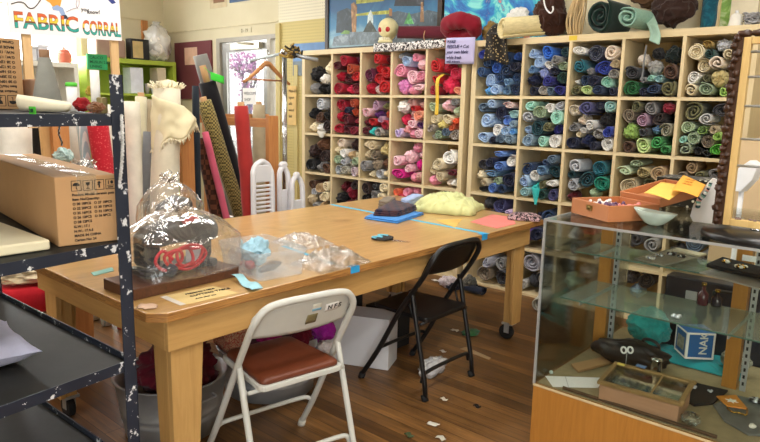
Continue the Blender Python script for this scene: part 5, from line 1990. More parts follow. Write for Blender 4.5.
def band_mat(name, z0, h):
    m = NT(name)
    v = m.coords()
    sp = m.n('SeparateXYZ')
    m.l(v, sp.inputs[0])
    y = m.n('Math', operation='MULTIPLY_ADD')
    m.l(sp.outputs['Y'], y.inputs[0])
    y.inputs[1].default_value = -rd.z / rd.y
    m.l(sp.outputs['Z'], y.inputs[2])
    mr_ = m.n('MapRange')
    m.l(y.outputs[0], mr_.inputs[0])
    mr_.inputs[1].default_value = z0
    mr_.inputs[2].default_value = z0 + h
    m.set(Base_Color=m.ramp(mr_.outputs[0], ((0, lin('#2f9f93')), (.33, lin('#7a4a33')), (.45, lin('#e8c53c')), (.76, lin('#cf5f33'))), 'CONSTANT'), Roughness=.6)
    return m.m


scale = sw / 112.0
yl = (s0.y + s1.y) / 2


def letters(txt, u0, u1, base, top, name):
    h = (top - base)
    bl = spt((u0 - 10) * scale, base)
    z0 = bl.z - 1.3 - (bl.y - yl) * rd.z / rd.y
    cap = h / .69
    for i, (bold, off, mt_) in enumerate(((.0042, .0004, plain('outline_brown', '#5a3324', .7)), (.0022, .0018, band_mat('paint_bands_' + name, z0, h)))):
        m_ = MB().text(txt, (0, 0, 0), (0, 1, 0), (0, 0, 1), cap, bold=bold, ext=.0004)
        w_ = max(v.y for v in m_.v)
        k = (u1 - u0) * scale / w_
        m_.v = [spt((u0 - 10) * scale + v.y * k, base + v.z, off + v.x) for v in m_.v]
        m_.build('lettering', mt_, sgn)


letters('FABRIC', 14, 76, .034, .118, 'a')
letters('CORRAL', 80, 121, .026, .104, 'b')
for k, (tx, u, bz) in enumerate((('you', 80, .158), ('know!', 86, .145))):
    m_ = MB().text(tx, (0, 0, 0), (0, 1, 0), (0, 0, 1), .032, bold=.0004)
    m_.v = [spt((u - 10) * scale + v.y, bz + v.z + v.y * .08 * (1 if k else .25), .001 + v.x) for v in m_.v]
    m_.build('lettering', M_ink, sgn)


def sgn_poly(poly, col, off, name='painted_shape'):
    n_ = len(poly)
    q = []
    for u, v in poly:
        w = atx(u, v, SGX)
        q.append(w)
    vs = [Vector((SGX + off, p.y, p.z)) for p in q] + [Vector((SGX - .001, p.y, p.z)) for p in q]
    MB().add(vs, [tuple(range(n_)), tuple(range(2 * n_ - 1, n_ - 1, -1))] + [(i, (i + 1) % n_, n_ + (i + 1) % n_, n_ + i) for i in range(n_)]).build(name, plain('signpaint_' + col[1:], col, .6), sgn)


sgn_poly([(42, -2), (62, -2), (60, 7), (53, 7), (50, 3)], '#d99a3c', .0012)
sgn_poly([(52, 7), (57, 5), (63, 8), (66, 16), (62, 17), (59, 11), (53, 10)], '#8fa6cf', .0014)
sgn_poly([(62, 15), (66, 15), (69, 19), (63, 19)], '#2b2f3f', .0016)
sgn_poly([(106, -2), (112, -2), (116, 3), (112, 4)], '#2f3f86', .0012)
rope = bez([atx(*p, SGX) + Vector((.002, 0, 0)) for p in ((11, 4), (18, 2), (24, 3), (29, 8), (35, 7), (41, -1))], 4)
MB().tube(rope, .0025, 5).build('painted_rope', M_ink, sgn)
MB().tube(bez([atx(*p, SGX) + Vector((.002, 0, 0)) for p in ((66, 12), (72, 9), (78, 7), (79, 1), (77, -1), (76, 5), (78, 9))], 4), .0015, 5).build('painted_rope', plain('thin_mauve', '#9a8a96', .7), sgn)

# ================================================================== things on the near shelving
DK = 1.433


def on_deck(u, v, z=DK):
    p = atz(u, v, z)
    return p


def dy(u, v, y=.74):
    return aty(u, v, y)


# grey thread cone
g0, g1 = dy(47, 92, .845), dy(51, 49, .845)
gc = thing('thread_cone', 'tall grey cone of thread on the upper deck of the navy shelving', 'thread cone', (g0.x, .845, DK))
hg_ = g1.z - DK
MB().lathe([(.045, 0), (.046, .012), (.030, hg_ * .5), (.017, hg_ * .86), (.013, hg_ * .88)], (g0.x, .845, DK), 26, wob=.06, seed=2).build('thread', plain('grey_thread', '#86867f', .9, 0, .06, 40), gc)
MB().lathe([(.015, hg_ * .86), (.0145, hg_), (.010, hg_), (.010, hg_ * .9)], (g0.x, .845, DK), 16, cap=False).build('cardboard_tube', plain('tube_brown', '#8e6c50', .85), gc)
# brown paper bag
p0, p1 = dy(21, 107, .85), dy(37, 78, .85)
b = MB().box(((p0.x + p1.x) / 2 + .01, .866, (DK + p1.z) / 2), (p1.x - p0.x, .024, p1.z - DK - .004))
tag(b.build('brown_bag', plain('brown_paper', '#96745a', .9, 0, .12, 10, .3, 20), bevel=.006), 'small brown paper bag beside the upper carton on the navy shelving', 'bag')
# cream cap-like folded cloth
c0, c1 = dy(33, 100, .78), dy(75, 100, .78)
cx_ = (c0.x + c1.x) / 2
cw = (c1.x - c0.x) / 2


def capf(u, v):
    a = pi * 2 * u
    r = [1.0, .98, .9, .55, .0][min(4, int(v * 4))]
    return (cx_ + cw * r * cos(a) * (1.0 if v < .9 else 1), .752 + .05 * r * sin(a), DK + [.004, .022, .034, .040, .041][min(4, int(v * 4))] + .006 * cos(a))


b = MB()
vs = []
lay = [(.90, .002), (1.0, .012), (1.02, .026), (.94, .037), (.9, .030), (.84, .020), (.4, .018), (.01, .02)]
for r, h in lay:
    for k in range(32):
        a = 2 * pi * k / 32
        w_ = 1 + .05 * noise.noise(Vector((cos(a) * 2, sin(a) * 2, h * 20)))
        vs.append((cx_ + cw * r * w_ * cos(a), .752 + .046 * r * w_ * sin(a), DK + h * (1 + .25 * cos(a + 2.6)) + .001))
n = 32
fs = [(i * n + k, i * n + (k + 1) % n, (i + 1) * n + (k + 1) % n, (i + 1) * n + k) for i in range(len(lay) - 1) for k in range(n)] + [tuple(range(n - 1, -1, -1)), tuple((len(lay) - 1) * n + k for k in range(n))]
b.add(vs, fs, True)
tag(b.build('cream_tray', plain('cream_felt', '#e8dfc4', .8, 0, .06, 10)), 'soft cream oval tray on the upper deck of the navy shelving', 'tray')
# white jar with green tape
j0 = dy(65, 96, .84)
jr = thing('jar', 'small white jar with bright green tape round its lid on the upper deck', 'jar', (j0.x, .860, DK))
jt = dy(65, 82, .84).z
MB().lathe([(.013, 0), (.015, .004), (.015, jt - DK - .012)], (j0.x, .860, DK), 20).build('body', M_white, jr)
MB().lathe([(.0165, jt - DK - .012), (.0165, jt - DK - .003), (.013, jt - DK)], (j0.x, .860, DK), 20).build('lid', plain('green_tape', '#57c23a', .6), jr)
# two green price cards
for (u, v, lb) in ((32, 104, 'small green price card on the upper deck in front of the brown bag'), ):
    q = dy(u, v, .62)
    o = thing('price_card', lb, 'card', (q.x, .62, DK))
    MB().box((q.x, .62, DK + .009), (.038, .002, .018), None).build('card', plain('bright_green_card', '#43b02c', .8), o)
    MB().text('2.00', (q.x - .014, .6185, DK + .004), (1, 0, 0), (0, 0, 1), .013).build('lettering', plain('dark_green_ink2', '#0f4527', .8), o)
# white cardboard tube, red cloth, small items behind
w0, w1 = dy(96, 102, .86), dy(96, 70, .86)
tag(MB().lathe([(.0125, 0), (.0125, w1.z - DK), (.009, w1.z - DK), (.009, .01)], (w0.x, .86, DK), 18).build('thread_tube', plain('white_tube', '#e9e6e0', .7)), 'white thread tube standing upright on the upper deck near the post', 'tube')
bundle((dy(80, 98, .84).x, .845, DK + .023), (.024, .026, .022), '#9c1f24', 'dark red cloth bundle beside the white thread tube on the upper deck', k=4)
bundle((dy(92, 92, .80).x + .05, .785, DK + .0175), (.03, .022, .016), '#7a5236', 'small brown cloth scrap in front of the white thread tube', k=2)
tag(MB().box((dy(104, 100, .86).x + .004, .852, DK + .022), (.03, .02, .044)).build('tin', plain('olive_tin', '#8f8358', .5, .3, .2, 30), bevel=.004), 'small olive tin between the thread tube and the shelving post', 'tin')
F_yb = fabric_mat('yellow_black_print', '#242220', 'blotch', 120, 1)
bundle((dy(101, 84, .885).x - .003, .852, DK + .0605), (.016, .010, .016), '#e2c440', 'yellow and black printed scrap lying on the olive tin', k=1, M=F_yb)

# upside-down carton on the upper deck
u1_ = atx(25, 108, -2.30)
uc = thing('carton', 'upside-down printed cardboard carton on the upper deck, at the left edge', 'carton', (u1_.x - .14, .72, DK))
MB().bb((u1_.x - .28, u1_.y - .23, DK + .001), (u1_.x, u1_.y, DK + .225)).build('box', M_card, uc, bevel=.003)
MB().bb((u1_.x - .28, u1_.y - .14, DK + .225), (u1_.x + .0005, u1_.y - .09, DK + .2258)).bb((u1_.x, u1_.y - .14, DK + .13), (u1_.x + .0006, u1_.y - .09, DK + .2258)).build('tape', film_mat('packing_tape', .25, .06, 3, '#d9c7a6'), uc)


def icons(o, r, u, nrm, par, s, flip=False):
    """umbrella, glass, arrows, stacking mark in little boxes; o = lower left of row"""
    r, u = Vector(r).normalized(), Vector(u).normalized()
    for k in range(4):
        m_ = MB()

        def P(a, b, off=.0008):
            return o + r * ((k * 1.22 + a) * s) + u * (b * s) + nrm * off

        def bar(a0, b0, a1, b1, w_):
            d = Vector((a1 - a0, b1 - b0))
            d.normalize()
            nx, ny = -d.y * w_ / 2, d.x * w_ / 2
            pts = [P(a0 + nx, b0 + ny), P(a1 + nx, b1 + ny), P(a1 - nx, b1 - ny), P(a0 - nx, b0 - ny)]
            pts += [q_ - nrm * .0007 for q_ in pts]
            m_.add(pts, [(0, 1, 2, 3), (7, 6, 5, 4), (0, 4, 5, 1), (1, 5, 6, 2), (2, 6, 7, 3), (3, 7, 4, 0)])

        def poly(pts):
            q_ = [P(*p) for p in pts] + [P(p[0], p[1], .0001) for p in pts]
            n_ = len(pts)
            m_.add(q_, [tuple(range(n_)), tuple(range(2 * n_ - 1, n_ - 1, -1))] + [(i, (i + 1) % n_, n_ + (i + 1) % n_, n_ + i) for i in range(n_)])
        for e in ((0, 0, 1, 0), (1, 0, 1, 1.1), (1, 1.1, 0, 1.1), (0, 1.1, 0, 0)):
            bar(*e, .06)
        if k == 0:
            poly([(.5 + .38 * cos(pi * i / 10), .55 + .36 * sin(pi * i / 10)) for i in range(11)])
            bar(.5, .2, .5, .6, .07)
            bar(.5, .2, .62, .2, .07)
        elif k == 1:
            poly([(.28, .9), (.72, .9), (.68, .6), (.5, .48), (.32, .6)])
            bar(.5, .22, .5, .5, .08)
            bar(.32, .2, .68, .2, .08)
        elif k == 2:
            poly([(.5, .98), (.75, .7), (.58, .7), (.58, .5), (.75, .5), (.58, .5), (.58, .2), (.42, .2), (.42, .5), (.25, .5), (.42, .7), (.25, .7)])
        else:
            bar(.3, .55, .3, .95, .09)
            poly([(.66 + .16 * cos(2 * pi * i / 12), .76 + .2 * sin(2 * pi * i / 12)) for i in range(12)])
            bar(.15, .4, .85, .4, .07)
            bar(.2, .2, .8, .2, .12)
        m_.build('handling_mark', M_ink, par)


def carton_print(o, r, u, par, w_):
    """whole printed block; o lower left corner of the block, w_ its width"""
    r, u = Vector(r).normalized(), Vector(u).normalized()
    nrm = r.cross(u)
    s = w_ / 4.7
    icons(o + u * (w_ * 1.22), r, u, nrm, par, s)
    rows = ['Product Model: ceramic pots', 'Item No/Quantity:', 'O 20 10PCS   O 27 10PCS', 'O 22 20PCS   O 30 12PCS', 'O 25 16PCS   O 32 10PCS', 'O 26 12PCS   O 36 8PCS', 'O 28 12PCS', 'G.W.: 17.1', 'N.W.: 17.4-5', 'MADE IN CHINA', 'Carton No: 24']
    for k, tx in enumerate(rows):
        m_ = MB().text(tx, o + u * (w_ * (1.10 - .108 * k)) + nrm * .0002, r, u, w_ * .082, bold=.0003, ext=.0003)
        m_.build('lettering', M_ink, par)


carton_print(Vector((u1_.x + .0008, u1_.y - .02, DK + .219)), (0, -1, 0), (0, 0, -1), uc, .143)

# big carton on the middle deck
DM = 1.0695
ca = Vector((-1.79, .714, DM))
cb_ = ca + Vector((sin(radians(7)), cos(radians(7)), 0)) * .165
e1 = (cb_ - ca)
le = e1.length
e1.normalize()
e2 = Vector((-e1.y, e1.x, 0))
if e2.x > 0:
    e2 = -e2
CL, CH = .86, .192
bc = thing('carton', 'big brown cardboard carton with printed handling marks on the middle deck', 'carton', ca + e1 * le / 2 + e2 * CL / 2)
vs = [ca, cb_, cb_ + e2 * CL, ca + e2 * CL]
vs += [v + Vector((0, 0, CH)) for v in vs]
MB().add(vs, [(0, 3, 2, 1), (4, 5, 6, 7), (0, 1, 5, 4), (1, 2, 6, 5), (2, 3, 7, 6), (3, 0, 4, 7)]).build('box', M_card, bc, bevel=.003)
tp = MB()
up = Vector((0, 0, 1))
m0 = ca + e1 * le * .5 + up * (CH + .0004)
hw_ = .026
vs = [m0 - e1 * hw_ - e2 * .001, m0 + e1 * hw_ - e2 * .001, m0 + e1 * hw_ + e2 * CL, m0 - e1 * hw_ + e2 * CL]
vs += [v + up * .0006 for v in vs]
tp.add(vs, [(0, 3, 2, 1), (4, 5, 6, 7), (0, 1, 5, 4), (1, 2, 6, 5), (2, 3, 7, 6), (3, 0, 4, 7)])
m1 = m0 - up * .055
vs = [m1 - e1 * hw_ - e2 * .0012, m1 + e1 * hw_ - e2 * .0012, m0 + e1 * hw_ - e2 * .0012 + up * .0006, m0 - e1 * hw_ - e2 * .0012 + up * .0006]
vs += [v + e2 * .0008 for v in vs]
tp.add(vs, [(0, 1, 2, 3), (7, 6, 5, 4), (0, 4, 5, 1), (1, 5, 6, 2), (2, 6, 7, 3), (3, 7, 4, 0)])
tp.build('tape', film_mat('packing_tape_clear', .2, .06, 3, '#d9c7a6'), bc)
carton_print(ca + e1 * .042 + up * .008 - e2 * .0004, e1, up, bc, .118)
# cream bolt lying in front of the carton
l0 = atz(57, 258, DM + .0)
tag(MB().box((-2.14, .60, DM + .015), (.74, .17, .028), Matrix.Identity(4)).build('flat_bolt', plain('cream_board', '#e6dcbb', .85, 0, .05, 10), bevel=.006, seg=3), 'flat cream bolt of cloth lying on the middle deck before the carton', 'fabric bolt')

# pale pillow on the tray deck
TD = .686
pl = atz(12, 360, TD)


def pillow(c, sx, sy, h, rz):
    b_ = MB()
    N = 18
    R_ = Matrix.Rotation(rz, 3, 'Z')
    for sgn_ in (1, -1):
        vs_ = []
        for i in range(N + 1):
            for j in range(N + 1):
                x, y = i / N * 2 - 1, j / N * 2 - 1
                e = (1 - x ** 4) * (1 - y ** 4)
                pinch = 1 - .0 * (1 - abs(x) ** 2) * (abs(y) ** 2)
                z = sgn_ * h * e ** .6 + .004 * noise.noise(Vector((x * 4, y * 4, sgn_)))
                p = R_ @ Vector((x * sx * (1 - .10 * (1 - y * y) * abs(x) ** 3), y * sy * (1 - .10 * (1 - x * x) * abs(y) ** 3), 0))
                vs_.append(Vector(c) + p + Vector((0, 0, max(z, -h * .9))))
        b_.add(vs_, [(i * (N + 1) + j, (i + 1) * (N + 1) + j, (i + 1) * (N + 1) + j + 1, i * (N + 1) + j + 1) for i in range(N) for j in range(N)], True)
    return b_


pc = atz(38, 360, TD + .02)
tag(pillow((pc.x - .185, pc.y - .155, TD + .046), .18, .18, .046, radians(-4)).build('cushion', FAB, color='#c9cae6'), 'pale lavender cushion lying on the lower tray of the shelving', 'cushion')
# cords hanging on the post and the upper rail
br = MB()
pA_, pB_ = PA + Vector((.011, -.012, 1.43)), PA + Vector((.015, -.030, 1.24))
for s_ in (0, pi):
    br.tube([pA_ + (pB_ - pA_) * f + Vector((.012 * sin(f * 3.0), 0, 0)) + Vector((.004 * cos(f * 60 + s_), -.004 * abs(sin(f * 60 + s_)), 0)) for f in [i / 50 for i in range(51)]], .0035, 6)
tag(br.build('braided_cord', plain('cord_white', '#c9c8c6', .9, 0, .4, 60)), 'grey braided cord hanging down the navy shelving post', 'cord')
hp = dy(55, 117, .896)
tag(MB().sheet(lambda u, v: (hp.x + .012 * (u - .5) + .012 * v, .905 + .003 * sin(v * 9), 1.40 - .082 * v), 3, 14, .002).build('lace_strap', fabric_mat('lace', '#d8d8dc', 'check', 130, .5), color='#20242f'), 'short dark lace strap hanging under the upper rail', 'strap')

# ================================================================== on the cutting table
ZTB = .7805
M_bag = film_mat('bag_film', .04, .62, 9)
# brown wooden base board with the bagged sewing machine
q = [atz(134, 301, ZTB), atz(112, 284, ZTB), atz(232, 268, ZTB)]
o0 = q[0]
ex = (atz(227, 279, ZTB) - o0).normalized()
ey = Vector((-ex.y, ex.x, 0))
if ey.x > 0:
    ey = -ey
Wb, Db, Hb = .46, .21, .042
M_walnut = wood('dark_walnut', '#5f3a25', '#3c2216', (1.5, 14, 14), .45, .6)
wbse = thing('sewing_plinth', 'dark brown wooden sewing machine base on the near end of the table', 'wooden base', o0 + ex * Wb / 2 + ey * Db / 2)
vs = [o0, o0 + ex * Wb, o0 + ex * Wb + ey * Db, o0 + ey * Db]
vs += [v + up * Hb for v in vs]
BOXF = [(0, 3, 2, 1), (4, 5, 6, 7), (0, 1, 5, 4), (1, 2, 6, 5), (2, 3, 7, 6), (3, 0, 4, 7)]
MB().add(vs, BOXF).build('box', M_walnut, wbse, bevel=.004)
ZM = ZTB + Hb + .001


def mpt(a, b, c):
    """point on the machine base: a along, b across, c up"""
    return o0 + ex * (a + .04) + ey * (b * .8 + .02) + up * (Hb + .002 + c * .84)


M_mach = plain('machine_black', '#26262a', .28, 0, .15, 6)
sm = thing('sewing_machine', 'dark sewing machine with red cable inside the clear bag on the base', 'sewing machine', mpt(.21, .15, 0))


def mbox(a0, a1, b0, b1, c0, c1):
    v_ = [mpt(a0, b0, c0), mpt(a1, b0, c0), mpt(a1, b1, c0), mpt(a0, b1, c0), mpt(a0, b0, c1), mpt(a1, b0, c1), mpt(a1, b1, c1), mpt(a0, b1, c1)]
    return MB().add(v_, BOXF)


mbox(.05, .37, .06, .22, .0, .035).build('bed', M_mach, sm, bevel=.01)
mbox(.06, .13, .08, .20, .036, .19).build('head', M_mach, sm, bevel=.02, seg=3)
mbox(.29, .36, .08, .20, .036, .17).build('pillar', M_mach, sm, bevel=.02, seg=3)
MB().tube([mpt(.08, .14, .165), mpt(.2, .14, .185), mpt(.36, .14, .18)], [.045, .052, .05], 16).build('arm', M_mach, sm)
MB().cyl(mpt(.355, .14, .165), mpt(.39, .14, .165), .045, n=20).build('hand_wheel', plain('wheel_grey', '#55565a', .3, .5), sm, bevel=.004)
MB().cyl(mpt(.09, .14, .036), mpt(.09, .14, .05), .006, n=8).build('needle_bar', M_chrome, sm)
mbox(.22, .285, .055, .062, .045, .12).build('face_plate', plain('pale_plate', '#c9ccd2', .4), sm)
MB().tube(bez([mpt(.10 + .15 * (i / 14) + .05 * cos(i * 1.5), .035 + .012 * sin(i * 2.2), .075 + .045 * sin(i * 1.5)) for i in range(15)], 5), .0065, 7).build('cable', plain('red_cable', '#c01d30', .4), sm)
MB().tube(bez([mpt(.22 + .08 * cos(i * .9), .036 + .01 * sin(i * 2.2), .075 + .055 * sin(i * .9)) for i in range(9)], 5), .006, 7).build('cable', plain('red_cable', '#c01d30', .4), sm)
part(MB().tube(bez([mpt(.22, .08, .228), mpt(.26, .07, .24), mpt(.29, .09, .232)]), .01, 8).build('spool', plain('red_spool', '#b5222f', .5), sm), 'red thread spool on the arm')
MB().blob(mpt(.14, .05, .03), (.05, .02, .025), .3, 2, 3, 16, 10).build('foot_pedal', plain('pedal_navy', '#232c3f', .5), sm)


def gathered_bag(center, rx, ry, h, rz, knot, seed, M):
    """a clear bag: wide below, folded and gathered to a knot on top"""
    b_ = MB()
    nu, nv = 64, 30
    vs_, fs_ = [], []
    R_ = Matrix.Rotation(rz, 3, 'Z')
    for j in range(nv + 1):
        t_ = j / nv
        prof_ = min(1.0, (1 - t_) * 2.3) ** .5 if t_ < .97 else .10
        prof_ = max(prof_, .06)
        for i in range(nu):
            a = 2 * pi * i / nu
            ca_, sa_ = cos(a), sin(a)
            sq_ = (abs(ca_) ** 2.8 + abs(sa_) ** 2.8) ** (-1 / 2.8)
            fold = 1 + (.05 + .10 * t_) * noise.noise(Vector((ca_ * 3 + seed, sa_ * 3, t_ * 3))) + .05 * (1 - abs(noise.noise(Vector((ca_ * 5, sa_ * 5 + seed, t_ * 2.5)))) * 2)
            x, y = ca_ * sq_ * rx * prof_ * fold, sa_ * sq_ * ry * prof_ * fold
            z = t_ * h * (1 + .06 * noise.noise(Vector((ca_ * 2, sa_ * 2, seed))))
            p = R_ @ Vector((x, y, z)) + Vector((knot[0] * t_ * t_, knot[1] * t_ * t_, 0))
            vs_.append(Vector(center) + p)
    for j in range(nv):
        for i in range(nu):
            fs_.append((j * nu + i, j * nu + (i + 1) % nu, (j + 1) * nu + (i + 1) % nu, (j + 1) * nu + i))
    b_.add(vs_, fs_, True)
    for k in range(6):
        a0 = k + seed
        tp_ = Vector(center) + Vector((knot[0], knot[1], h * .98))
        b_.sheet(lambda u, v: tp_ + Vector((cos(a0) * .05 * v + .02 * (u - .5) * cos(a0 + 1.5) * (.3 + v * 2), sin(a0) * .05 * v + .02 * (u - .5) * sin(a0 + 1.5) * (.3 + v * 2), .045 * v * (.6 + .4 * sin(a0 * 3)) + .01 * sin(u * 7 + v * 5))), 5, 6, .0008)
    return b_


rzm = math.atan2(ex.y, ex.x)
gathered_c = mpt(.245, .14, .0)
tag(gathered_bag(gathered_c, .225, .165, .235, rzm, (-.02, .0), 2, M_bag).build('plastic_bag', M_bag), 'large clear plastic bag over the sewing machine on the near end of the table', 'plastic bag')

# second bagged machine behind, and a third behind that
for (u, v, w_, h_, lb1, lb2, sd) in ((-2.90, 1.72, .14, .21, 'dark grey bagged machine part standing behind the sewing machine', 'clear bag over the dark grey machine part behind the sewing machine', 5),
                                     (-3.02, 1.36, .12, .26, 'grey machine head bagged at the back edge of the table', 'clear bag at the back edge of the table, next to the frayed cream bolt', 8)):
    p = Vector((u, v, ZTB))
    t_ = thing('machine_part', lb1, 'machine part', p)
    R_ = Rz(rzm)
    Mx = Matrix.Translation(p) @ R_
    MB().box((0, 0, .03), (w_ * 1.3, w_ * .9, .055), Mx).build('base', plain('machine_grey', '#6d6e70', .4, .2, .1), t_, bevel=.012)
    MB().tube([(-w_ * .35, 0, .06), (-w_ * .35, 0, h_ * .75), (w_ * .1, 0, h_ * .85), (w_ * .6, 0, h_ * .8)], [.04, .042, .046, .036], 14, M=Mx).build('arm', MATS['machine_grey'], t_)
    MB().cyl((w_ * .55, 0, h_ * .78), (w_ * .72, 0, h_ * .76), .035, n=18, M=Mx).build('hand_wheel', M_dark, t_, bevel=.004)
    tag(gathered_bag(p, w_ * 1.15, w_ * .82, h_ * 1.45, rzm, (.02, -.02), sd, M_bag).build('plastic_bag', M_bag), lb2, 'plastic bag')


# clear plastic bin with cloth inside
def pbin():
    q_ = [atz(*p, ZTB) for p in ((259, 283.5), (296, 276.5), (297, 262), (247, 262))]
    a_, b_ = q_[0], q_[1]
    e_ = (b_ - a_).normalized()
    f_ = Vector((-e_.y, e_.x, 0))
    if f_.x > 0:
        f_ = -f_
    W_, D_, H_ = .235, .34, .115
    t_ = thing('storage_box', 'open clear plastic storage box on the table beside the bagged machine', 'storage box', a_ + e_ * W_ / 2 + f_ * D_ / 2)
    M_ = Matrix(((e_.x, f_.x, 0, a_.x), (e_.y, f_.y, 0, a_.y), (0, 0, 1, ZTB), (0, 0, 0, 1)))

    def ring(s_, z):
        ox, oy = W_ * (1 - s_) / 2, D_ * (1 - s_) / 2
        rr, out = .02, []
        for (cx_, cy_, a0) in ((W_ - ox - rr, D_ - oy - rr, 0), (ox + rr, D_ - oy - rr, 90), (ox + rr, oy + rr, 180), (W_ - ox - rr, oy + rr, 270)):
            for k in range(5):
                a = radians(a0 + k * 22.5)
                out.append((cx_ + rr * cos(a), cy_ + rr * sin(a), z))
        return out
    lay_ = [ring(.90, 0), ring(.93, H_ * .55), ring(.97, H_ * .8), ring(1.0, H_ * .82), ring(1.0, H_), ring(.985, H_), ring(.965, H_ * .8), ring(.915, H_ * .55), ring(.88, .004)]
    n_ = len(lay_[0])
    vs_ = [p for l_ in lay_ for p in l_]
    fs_ = [(i * n_ + k, i * n_ + (k + 1) % n_, (i + 1) * n_ + (k + 1) % n_, (i + 1) * n_ + k) for i in range(len(lay_) - 1) for k in range(n_)]
    fs_ += [tuple(range(n_ - 1, -1, -1)), tuple((len(lay_) - 1) * n_ + k for k in range(n_))]
    MB().add(vs_, fs_, False, M=M_).build('tub', film_mat('frosted_plastic', .20, .25, 4, '#e8ecf0'), t_)
    return M_, W_, D_


BM, BW, BD = pbin()
bundle(BM @ Vector((BW * .55, BD * .70, .070)), (.07, .055, .065), '#a7d0e2', 'pale blue cloth in the far end of the clear storage box', k=2, rz=rzm)
tag(MB().tube([BM @ Vector(p) for p in ((.05, .07, .03), (.12, .10, .034), (.18, .13, .03))], [.012, .022, .008], 10).build('black_tool', M_dark), 'black hand tool lying in the clear storage box', 'tool')
tag(MB().blob(BM @ Vector((.06, .17, .03)), (.025, .02, .018), .2, 2, 1, 14, 8).build('red_spool', plain('spool_red', '#a83a3c', .5)), 'small red spool in the clear storage box', 'spool')


# crumpled clear film lying on the table
def crumpled(c, rx, ry, h, seed):
    b_ = MB()
    N, K = 40, 30

    def fn(u, v):
        x, y = u * 2 - 1, v * 2 - 1
        e_ = max(0, 1 - x * x) * max(0, 1 - y * y)
        n1 = 1 - abs(noise.noise(Vector((x * 2.2 + seed, y * 2.2, 0)))) * 1.8
        n2 = 1 - abs(noise.noise(Vector((x * 5.2 + seed, y * 5.2, 3)))) * 1.8
        z = .003 + h * (e_ ** .6) * max(0.05, .55 * n1 + .35 * n2)
        wx, wy = .12 * noise.noise(Vector((x * 3, y * 3, seed))), .12 * noise.noise(Vector((x * 3, y * 3, seed + 7)))
        return (c[0] + rx * (x + wx), c[1] + ry * (y + wy), c[2] + z)
    b_.sheet(fn, N, K, .0012)
    return b_


M_crisp = film_mat('crisp_film', .01, .5, 45)
p = atz(331, 264, ZTB)
c1_ = crumpled((p.x, p.y, ZTB), .105, .15, .095, 2)
tag(c1_.build('clear_film', M_crisp), 'crumpled clear plastic film on the table edge behind the white chair', 'plastic film')
p = atz(302, 245, ZTB)
tag(crumpled((p.x - .02, p.y + .02, ZTB), .13, .10, .065, 9).build('clear_film', M_crisp), 'smaller crumpled clear film beside the storage box', 'plastic film')

# tape lines and bits of tape on the table
M_tape = plain('blue_tape', '#4fb2d6', .6, 0, .06)


def strip_on(p_, q_, w_, name, label, M, col=None, cat='tape', z=.7803, th=.0008, over=0.0):
    a, c = atz(*p_, z), atz(*q_, z)
    d = (c - a).normalized()
    n_ = Vector((-d.y, d.x, 0)) * w_ / 2
    poly_ = [a - n_, c - n_, c + n_, a + n_]
    b_ = MB().prism([(v.x, v.y) for v in poly_], th, Matrix.Translation((0, 0, z)))
    o_ = b_.build(name, M, color=col)
    return tag(o_, label, cat)


strip_on((331, 204.5), (488, 234), .034, 'tape_line', 'long strip of blue tape laid across the table past the folded cloth', M_tape)
a = atz(489, 235, .78)
o = MB().bb((X1 + .0002, a.y - .028, .748), (X1 + .0012, a.y + .028, .7815)).bb((X1 - .03, a.y - .028, .7804), (X1 + .0012, a.y + .028, .7815)).build('tape_piece', plain('bright_blue_tape', '#2b9fdc', .55))
tag(o, 'bright blue tape piece folded over the table edge, at the black chair', 'tape')
a = atz(361, 268, .78)
o = MB().bb((X1 + .0002, a.y - .028, .752), (X1 + .0012, a.y + .028, .7815)).bb((X1 - .025, a.y - .028, .7804), (X1 + .0012, a.y + .028, .7815)).build('tape_piece', MATS['bright_blue_tape'])
tag(o, 'bright blue tape piece folded over the table edge, beside the crumpled film', 'tape')
strip_on((283, 246), (334, 264), .022, 'tape_strip', 'short strip of blue tape under the crumpled clear film', M_tape)

# scissors
sc = atz(391, 240, ZTB)
s0_, s1_ = atz(378, 239, ZTB), atz(410, 243.5, ZTB)
dr = (s1_ - s0_).normalized()
LS = (s1_ - s0_).length
nv_ = Vector((-dr.y, dr.x, 0))
scs = thing('scissors', 'pair of scissors with black and blue handles lying open on the table', 'scissors', (s0_ + s1_) / 2)
for k in (-1, 1):
    ba = s0_ + dr * LS * .45
    tipp = s1_ + nv_ * k * .006
    w_ = .008
    bl_ = [ba + nv_ * (w_ * k), ba - nv_ * (w_ * .4 * k), tipp]
    MB().prism([(v.x, v.y) for v in bl_], .002, Matrix.Translation((0, 0, ZTB + .004 + .002 * (k > 0)))).build('blade', M_chrome, scs)
    hc_ = s0_ + dr * LS * .14 + nv_ * k * .030
    lp_ = []
    for i in range(18):
        a = 2 * pi * i / 18
        lp_.append(hc_ + dr * (.042 * cos(a)) + nv_ * (.021 * sin(a)) + up * .010)
    MB().tube(lp_, .007, 8, True).build('handle', M_dark, scs)
    MB().tube([p_ + up * .004 for p_ in lp_[4:14]], .0055, 8).build('grip', plain('grip_blue', '#69b9cf', .5), scs)
    MB().tube([hc_ + dr * .036 + up * .010, ba + up * .008], .006, 8).build('shank', M_dark, scs)

# folded cloths at the far end


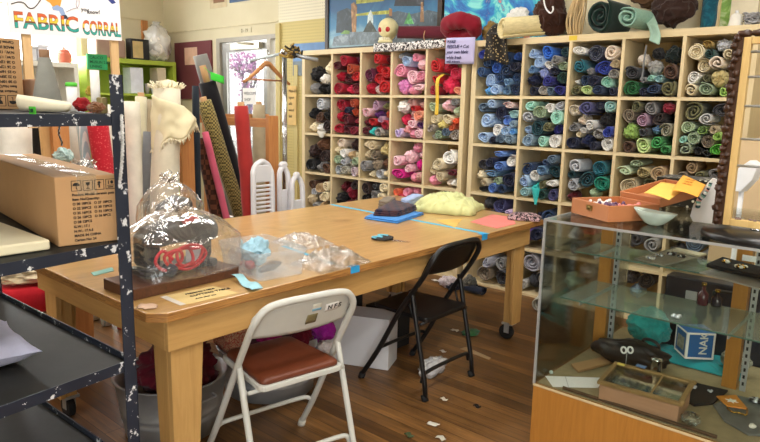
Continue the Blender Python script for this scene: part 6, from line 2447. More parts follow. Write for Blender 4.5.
def folded(poly_px, z, h, col, label, M=None, layers=3, name='folded_fabric', seed=0, group=None):
    pts = [atz(*p, ZTB) for p in poly_px]
    c = sum(pts, Vector()) / len(pts)
    b_ = MB()
    for L_ in range(layers):
        f_ = 1 - .03 * L_
        zz = z + h * L_ / layers
        hh_ = h / layers
        P_ = []
        for i in range(len(pts)):
            a_, d_ = pts[i], pts[(i + 1) % len(pts)]
            for k in range(6):
                q_ = a_ + (d_ - a_) * k / 6
                w_ = .010 * noise.noise(Vector((i + k / 6.0, L_ * 3.1 + seed, 0)))
                P_.append(c + (q_ - c) * (f_ + w_ * 3))
        n_ = len(P_)
        vs_ = []
        for (s_, t_) in ((.97, 0), (1.0, .3), (1.0, .7), (.97, 1.0), (.6, 1.06), (.15, 1.1)):
            for p in P_:
                q_ = c + (p - c) * s_
                vs_.append((q_.x, q_.y, zz + hh_ * t_ + (.006 * noise.noise(Vector((q_.x * 14, q_.y * 14, seed))) if t_ >= 1 and L_ == layers - 1 else 0)))
        fs_ = [(i * n_ + k, i * n_ + (k + 1) % n_, (i + 1) * n_ + (k + 1) % n_, (i + 1) * n_ + k) for i in range(5) for k in range(n_)]
        fs_ += [tuple(range(n_ - 1, -1, -1)), tuple(5 * n_ + k for k in range(n_))]
        b_.add(vs_, fs_, True)
    o_ = b_.build(name, M or FAB, color=col)
    return tag(o_, label, 'folded fabric', group)


FG = 'folded cloth at the far end of the table'
folded([(364, 219), (397, 224), (424, 215), (392, 209)], ZTB, .018, '#3f86cf', 'sky blue folded cloth lowest in the pile on the table', layers=2, seed=1, group=FG)
folded([(373, 219), (399, 220), (417, 213), (393, 207)], ZTB + .020, .035, '#262338', 'navy plaid folded cloth on top of the sky blue one', M=fabric_mat('plaid', '#6a4138', 'check', 24, .45), layers=3, seed=2, group=FG)
folded([(378, 208.5), (388, 210), (396, 204.5), (387, 203)], ZTB, .055, '#7d7264', 'grey-brown folded cloth behind the navy plaid cloth', layers=3, seed=3, group=FG)
folded([(400, 206.5), (408, 208.5), (424, 202), (414, 200)], ZTB, .055, '#a9bfe8', 'lavender blue folded cloth between plaid and yellow-green cloth', layers=3, seed=4, group=FG)


def crumple_flat(px, rx, ry, h, col, label, seed, rz=0.0, M=None, name='crumpled_fabric'):
    c = atz(*px, ZTB)
    R_ = Matrix.Rotation(rz, 3, 'Z')
    N = 44

    def fn(u, v):
        x, y = u * 2 - 1, v * 2 - 1
        e_ = max(0, 1 - abs(x) ** 3) * max(0, 1 - abs(y) ** 3)
        q_ = Vector((x * 1.3 + seed, y * 3.2 + .6 * noise.noise(Vector((x * 2, y * 2, seed))), 0))
        n1 = (1 - abs(noise.noise(q_ * 1.2)) * 1.9)
        n2 = (1 - abs(noise.noise(q_ * 2.6 + Vector((0, 0, 4)))) * 1.9)
        z = h * (e_ ** .5) * (.34 + .40 * n1 + .26 * n2) + .003
        wob_ = 1 + .14 * noise.noise(Vector((x * 2.5, y * 2.5, seed + 2)))
        p = R_ @ Vector((x * rx * wob_, y * ry * wob_, 0))
        return (c.x + p.x, c.y + p.y, ZTB + max(z, .002))
    return tag(MB().sheet(fn, N, N, .003).build(name, M or FAB, color=col), label, 'fabric')


crumple_flat((448, 210.5), .20, .185, .13, '#d3d699', 'crumpled yellow-green cloth at the far end of the table', 3, radians(20))
a = [atz(*p, ZTB) for p in ((436, 220), (455, 228), (462, 219))]
tag(MB().prism([(p.x, p.y) for p in a], .001, Matrix.Translation((0, 0, .7802))).build('pattern_paper', plain('tissue_yellow', '#dcb45e', .8)), 'yellow tissue pattern scrap under the yellow-green cloth', 'paper')
a = [atz(*p, ZTB) for p in ((470, 222), (497, 228.5), (516, 224), (512, 217), (492, 214.5))]
tag(MB().prism([(p.x, p.y) for p in a], .0015, Matrix.Translation((0, 0, .7802))).build('pink_paper', plain('pink_felt', '#dd8078', .85, 0, .08, 14)), 'flat pink felt piece near the far corner of the table', 'felt')
crumple_flat((524, 219), .10, .09, .04, '#2b2326', 'small black and pink printed cloth at the far table corner', 6, .4, fabric_mat('pink_black_print', '#c9a2a6', 'blotch', 60, .9))
# papers near the front end
a = [atz(*p, ZTB) for p in ((164, 296), (186, 304.5), (238, 293), (214, 286))]
yl_ = thing('label_card', 'yellowed printed card stuck on the near end of the table', 'card', (a[0] + a[2]) / 2)
MB().prism([(p.x, p.y) for p in a], .0008, Matrix.Translation((0, 0, .7802))).build('card', plain('old_yellow_card', '#d8bf82', .7, 0, .06), yl_)
rr_ = (a[2] - a[1]).normalized()
uu_ = up.cross(rr_)
for k, tx in enumerate(('PRESSING TABLE', 'CUTTING TABLE', 'clean after use')):
    MB().text(tx, a[1] + rr_ * .055 + uu_ * (.10 - .035 * k) + up * .0009, rr_, uu_, (.016, .022, .014)[k]).build('lettering', M_ink, yl_)
a = [atz(*p, ZTB) for p in ((160, 297), (180, 305.5), (186, 304.2), (166, 295.8))]
tag(MB().prism([(p.x, p.y) for p in a], .0009, Matrix.Translation((0, 0, .7802))).build('tape_strip', plain('clear_tape', '#d6cfc4', .5)), 'whitish tape along the left edge of the yellowed card', 'tape')
pb0 = [atz(*p, ZTB) for p in ((231, 279), (243, 280), (263, 288.5), (252, 293), (234, 288))]


def bluepap(u, v):
    q_ = (pb0[0] * (1 - u) + pb0[2] * u) * (1 - v) + (pb0[4] * (1 - u) + pb0[3] * u) * v if False else (pb0[0] + (pb0[1] - pb0[0]) * v) * (1 - u) + (pb0[3] + (pb0[2] - pb0[3]) * v) * u
    return (q_.x, q_.y, .786 + .007 * sin(u * 8 + v * 2) + .012 * (1 - u))


tag(MB().sheet(bluepap, 16, 6, .001).build('tissue_paper', plain('aqua_tissue', '#9fd0dc', .8, 0, .08, 20)), 'pale blue tissue paper strip before the storage box', 'paper')
a = [atz(*p, ZTB) for p in ((91, 273), (94, 276), (114, 271), (112, 267.5))]
tag(MB().prism([(p.x, p.y) for p in a], .002, Matrix.Translation((0, 0, .7802))).build('chalk_wedge', plain('aqua_felt', '#86b5ab', .8)), 'thin grey-green felt strip at the left end of the table', 'felt')
a = atz(147, 307, ZTB)
tag(MB().blob((a.x, a.y, ZTB + .003), (.035, .03, .002), .4, 3, 2, 16, 6).build('paper_scrap', plain('pinkish_scrap', '#d6b49a', .8)), 'torn pale paper scrap at the near corner of the table', 'paper')

# ================================================================== under and around the table
M_galv = plain('galvanised_metal', '#a7acb2', .38, .45, .14, 9)


def tub(c, rb, rt_, h, label, sx=1.0):
    t_ = thing('washtub', label, 'tub', c, 0, 'galvanised tubs under the table')
    prof_ = [(rb, .004), (rb + (rt_ - rb) * .3, h * .3), (rb + (rt_ - rb) * .3 + .006, h * .33), (rb + (rt_ - rb) * .34, h * .36), (rb + (rt_ - rb) * .42, h * .43), (rb + (rt_ - rb) * .42 + .006, h * .46), (rb + (rt_ - rb) * .46, h * .49), (rt_, h * .98), (rt_ + .008, h * .985), (rt_ + .008, h), (rt_ - .004, h), (rb - .003, .012), (.01, .01)]
    MB().lathe(prof_, c, 48, sx=sx).build('body', M_galv, t_)
    for s_ in (-1, 1):
        MB().tube(bez([Vector(c) + Vector((rt_ * sx * s_ * 1.0, -.05, h * .82)), Vector(c) + Vector((rt_ * sx * s_ + .03 * s_, -.045, h * .80)), Vector(c) + Vector((rt_ * sx * s_ + .03 * s_, .045, h * .80)), Vector(c) + Vector((rt_ * sx * s_, .05, h * .82))], 4), .006, 8).build('handle', M_galv, t_)
    return t_


tc1 = Vector((-2.50, 1.45, 0))
tub(tc1, .205, .245, .27, 'galvanised tub full of maroon cloth under the near end of the table')
bundle((tc1.x + .02, tc1.y, .30), (.185, .185, .135), '#5c1324', 'maroon cloth heaped in the near galvanised tub', k=0)
tc2 = Vector((-2.52, 2.03, 0))
tub(tc2, .23, .265, .25, 'galvanised tub of bright cloth under the table behind the white chair')
F_redf = fabric_mat('red_floral', '#d9c9a0', 'blotch', 34, .75)
bundle((tc2.x, tc2.y, .17), (.19, .19, .12), '#5a2036', 'dark plum cloth filling the bottom of the second tub', k=0)
for (u, v, y, sx, sy, sz, cl_, lb, kk, M_) in (
        (232, 340, 1.86, .10, .09, .11, '#b01c22', 'red floral cloth in the second tub, beside the table leg', 1, F_redf),
        (268, 338, 2.02, .11, .07, .10, '#a31c66', 'magenta cloth in the middle of the second tub', 3, None),
        (300, 335, 2.14, .09, .055, .09, '#6a1428', 'dark burgundy cloth at the far side of the second tub', 5, None),
        (322, 328, 2.26, .085, .06, .085, '#b42ab0', 'bright purple cloth at the back of the second tub', 2, None),
        (326, 346, 2.17, .05, .04, .035, '#d6cfd2', 'small pale cloth on the rim of the second tub', 4, None)):
    p = aty(u, v, y)
    bundle((p.x, p.y, max(p.z, .20 + sz)), (sx, sy, sz), cl_, lb, k=kk, M=M_)
# red cloth on the floor near the leg
p = atz(170, 440, 0)
bundle((-2.08, 1.27, .055), (.11, .10, .055), '#8a2a22', 'brick red cloth on the floor behind the near table leg', k=5)
# white display panel box
q0_, q1_ = atz(327, 362, 0), atz(388, 371, 0)
dv = (q1_ - q0_).normalized()
q0_ = q1_ - dv * .46
bk = Vector((-dv.y, dv.x, 0))
if bk.x > 0:
    bk = -bk
wbx = thing('white_box', 'plain white cardboard box standing under the table by the black chair', 'box', (q0_ + q1_) / 2 + bk * .09)
vs = [q0_, q1_, q1_ + bk * .18, q0_ + bk * .18]
vs = [v + up * .002 for v in vs] + [v + up * .30 for v in vs]
MB().add(vs, BOXF).build('box', plain('white_card', '#d8d8dc', .8, 0, .03), wbx, bevel=.002)
p = atz(399, 348, 0)
bbx = thing('black_box', 'black box under the table right of the white box', 'box', (p.x - .10, p.y + .02, 0))
MB().bb((p.x - .22, p.y - .06, 0), (p.x, p.y + .10, .22)).build('box', plain('matt_black_card', '#141416', .8), bbx, bevel=.003)
MB().bb((p.x - .225, p.y - .065, .2205), (p.x + .005, p.y + .105, .245)).build('lid', MATS['matt_black_card'], bbx, bevel=.003)
tag(MB().bb((-3.05, 2.72, 0), (-2.75, 3.0, .40)).build('dark_carton', plain('dark_grey_card', '#35353a', .8), bevel=.004), 'dark grey box deep under the table behind the white box', 'box')
# blue denim on it, below the apron
bundle((-2.90, 2.86, .45), (.15, .15, .05), '#33415c', 'dark blue cloth on the dark grey box under the table', k=3)
# crumpled white plastic bag on the floor
p = atz(432, 374, 0)
o = MB().blob((p.x, p.y, .045), (.055, .11, .05), .22, 2.0, 3, 36, 24, .002, .16)
ob = o.build('plastic_bag', film_mat('white_film', .55, .3, 20, '#eef0f2'))
tag(ob, 'crumpled white plastic bag on the floor under the black chair', 'plastic bag')
p = atz(470, 334, 0)
crg = MB().blob((p.x, p.y, .012), (.05, .07, .014), .3, 2.5, 5, 20, 10, .001, .2)
tag(crg.build('green_cloth', FAB, color='#2f5a32'), 'green scrap of cloth on the floor beyond the black chair', 'fabric')
# scraps on the floor
for (u, v, col, s_, lb) in ((444, 400, '#d8d0c0', .012, 'pale fabric scrap on the floor right of the black chair leg'), (433, 425, '#e0ddd2', .016, 'pale fabric scrap on the floor nearest the camera side'),
                            (441, 439, '#cfcabb', .014, 'curled pale paper scrap at the bottom edge of the photo'), (477, 407, '#2a2320', .012, 'dark scrap on the bare floor between chair and case'),
                            (409, 436, '#4f5c3a', .014, 'dull green thread scrap on the floor in front of the black chair'), (436, 281, '#e6e0d4', .02, 'white scrap on the floor under the far part of the table'),
                            (455, 331, '#d9d3c4', .016, 'pale scrap on the floor beside the green scrap of cloth'), (443, 352, '#c9c5bd', .013, 'tiny pale scrap on the floor behind the white plastic bag')):
    p = atz(u, v, 0)
    sd = u * .37
    tag(MB().sheet(lambda a, b: (p.x + s_ * (a * 2 - 1) * 1.6, p.y + s_ * (b * 2 - 1) + s_ * .4 * sin(a * 5 + sd), .003 + s_ * .35 * abs(sin(a * 4 + b * 3 + sd))), 6, 5, .001).build('floor_scrap', plain('scrap_' + col[1:], col, .9)), lb, 'scrap')
a = [atz(*p, 0) for p in ((460, 349), (466, 347), (491, 358), (489, 360))]
tag(MB().prism([(p.x, p.y) for p in a], .001, Matrix.Translation((0, 0, .0008))).build('tape_remnant', plain('old_tape', '#a58a66', .6)), 'old tan tape remnant stuck on the floor right of the black chair', 'tape')
# cloth on the floor by the racks
p = atz(481, 292, 0)
roll_at((p.x + .09, p.y - .10, .042), (p.x - .16, p.y - .07, .042), .042, '#1d2233', 'dark navy fabric roll on the floor before the right rack', k=2)
bundle((atz(471, 291, 0).x, atz(471, 291, 0).y - .02, .072), (.07, .06, .07), '#5b5850', 'grey cloth on the floor beside the dark navy roll', k=1)
bundle((atz(448, 288, 0).x, atz(448, 288, 0).y, .055), (.10, .06, .055), '#b79fb0', 'mauve and white cloth on the floor under the table beyond the chairs', k=4, M=F_flor)
bundle((atz(453, 290, 0).x, atz(453, 290, 0).y, .03), (.07, .05, .035), '#1d2030', 'black cloth on the floor under the table beyond the chairs', k=2)
p = atz(556, 297, 0)
roll_at((p.x + .09, p.y - .46, .06), (p.x + .02, p.y - .19, .06), .055, '#b9b5a6', 'pale grey fabric roll on the floor behind the glass case', k=6)
# ================================================================== on the glass case
ZC_ = CT + .0008


def lid_open_box():
    A, B_, C_ = atz(571, 212.5, ZC_), atz(607.5, 222.5, ZC_), atz(657, 210.5, ZC_)
    e_ = (B_ - A).normalized()
    f_ = Vector((-e_.y, e_.x, 0))
    if (C_ - B_).dot(f_) < 0:
        f_ = -f_
    W_ = (B_ - A).length
    D_ = min((C_ - B_).dot(f_), .25)
    H_ = .066
    t_ = thing('jewellery_box', 'open terracotta jewellery box with brass clasp on the glass case', 'jewellery box', A + e_ * W_ / 2 + f_ * D_ / 2)
    M_ = Matrix(((e_.x, f_.x, 0, A.x), (e_.y, f_.y, 0, A.y), (0, 0, 1, ZC_), (0, 0, 0, 1)))
    Mt = plain('terracotta_leather', '#b8764a', .5, 0, .07, 8)
    Mi = plain('coral_lining', '#a9604a', .8, 0, .05)
    th = .008
    b_ = MB().bb((0, 0, 0), (W_, D_, .006))
    b_.bb((0, 0, .006), (W_, th, H_)).bb((0, D_ - th, .006), (W_, D_, H_)).bb((0, th, .006), (th, D_ - th, H_)).bb((W_ - th, th, .006), (W_, D_ - th, H_))
    b_.v = [M_ @ v for v in b_.v]
    b_.build('box', Mt, t_, bevel=.002)
    b_ = MB().bb((th, th, .0065), (W_ - th, D_ - th, .03))
    b_.v = [M_ @ v for v in b_.v]
    b_.build('lining', Mi, t_)
    c_ = MB().bb((W_ * .44, -.004, .03), (W_ * .58, 0, .052)).cyl((W_ * .51, -.007, .042), (W_ * .51, -.002, .042), .007, n=12)
    c_.v = [M_ @ v for v in c_.v]
    part(c_.build('clasp', plain('old_brass', '#8a7440', .35, .8), t_), 'brass clasp')
    # lid lying open behind the far edge, tilted up a little
    ML = M_ @ Matrix.Translation((0, D_ + .004, .052)) @ Matrix.Rotation(radians(12), 4, 'X')
    b_ = MB().bb((0, 0, 0), (W_, .25, .006)).bb((0, 0, .006), (W_, th, .038)).bb((0, .25 - th, .006), (W_, .25, .038)).bb((0, th, .006), (th, .25 - th, .038)).bb((W_ - th, th, .006), (W_, .25 - th, .038))
    b_.v = [ML @ v for v in b_.v]
    b_.build('lid', Mt, t_, bevel=.002)
    # trinkets
    cols = ('#d9d3cf', '#8f2f5a', '#c9c3d6', '#e6e0d8', '#4a4652', '#d98a80', '#e88f86', '#b9a9c0')
    for k, (lb, cl_) in enumerate((('white beads heaped in the open jewellery box', '#e2dcd8'), ('purple and grey bead string in the open jewellery box', '#6a4a6a'), ('coral beads at the right end of the jewellery box', '#df857c'))):
        bb_ = MB()
        rs = random.Random(k + 4)
        for i in range(26):
            r_ = rs.uniform(.006, .010)
            p = M_ @ Vector((W_ * (.22 + .28 * k) + rs.uniform(-.026, .026), D_ * (.42 + .08 * k) + rs.uniform(-.06, .06), .032 + r_ + rs.uniform(0, .018)))
            bb_.blob(p, (r_, r_, r_), 0, 1, 0, 8, 6)
        tag(bb_.build('beads', plain('bead_' + cl_[1:], cl_, .3, 0, .25, 60)), lb, 'beads', kind='stuff')
    return M_, W_, D_, ML


JM, JW, JD, JL = lid_open_box()
# envelopes on the lid


def env(poly_px, z, label, col, wave, text=None):
    P_ = [atz(*p, z) for p in poly_px]

    def fn(u, v):
        q_ = (P_[0] * (1 - u) + P_[1] * u) * (1 - v) + (P_[3] * (1 - u) + P_[2] * u) * v
        return (q_.x, q_.y, z + wave * sin(u * 3.2 + v * 1.2) + .0)
    t_ = thing('envelope', label, 'envelope', sum(P_, Vector()) / 4)
    MB().sheet(fn, 10, 8, .0016).build('paper', plain('env_' + col[1:], col, .75, 0, .03), t_)
    if text:
        r_ = (P_[1] - P_[0]).normalized()
        u_ = up.cross(r_)
        for k, tx in enumerate(text):
            q_ = Vector(fn(.2, .72 - .16 * k)) + up * .004
            MB().text(tx, q_, r_, u_, .022).build('lettering', plain('faint_orange_ink', '#b8741f', .8), t_)
    return t_


env([(644, 193), (669, 200), (688, 186), (661, 183)], 1.166, 'yellow envelope lying on the open lid, left of the orange one', '#e8bd55', .004)
env([(672, 190), (698, 197), (706, 184), (683, 176)], 1.185, 'orange-yellow envelope with faint writing, on the spotted box', '#eaa63a', .004, ('for sale', 'vintage', 'buttons'))
# black spotted box behind
sp0, sp1 = aty(668, 190, 3.22), aty(712, 178, 3.22)
F_spots = fabric_mat('black_spots', '#d9d3b8', 'dots', 34, .8)
o = MB().bb((-1.02, 3.19, ZC_), (-.74, 3.38, 1.165))
tag(o.build('spotted_box', F_spots, color='#262219', bevel=.004), 'black box with pale spots at the back of the glass case top', 'box')
# ceramic leaf bowl
bwc = atz(651, 226, ZC_)
bwc.y += .035
b = MB()
n, vs = 36, []
lay = [(.030, 0), (.055, .008), (.088, .030), (.112, .050), (.108, .052), (.082, .034), (.05, .014), (.01, .010)]
for r, h in lay:
    for k in range(n):
        a = 2 * pi * k / n
        w_ = 1 + .02 * cos(2 * a) * (r > .06)
        hh = h * 1.08 * (1 + .12 * cos(a + 2.4) + .05 * cos(2 * a))
        vs.append((bwc.x + r * w_ * cos(a) * .72, bwc.y + r * w_ * sin(a) * .60, ZC_ + hh))
fs = [(i * n + k, i * n + (k + 1) % n, (i + 1) * n + (k + 1) % n, (i + 1) * n + k) for i in range(len(lay) - 1) for k in range(n)] + [tuple(range(n - 1, -1, -1)), tuple((len(lay) - 1) * n + k for k in range(n))]
b.add(vs, fs, True)
tag(b.build('ceramic_bowl', plain('celadon_glaze', '#c3d3c8', .18, 0, .05, 12)), 'pale celadon leaf-shaped bowl on the glass case', 'bowl')

# white necklace bust with beads
yb = 2.80
bpts = [(692, 228), (690, 216), (693, 205), (700, 194), (707, 183), (712, 178), (718, 180), (716, 228)]
q = [aty(u, v, yb) for u, v in bpts]
bust = thing('necklace_bust', 'white card necklace bust with beads, left of the carved frame', 'necklace bust', (q[0].x, yb, ZC_))
b = MB()
n_ = len(q)
vs = [Vector((p.x, yb + .03 * (p.z - ZC_), max(p.z, ZC_))) for p in q]
vs += [v + Vector((.0, .012, 0)) for v in vs]
b.add(vs, [tuple(range(n_)), tuple(range(2 * n_ - 1, n_ - 1, -1))] + [(i, (i + 1) % n_, n_ + (i + 1) % n_, n_ + i) for i in range(n_)])
b.build('front', M_white, bust, bevel=.002)
s0_ = [Vector((q[0].x + .02, yb + .012, ZC_)), Vector((q[0].x + .05, yb + .012, ZC_)), Vector((q[0].x + .05, yb + .10, ZC_)), Vector((q[0].x + .02, yb + .10, ZC_))]
vs = s0_ + [s0_[0] + up * .12 + Vector((.02, .004, 0)), s0_[1] + up * .12 + Vector((.0, .004, 0)), s0_[2] + up * .01, s0_[3] + up * .01]
MB().add(vs, BOXF).build('strut', M_white, bust)
bdc = ('#3f5f66', '#dfe3e0', '#7fb5ac', '#e0a9a0', '#2f3f55', '#e3e6e4', '#8ac0b5')
nk = MB()
mats_ = []
for c_ in bdc:
    mats_.append(plain('bead_' + c_[1:], c_, .25))
pth = bez([aty(u, v, yb - .018) for u, v in ((698, 206), (699, 200), (703, 196), (706, 192), (709, 187), (711, 182))], 3)
for i, p in enumerate(pth):
    nk.cur = i % len(bdc)
    r_ = .010 if i < 9 else .007
    nk.blob((p.x, p.y, p.z), (r_, r_, r_), 0, 1, 0, 12, 8)
tag(nk.build('bead_necklace', mats_), 'teal, pink and white bead necklace on the white bust', 'necklace')

# revolving display frame with carved border
yf = 2.58
f0 = aty(714, 223, yf)
f1 = aty(733, 38, yf)
fz0, fz1 = f0.z, f1.z
fxl = f0.x
M_carv = wood('carved_dark_wood', '#452816', '#231309', (14, 14, 3), .4, .7)
M_pine = wood('pine_frame', '#d9b878', '#c29d5c', (14, 14, 1.2), .5, .5)
df = thing('earring_display', 'tall carved wooden earring display frame on a round black base', 'earring display', (fxl + .25, yf, ZC_))
FW = .55
cv_ = MB()
zz = fz0
k = 0
while zz < fz1 - .01:
    hz = .024
    cv_.blob((fxl + .010 + .008 * sin(k * 2.1), yf - .004, zz + hz / 2), (.015, .016, hz * .6), .5, 2.4, k, 10, 7)
    zz += hz
    k += 1
cv_.bb((fxl - .004, yf - .010, fz0), (fxl + .030, yf + .014, fz1))
cv_.build('carved_border', M_carv, df)
fr_ = MB()
fr_.bb((fxl + .031, yf - .014, fz0), (fxl + .055, yf + .016, fz1)).build('stile', M_pine, df, bevel=.002)
MB().bb((fxl + FW - .03, yf - .014, fz0), (fxl + FW, yf + .016, fz1)).build('stile', M_pine, df, bevel=.002)
for z in (fz0, fz1 - .024):
    MB().bb((fxl + .0555, yf - .014, z), (fxl + FW - .031, yf + .016, z + .024)).build('rail', M_pine, df, bevel=.002)
cvt = MB()
for k in range(12):
    cvt.blob((fxl + .03 + k * .045, yf, fz1 + .012), (.026, .018, .014), .3, 2, k + 30, 12, 8)
cvt.build('carved_border', M_carv, df)
for v in (52, 77, 106, 139, 166):
    z = aty(745, v, yf).z
    MB().cyl((fxl + .055, yf, z), (fxl + FW - .03, yf, z), .0045, n=8).build('rod', M_steel, df)
mz = aty(745, 218, yf).z
rs = random.Random(5)
chp = MB()
for k in range(40):
    chp.blob((fxl + .07 + rs.uniform(0, FW - .12), yf + rs.uniform(-.008, .008), fz0 + .0265), (.007, .006, .004), .3, 2, k, 8, 5)
co = chp.build('bead_row', plain('dull_mauve_bead', '#7d6660', .5, 0, .3, 60), df)
co['kind'] = 'stuff'
pcx = atz(748, 236, ZC_ + .03).x
MB().cyl((pcx, yf, ZC_ + .032), (pcx, yf, fz0 - .001), .022, n=20).build('post', M_chrome, df)
MB().lathe([(.165, 0), (.175, .004), (.175, .020), (.168, .028), (.03, .032)], (pcx, yf - .015, ZC_), 48).build('base', plain('turntable_black', '#151516', .3), df)
# cardboard sheet and second bust behind the frame
tag(MB().add([(-.90, 3.74, 0), (-.20, 3.74, 0), (-.20, 3.78, 0), (-.90, 3.78, 0), (-.90, 3.84, 1.30), (-.25, 3.84, 1.50), (-.25, 3.88, 1.50), (-.90, 3.88, 1.30)], BOXF).build('cardboard_sheet', plain('tan_board', '#cbb089', .85, 0, .04)), 'big tan cardboard sheet leaning behind the carved display frame', 'cardboard')
yb2 = 3.50
q = [aty(u, v, yb2) for u, v in ((728, 190), (738, 168), (750, 160), (758, 166), (752, 180), (740, 192))]
b2 = thing('necklace_bust', 'white tilted necklace bust seen through the display frame', 'necklace bust', (q[0].x + .06, yb2, 0))
vs = [Vector((p.x, yb2, p.z)) for p in q] + [Vector((p.x + .02, yb2 + .05, p.z)) for p in q]
n_ = len(q)
MB().add(vs, [tuple(range(n_)), tuple(range(2 * n_ - 1, n_ - 1, -1))] + [(i, (i + 1) % n_, n_ + (i + 1) % n_, n_ + i) for i in range(n_)]).build('front', M_white, b2, bevel=.004)
MB().cyl((q[5].x, yb2 + .03, 0), (q[5].x, yb2 + .03, q[5].z + .03), .012, n=10).build('stand', M_white, b2)
MB().cyl((q[5].x, yb2 + .03, 0), (q[5].x, yb2 + .03, .015), .09, n=24).build('foot', M_white, b2)

# ================================================================== inside the case, upper shelf
ZU = SH_UP + .0006


def tray(poly_px, z, M, name, label, cat, lip=.006, col=None):
    P_ = [atz(*p, z) for p in poly_px]
    c = sum(P_, Vector()) / len(P_)
    n_ = len(P_)
    lay_ = [(.985, 0), (1.0, lip), (.97, lip), (.955, lip * .4)]
    vs_ = [(c.x + (p.x - c.x) * s_, c.y + (p.y - c.y) * s_, z + h_) for s_, h_ in lay_ for p in P_]
    fs_ = [(i * n_ + k, i * n_ + (k + 1) % n_, (i + 1) * n_ + (k + 1) % n_, (i + 1) * n_ + k) for i in range(3) for k in range(n_)] + [tuple(range(n_ - 1, -1, -1)), tuple(3 * n_ + k for k in range(n_))]
    o_ = MB().add(vs_, fs_).build(name, M, color=col)
    return tag(o_, label, cat), P_, c


tray([(634, 259.5), (663, 266.5), (708, 255.5), (676, 248.5)], ZU, plain('pewter_tray', '#a7a292', .45, .2, .06), 'jewellery_tray', 'grey-beige jewellery tray on the upper glass shelf', 'tray')


def jewel(u, v, z, s_, mats_j, label, name='brooch', cat='jewellery', n_=7, seed=1, spread=1.6, group=None):
    p = atz(u, v, z)
    rs_ = random.Random(seed)
    b_ = MB()
    for k in range(n_):
        a = 2 * pi * k / n_
        b_.cur = k % len(mats_j)
        b_.blob((p.x + s_ * spread * cos(a) * (1 if k else 0), p.y + s_ * spread * .8 * sin(a) * (1 if k else 0), z + s_ * .7), (s_, s_, s_ * .7), .2, 2, seed + k, 8, 6)
    return tag(b_.build(name, mats_j), label, cat, group)


M_pearl = plain('pearl', '#e9e4d8', .2, 0, .05)
M_dia = plain('rhinestone', '#dfe3ea', .05, .6, .2, 90)
M_gold = plain('gold_metal', '#b08a3c', .25, .9, .1)
M_orange = plain('orange_enamel', '#d98a2e', .4, 0, .1)
M_silv = M_chrome
zt1 = ZU + .003
jewel(651, 259, zt1, .009, [M_pearl, M_dia], 'pearl and rhinestone brooch at the left of the grey-beige tray', seed=2)
jewel(660, 256, zt1, .008, [M_dia, M_silv], 'silver rhinestone brooch in the middle of the grey-beige tray', seed=3)
jewel(672, 255, zt1, .009, [M_dark, M_dia], 'black and silver brooch on the grey-beige tray', seed=4)
jewel(682, 257.5, zt1, .008, [M_dark, M_silv], 'dark earring pair at the right of the grey-beige tray', seed=5)
a = [atz(*p, zt1 + .004) for p in ((673, 251), (699, 257), (706, 255), (679, 249.5))]
tag(MB().prism([(p.x, p.y) for p in a], .008, Matrix.Translation((0, 0, zt1 + .003))).build('bracelet_strip', plain('cream_strip', '#cfc6ac', .6, 0, .2, 60)), 'cream patterned strip along the back of the grey-beige tray', 'jewellery')
M_velv = plain('black_velvet', '#101012', .95, 0, .1)
tray([(699, 273.5), (760, 290), (790, 284), (724, 268)], ZU, plain('silver_tray', '#bfbdb6', .3, .5, .05), 'jewellery_tray', 'silver-edged tray at the right end of the upper glass shelf', 'tray')
a = [atz(*p, ZU + .008) for p in ((706, 267), (740, 275), (775, 282), (772, 273), (722, 260))]
tag(MB().prism([(p.x, p.y) for p in a], .016, Matrix.Translation((0, 0, ZU + .007))).build('velvet_pad', M_velv, bevel=.003), 'black velvet earring pad at the right end of the upper glass shelf', 'pad')
zv = ZU + .0235
jewel(727, 263, zv, .010, [M_pearl, M_gold], 'round pearl earring on the black velvet pad', seed=6, n_=5, spread=1.1)
jewel(741, 268, zv, .009, [M_gold, M_pearl], 'gold and pearl cluster brooch on the black velvet pad', seed=7, n_=9, spread=1.8)
a = atz(748, 262, zv)
tag(MB().box((a.x, a.y + .015, zv + .012), (.05, .004, .024)).build('price_card', M_paper), 'small white price card standing on the black velvet pad', 'card')

# lower shelf: bottles
for (u, v, col, h_, lb) in ((702, 305, '#4a1f2a', .085, 'dark red glass bottle on the lower shelf of the case'), (716, 306, '#2a2530', .06, 'small dark bottle beside the dark red one on the lower shelf')):
    p = atz(u, v, SH_LO + .0006)
    bt = thing('bottle', lb, 'bottle', (p.x, p.y, SH_LO))
    MB().lathe([(.018, 0), (.022, .006), (.022, h_ * .6), (.008, h_ * .78), (.008, h_)], (p.x, p.y, SH_LO + .0006), 20).build('body', plain('bottle_' + col[1:], col, .15), bt)
    MB().lathe([(.010, h_), (.010, h_ + .012)], (p.x, p.y, SH_LO + .0006), 14).build('cap', M_gold, bt)
jewel(677, 318, SH_LO + .0006, .010, [M_dia], 'glass brooch lying alone on the lower shelf', seed=8, n_=5)

# ================================================================== case floor
ZF = CB + .0045
zf = ZF + .0005
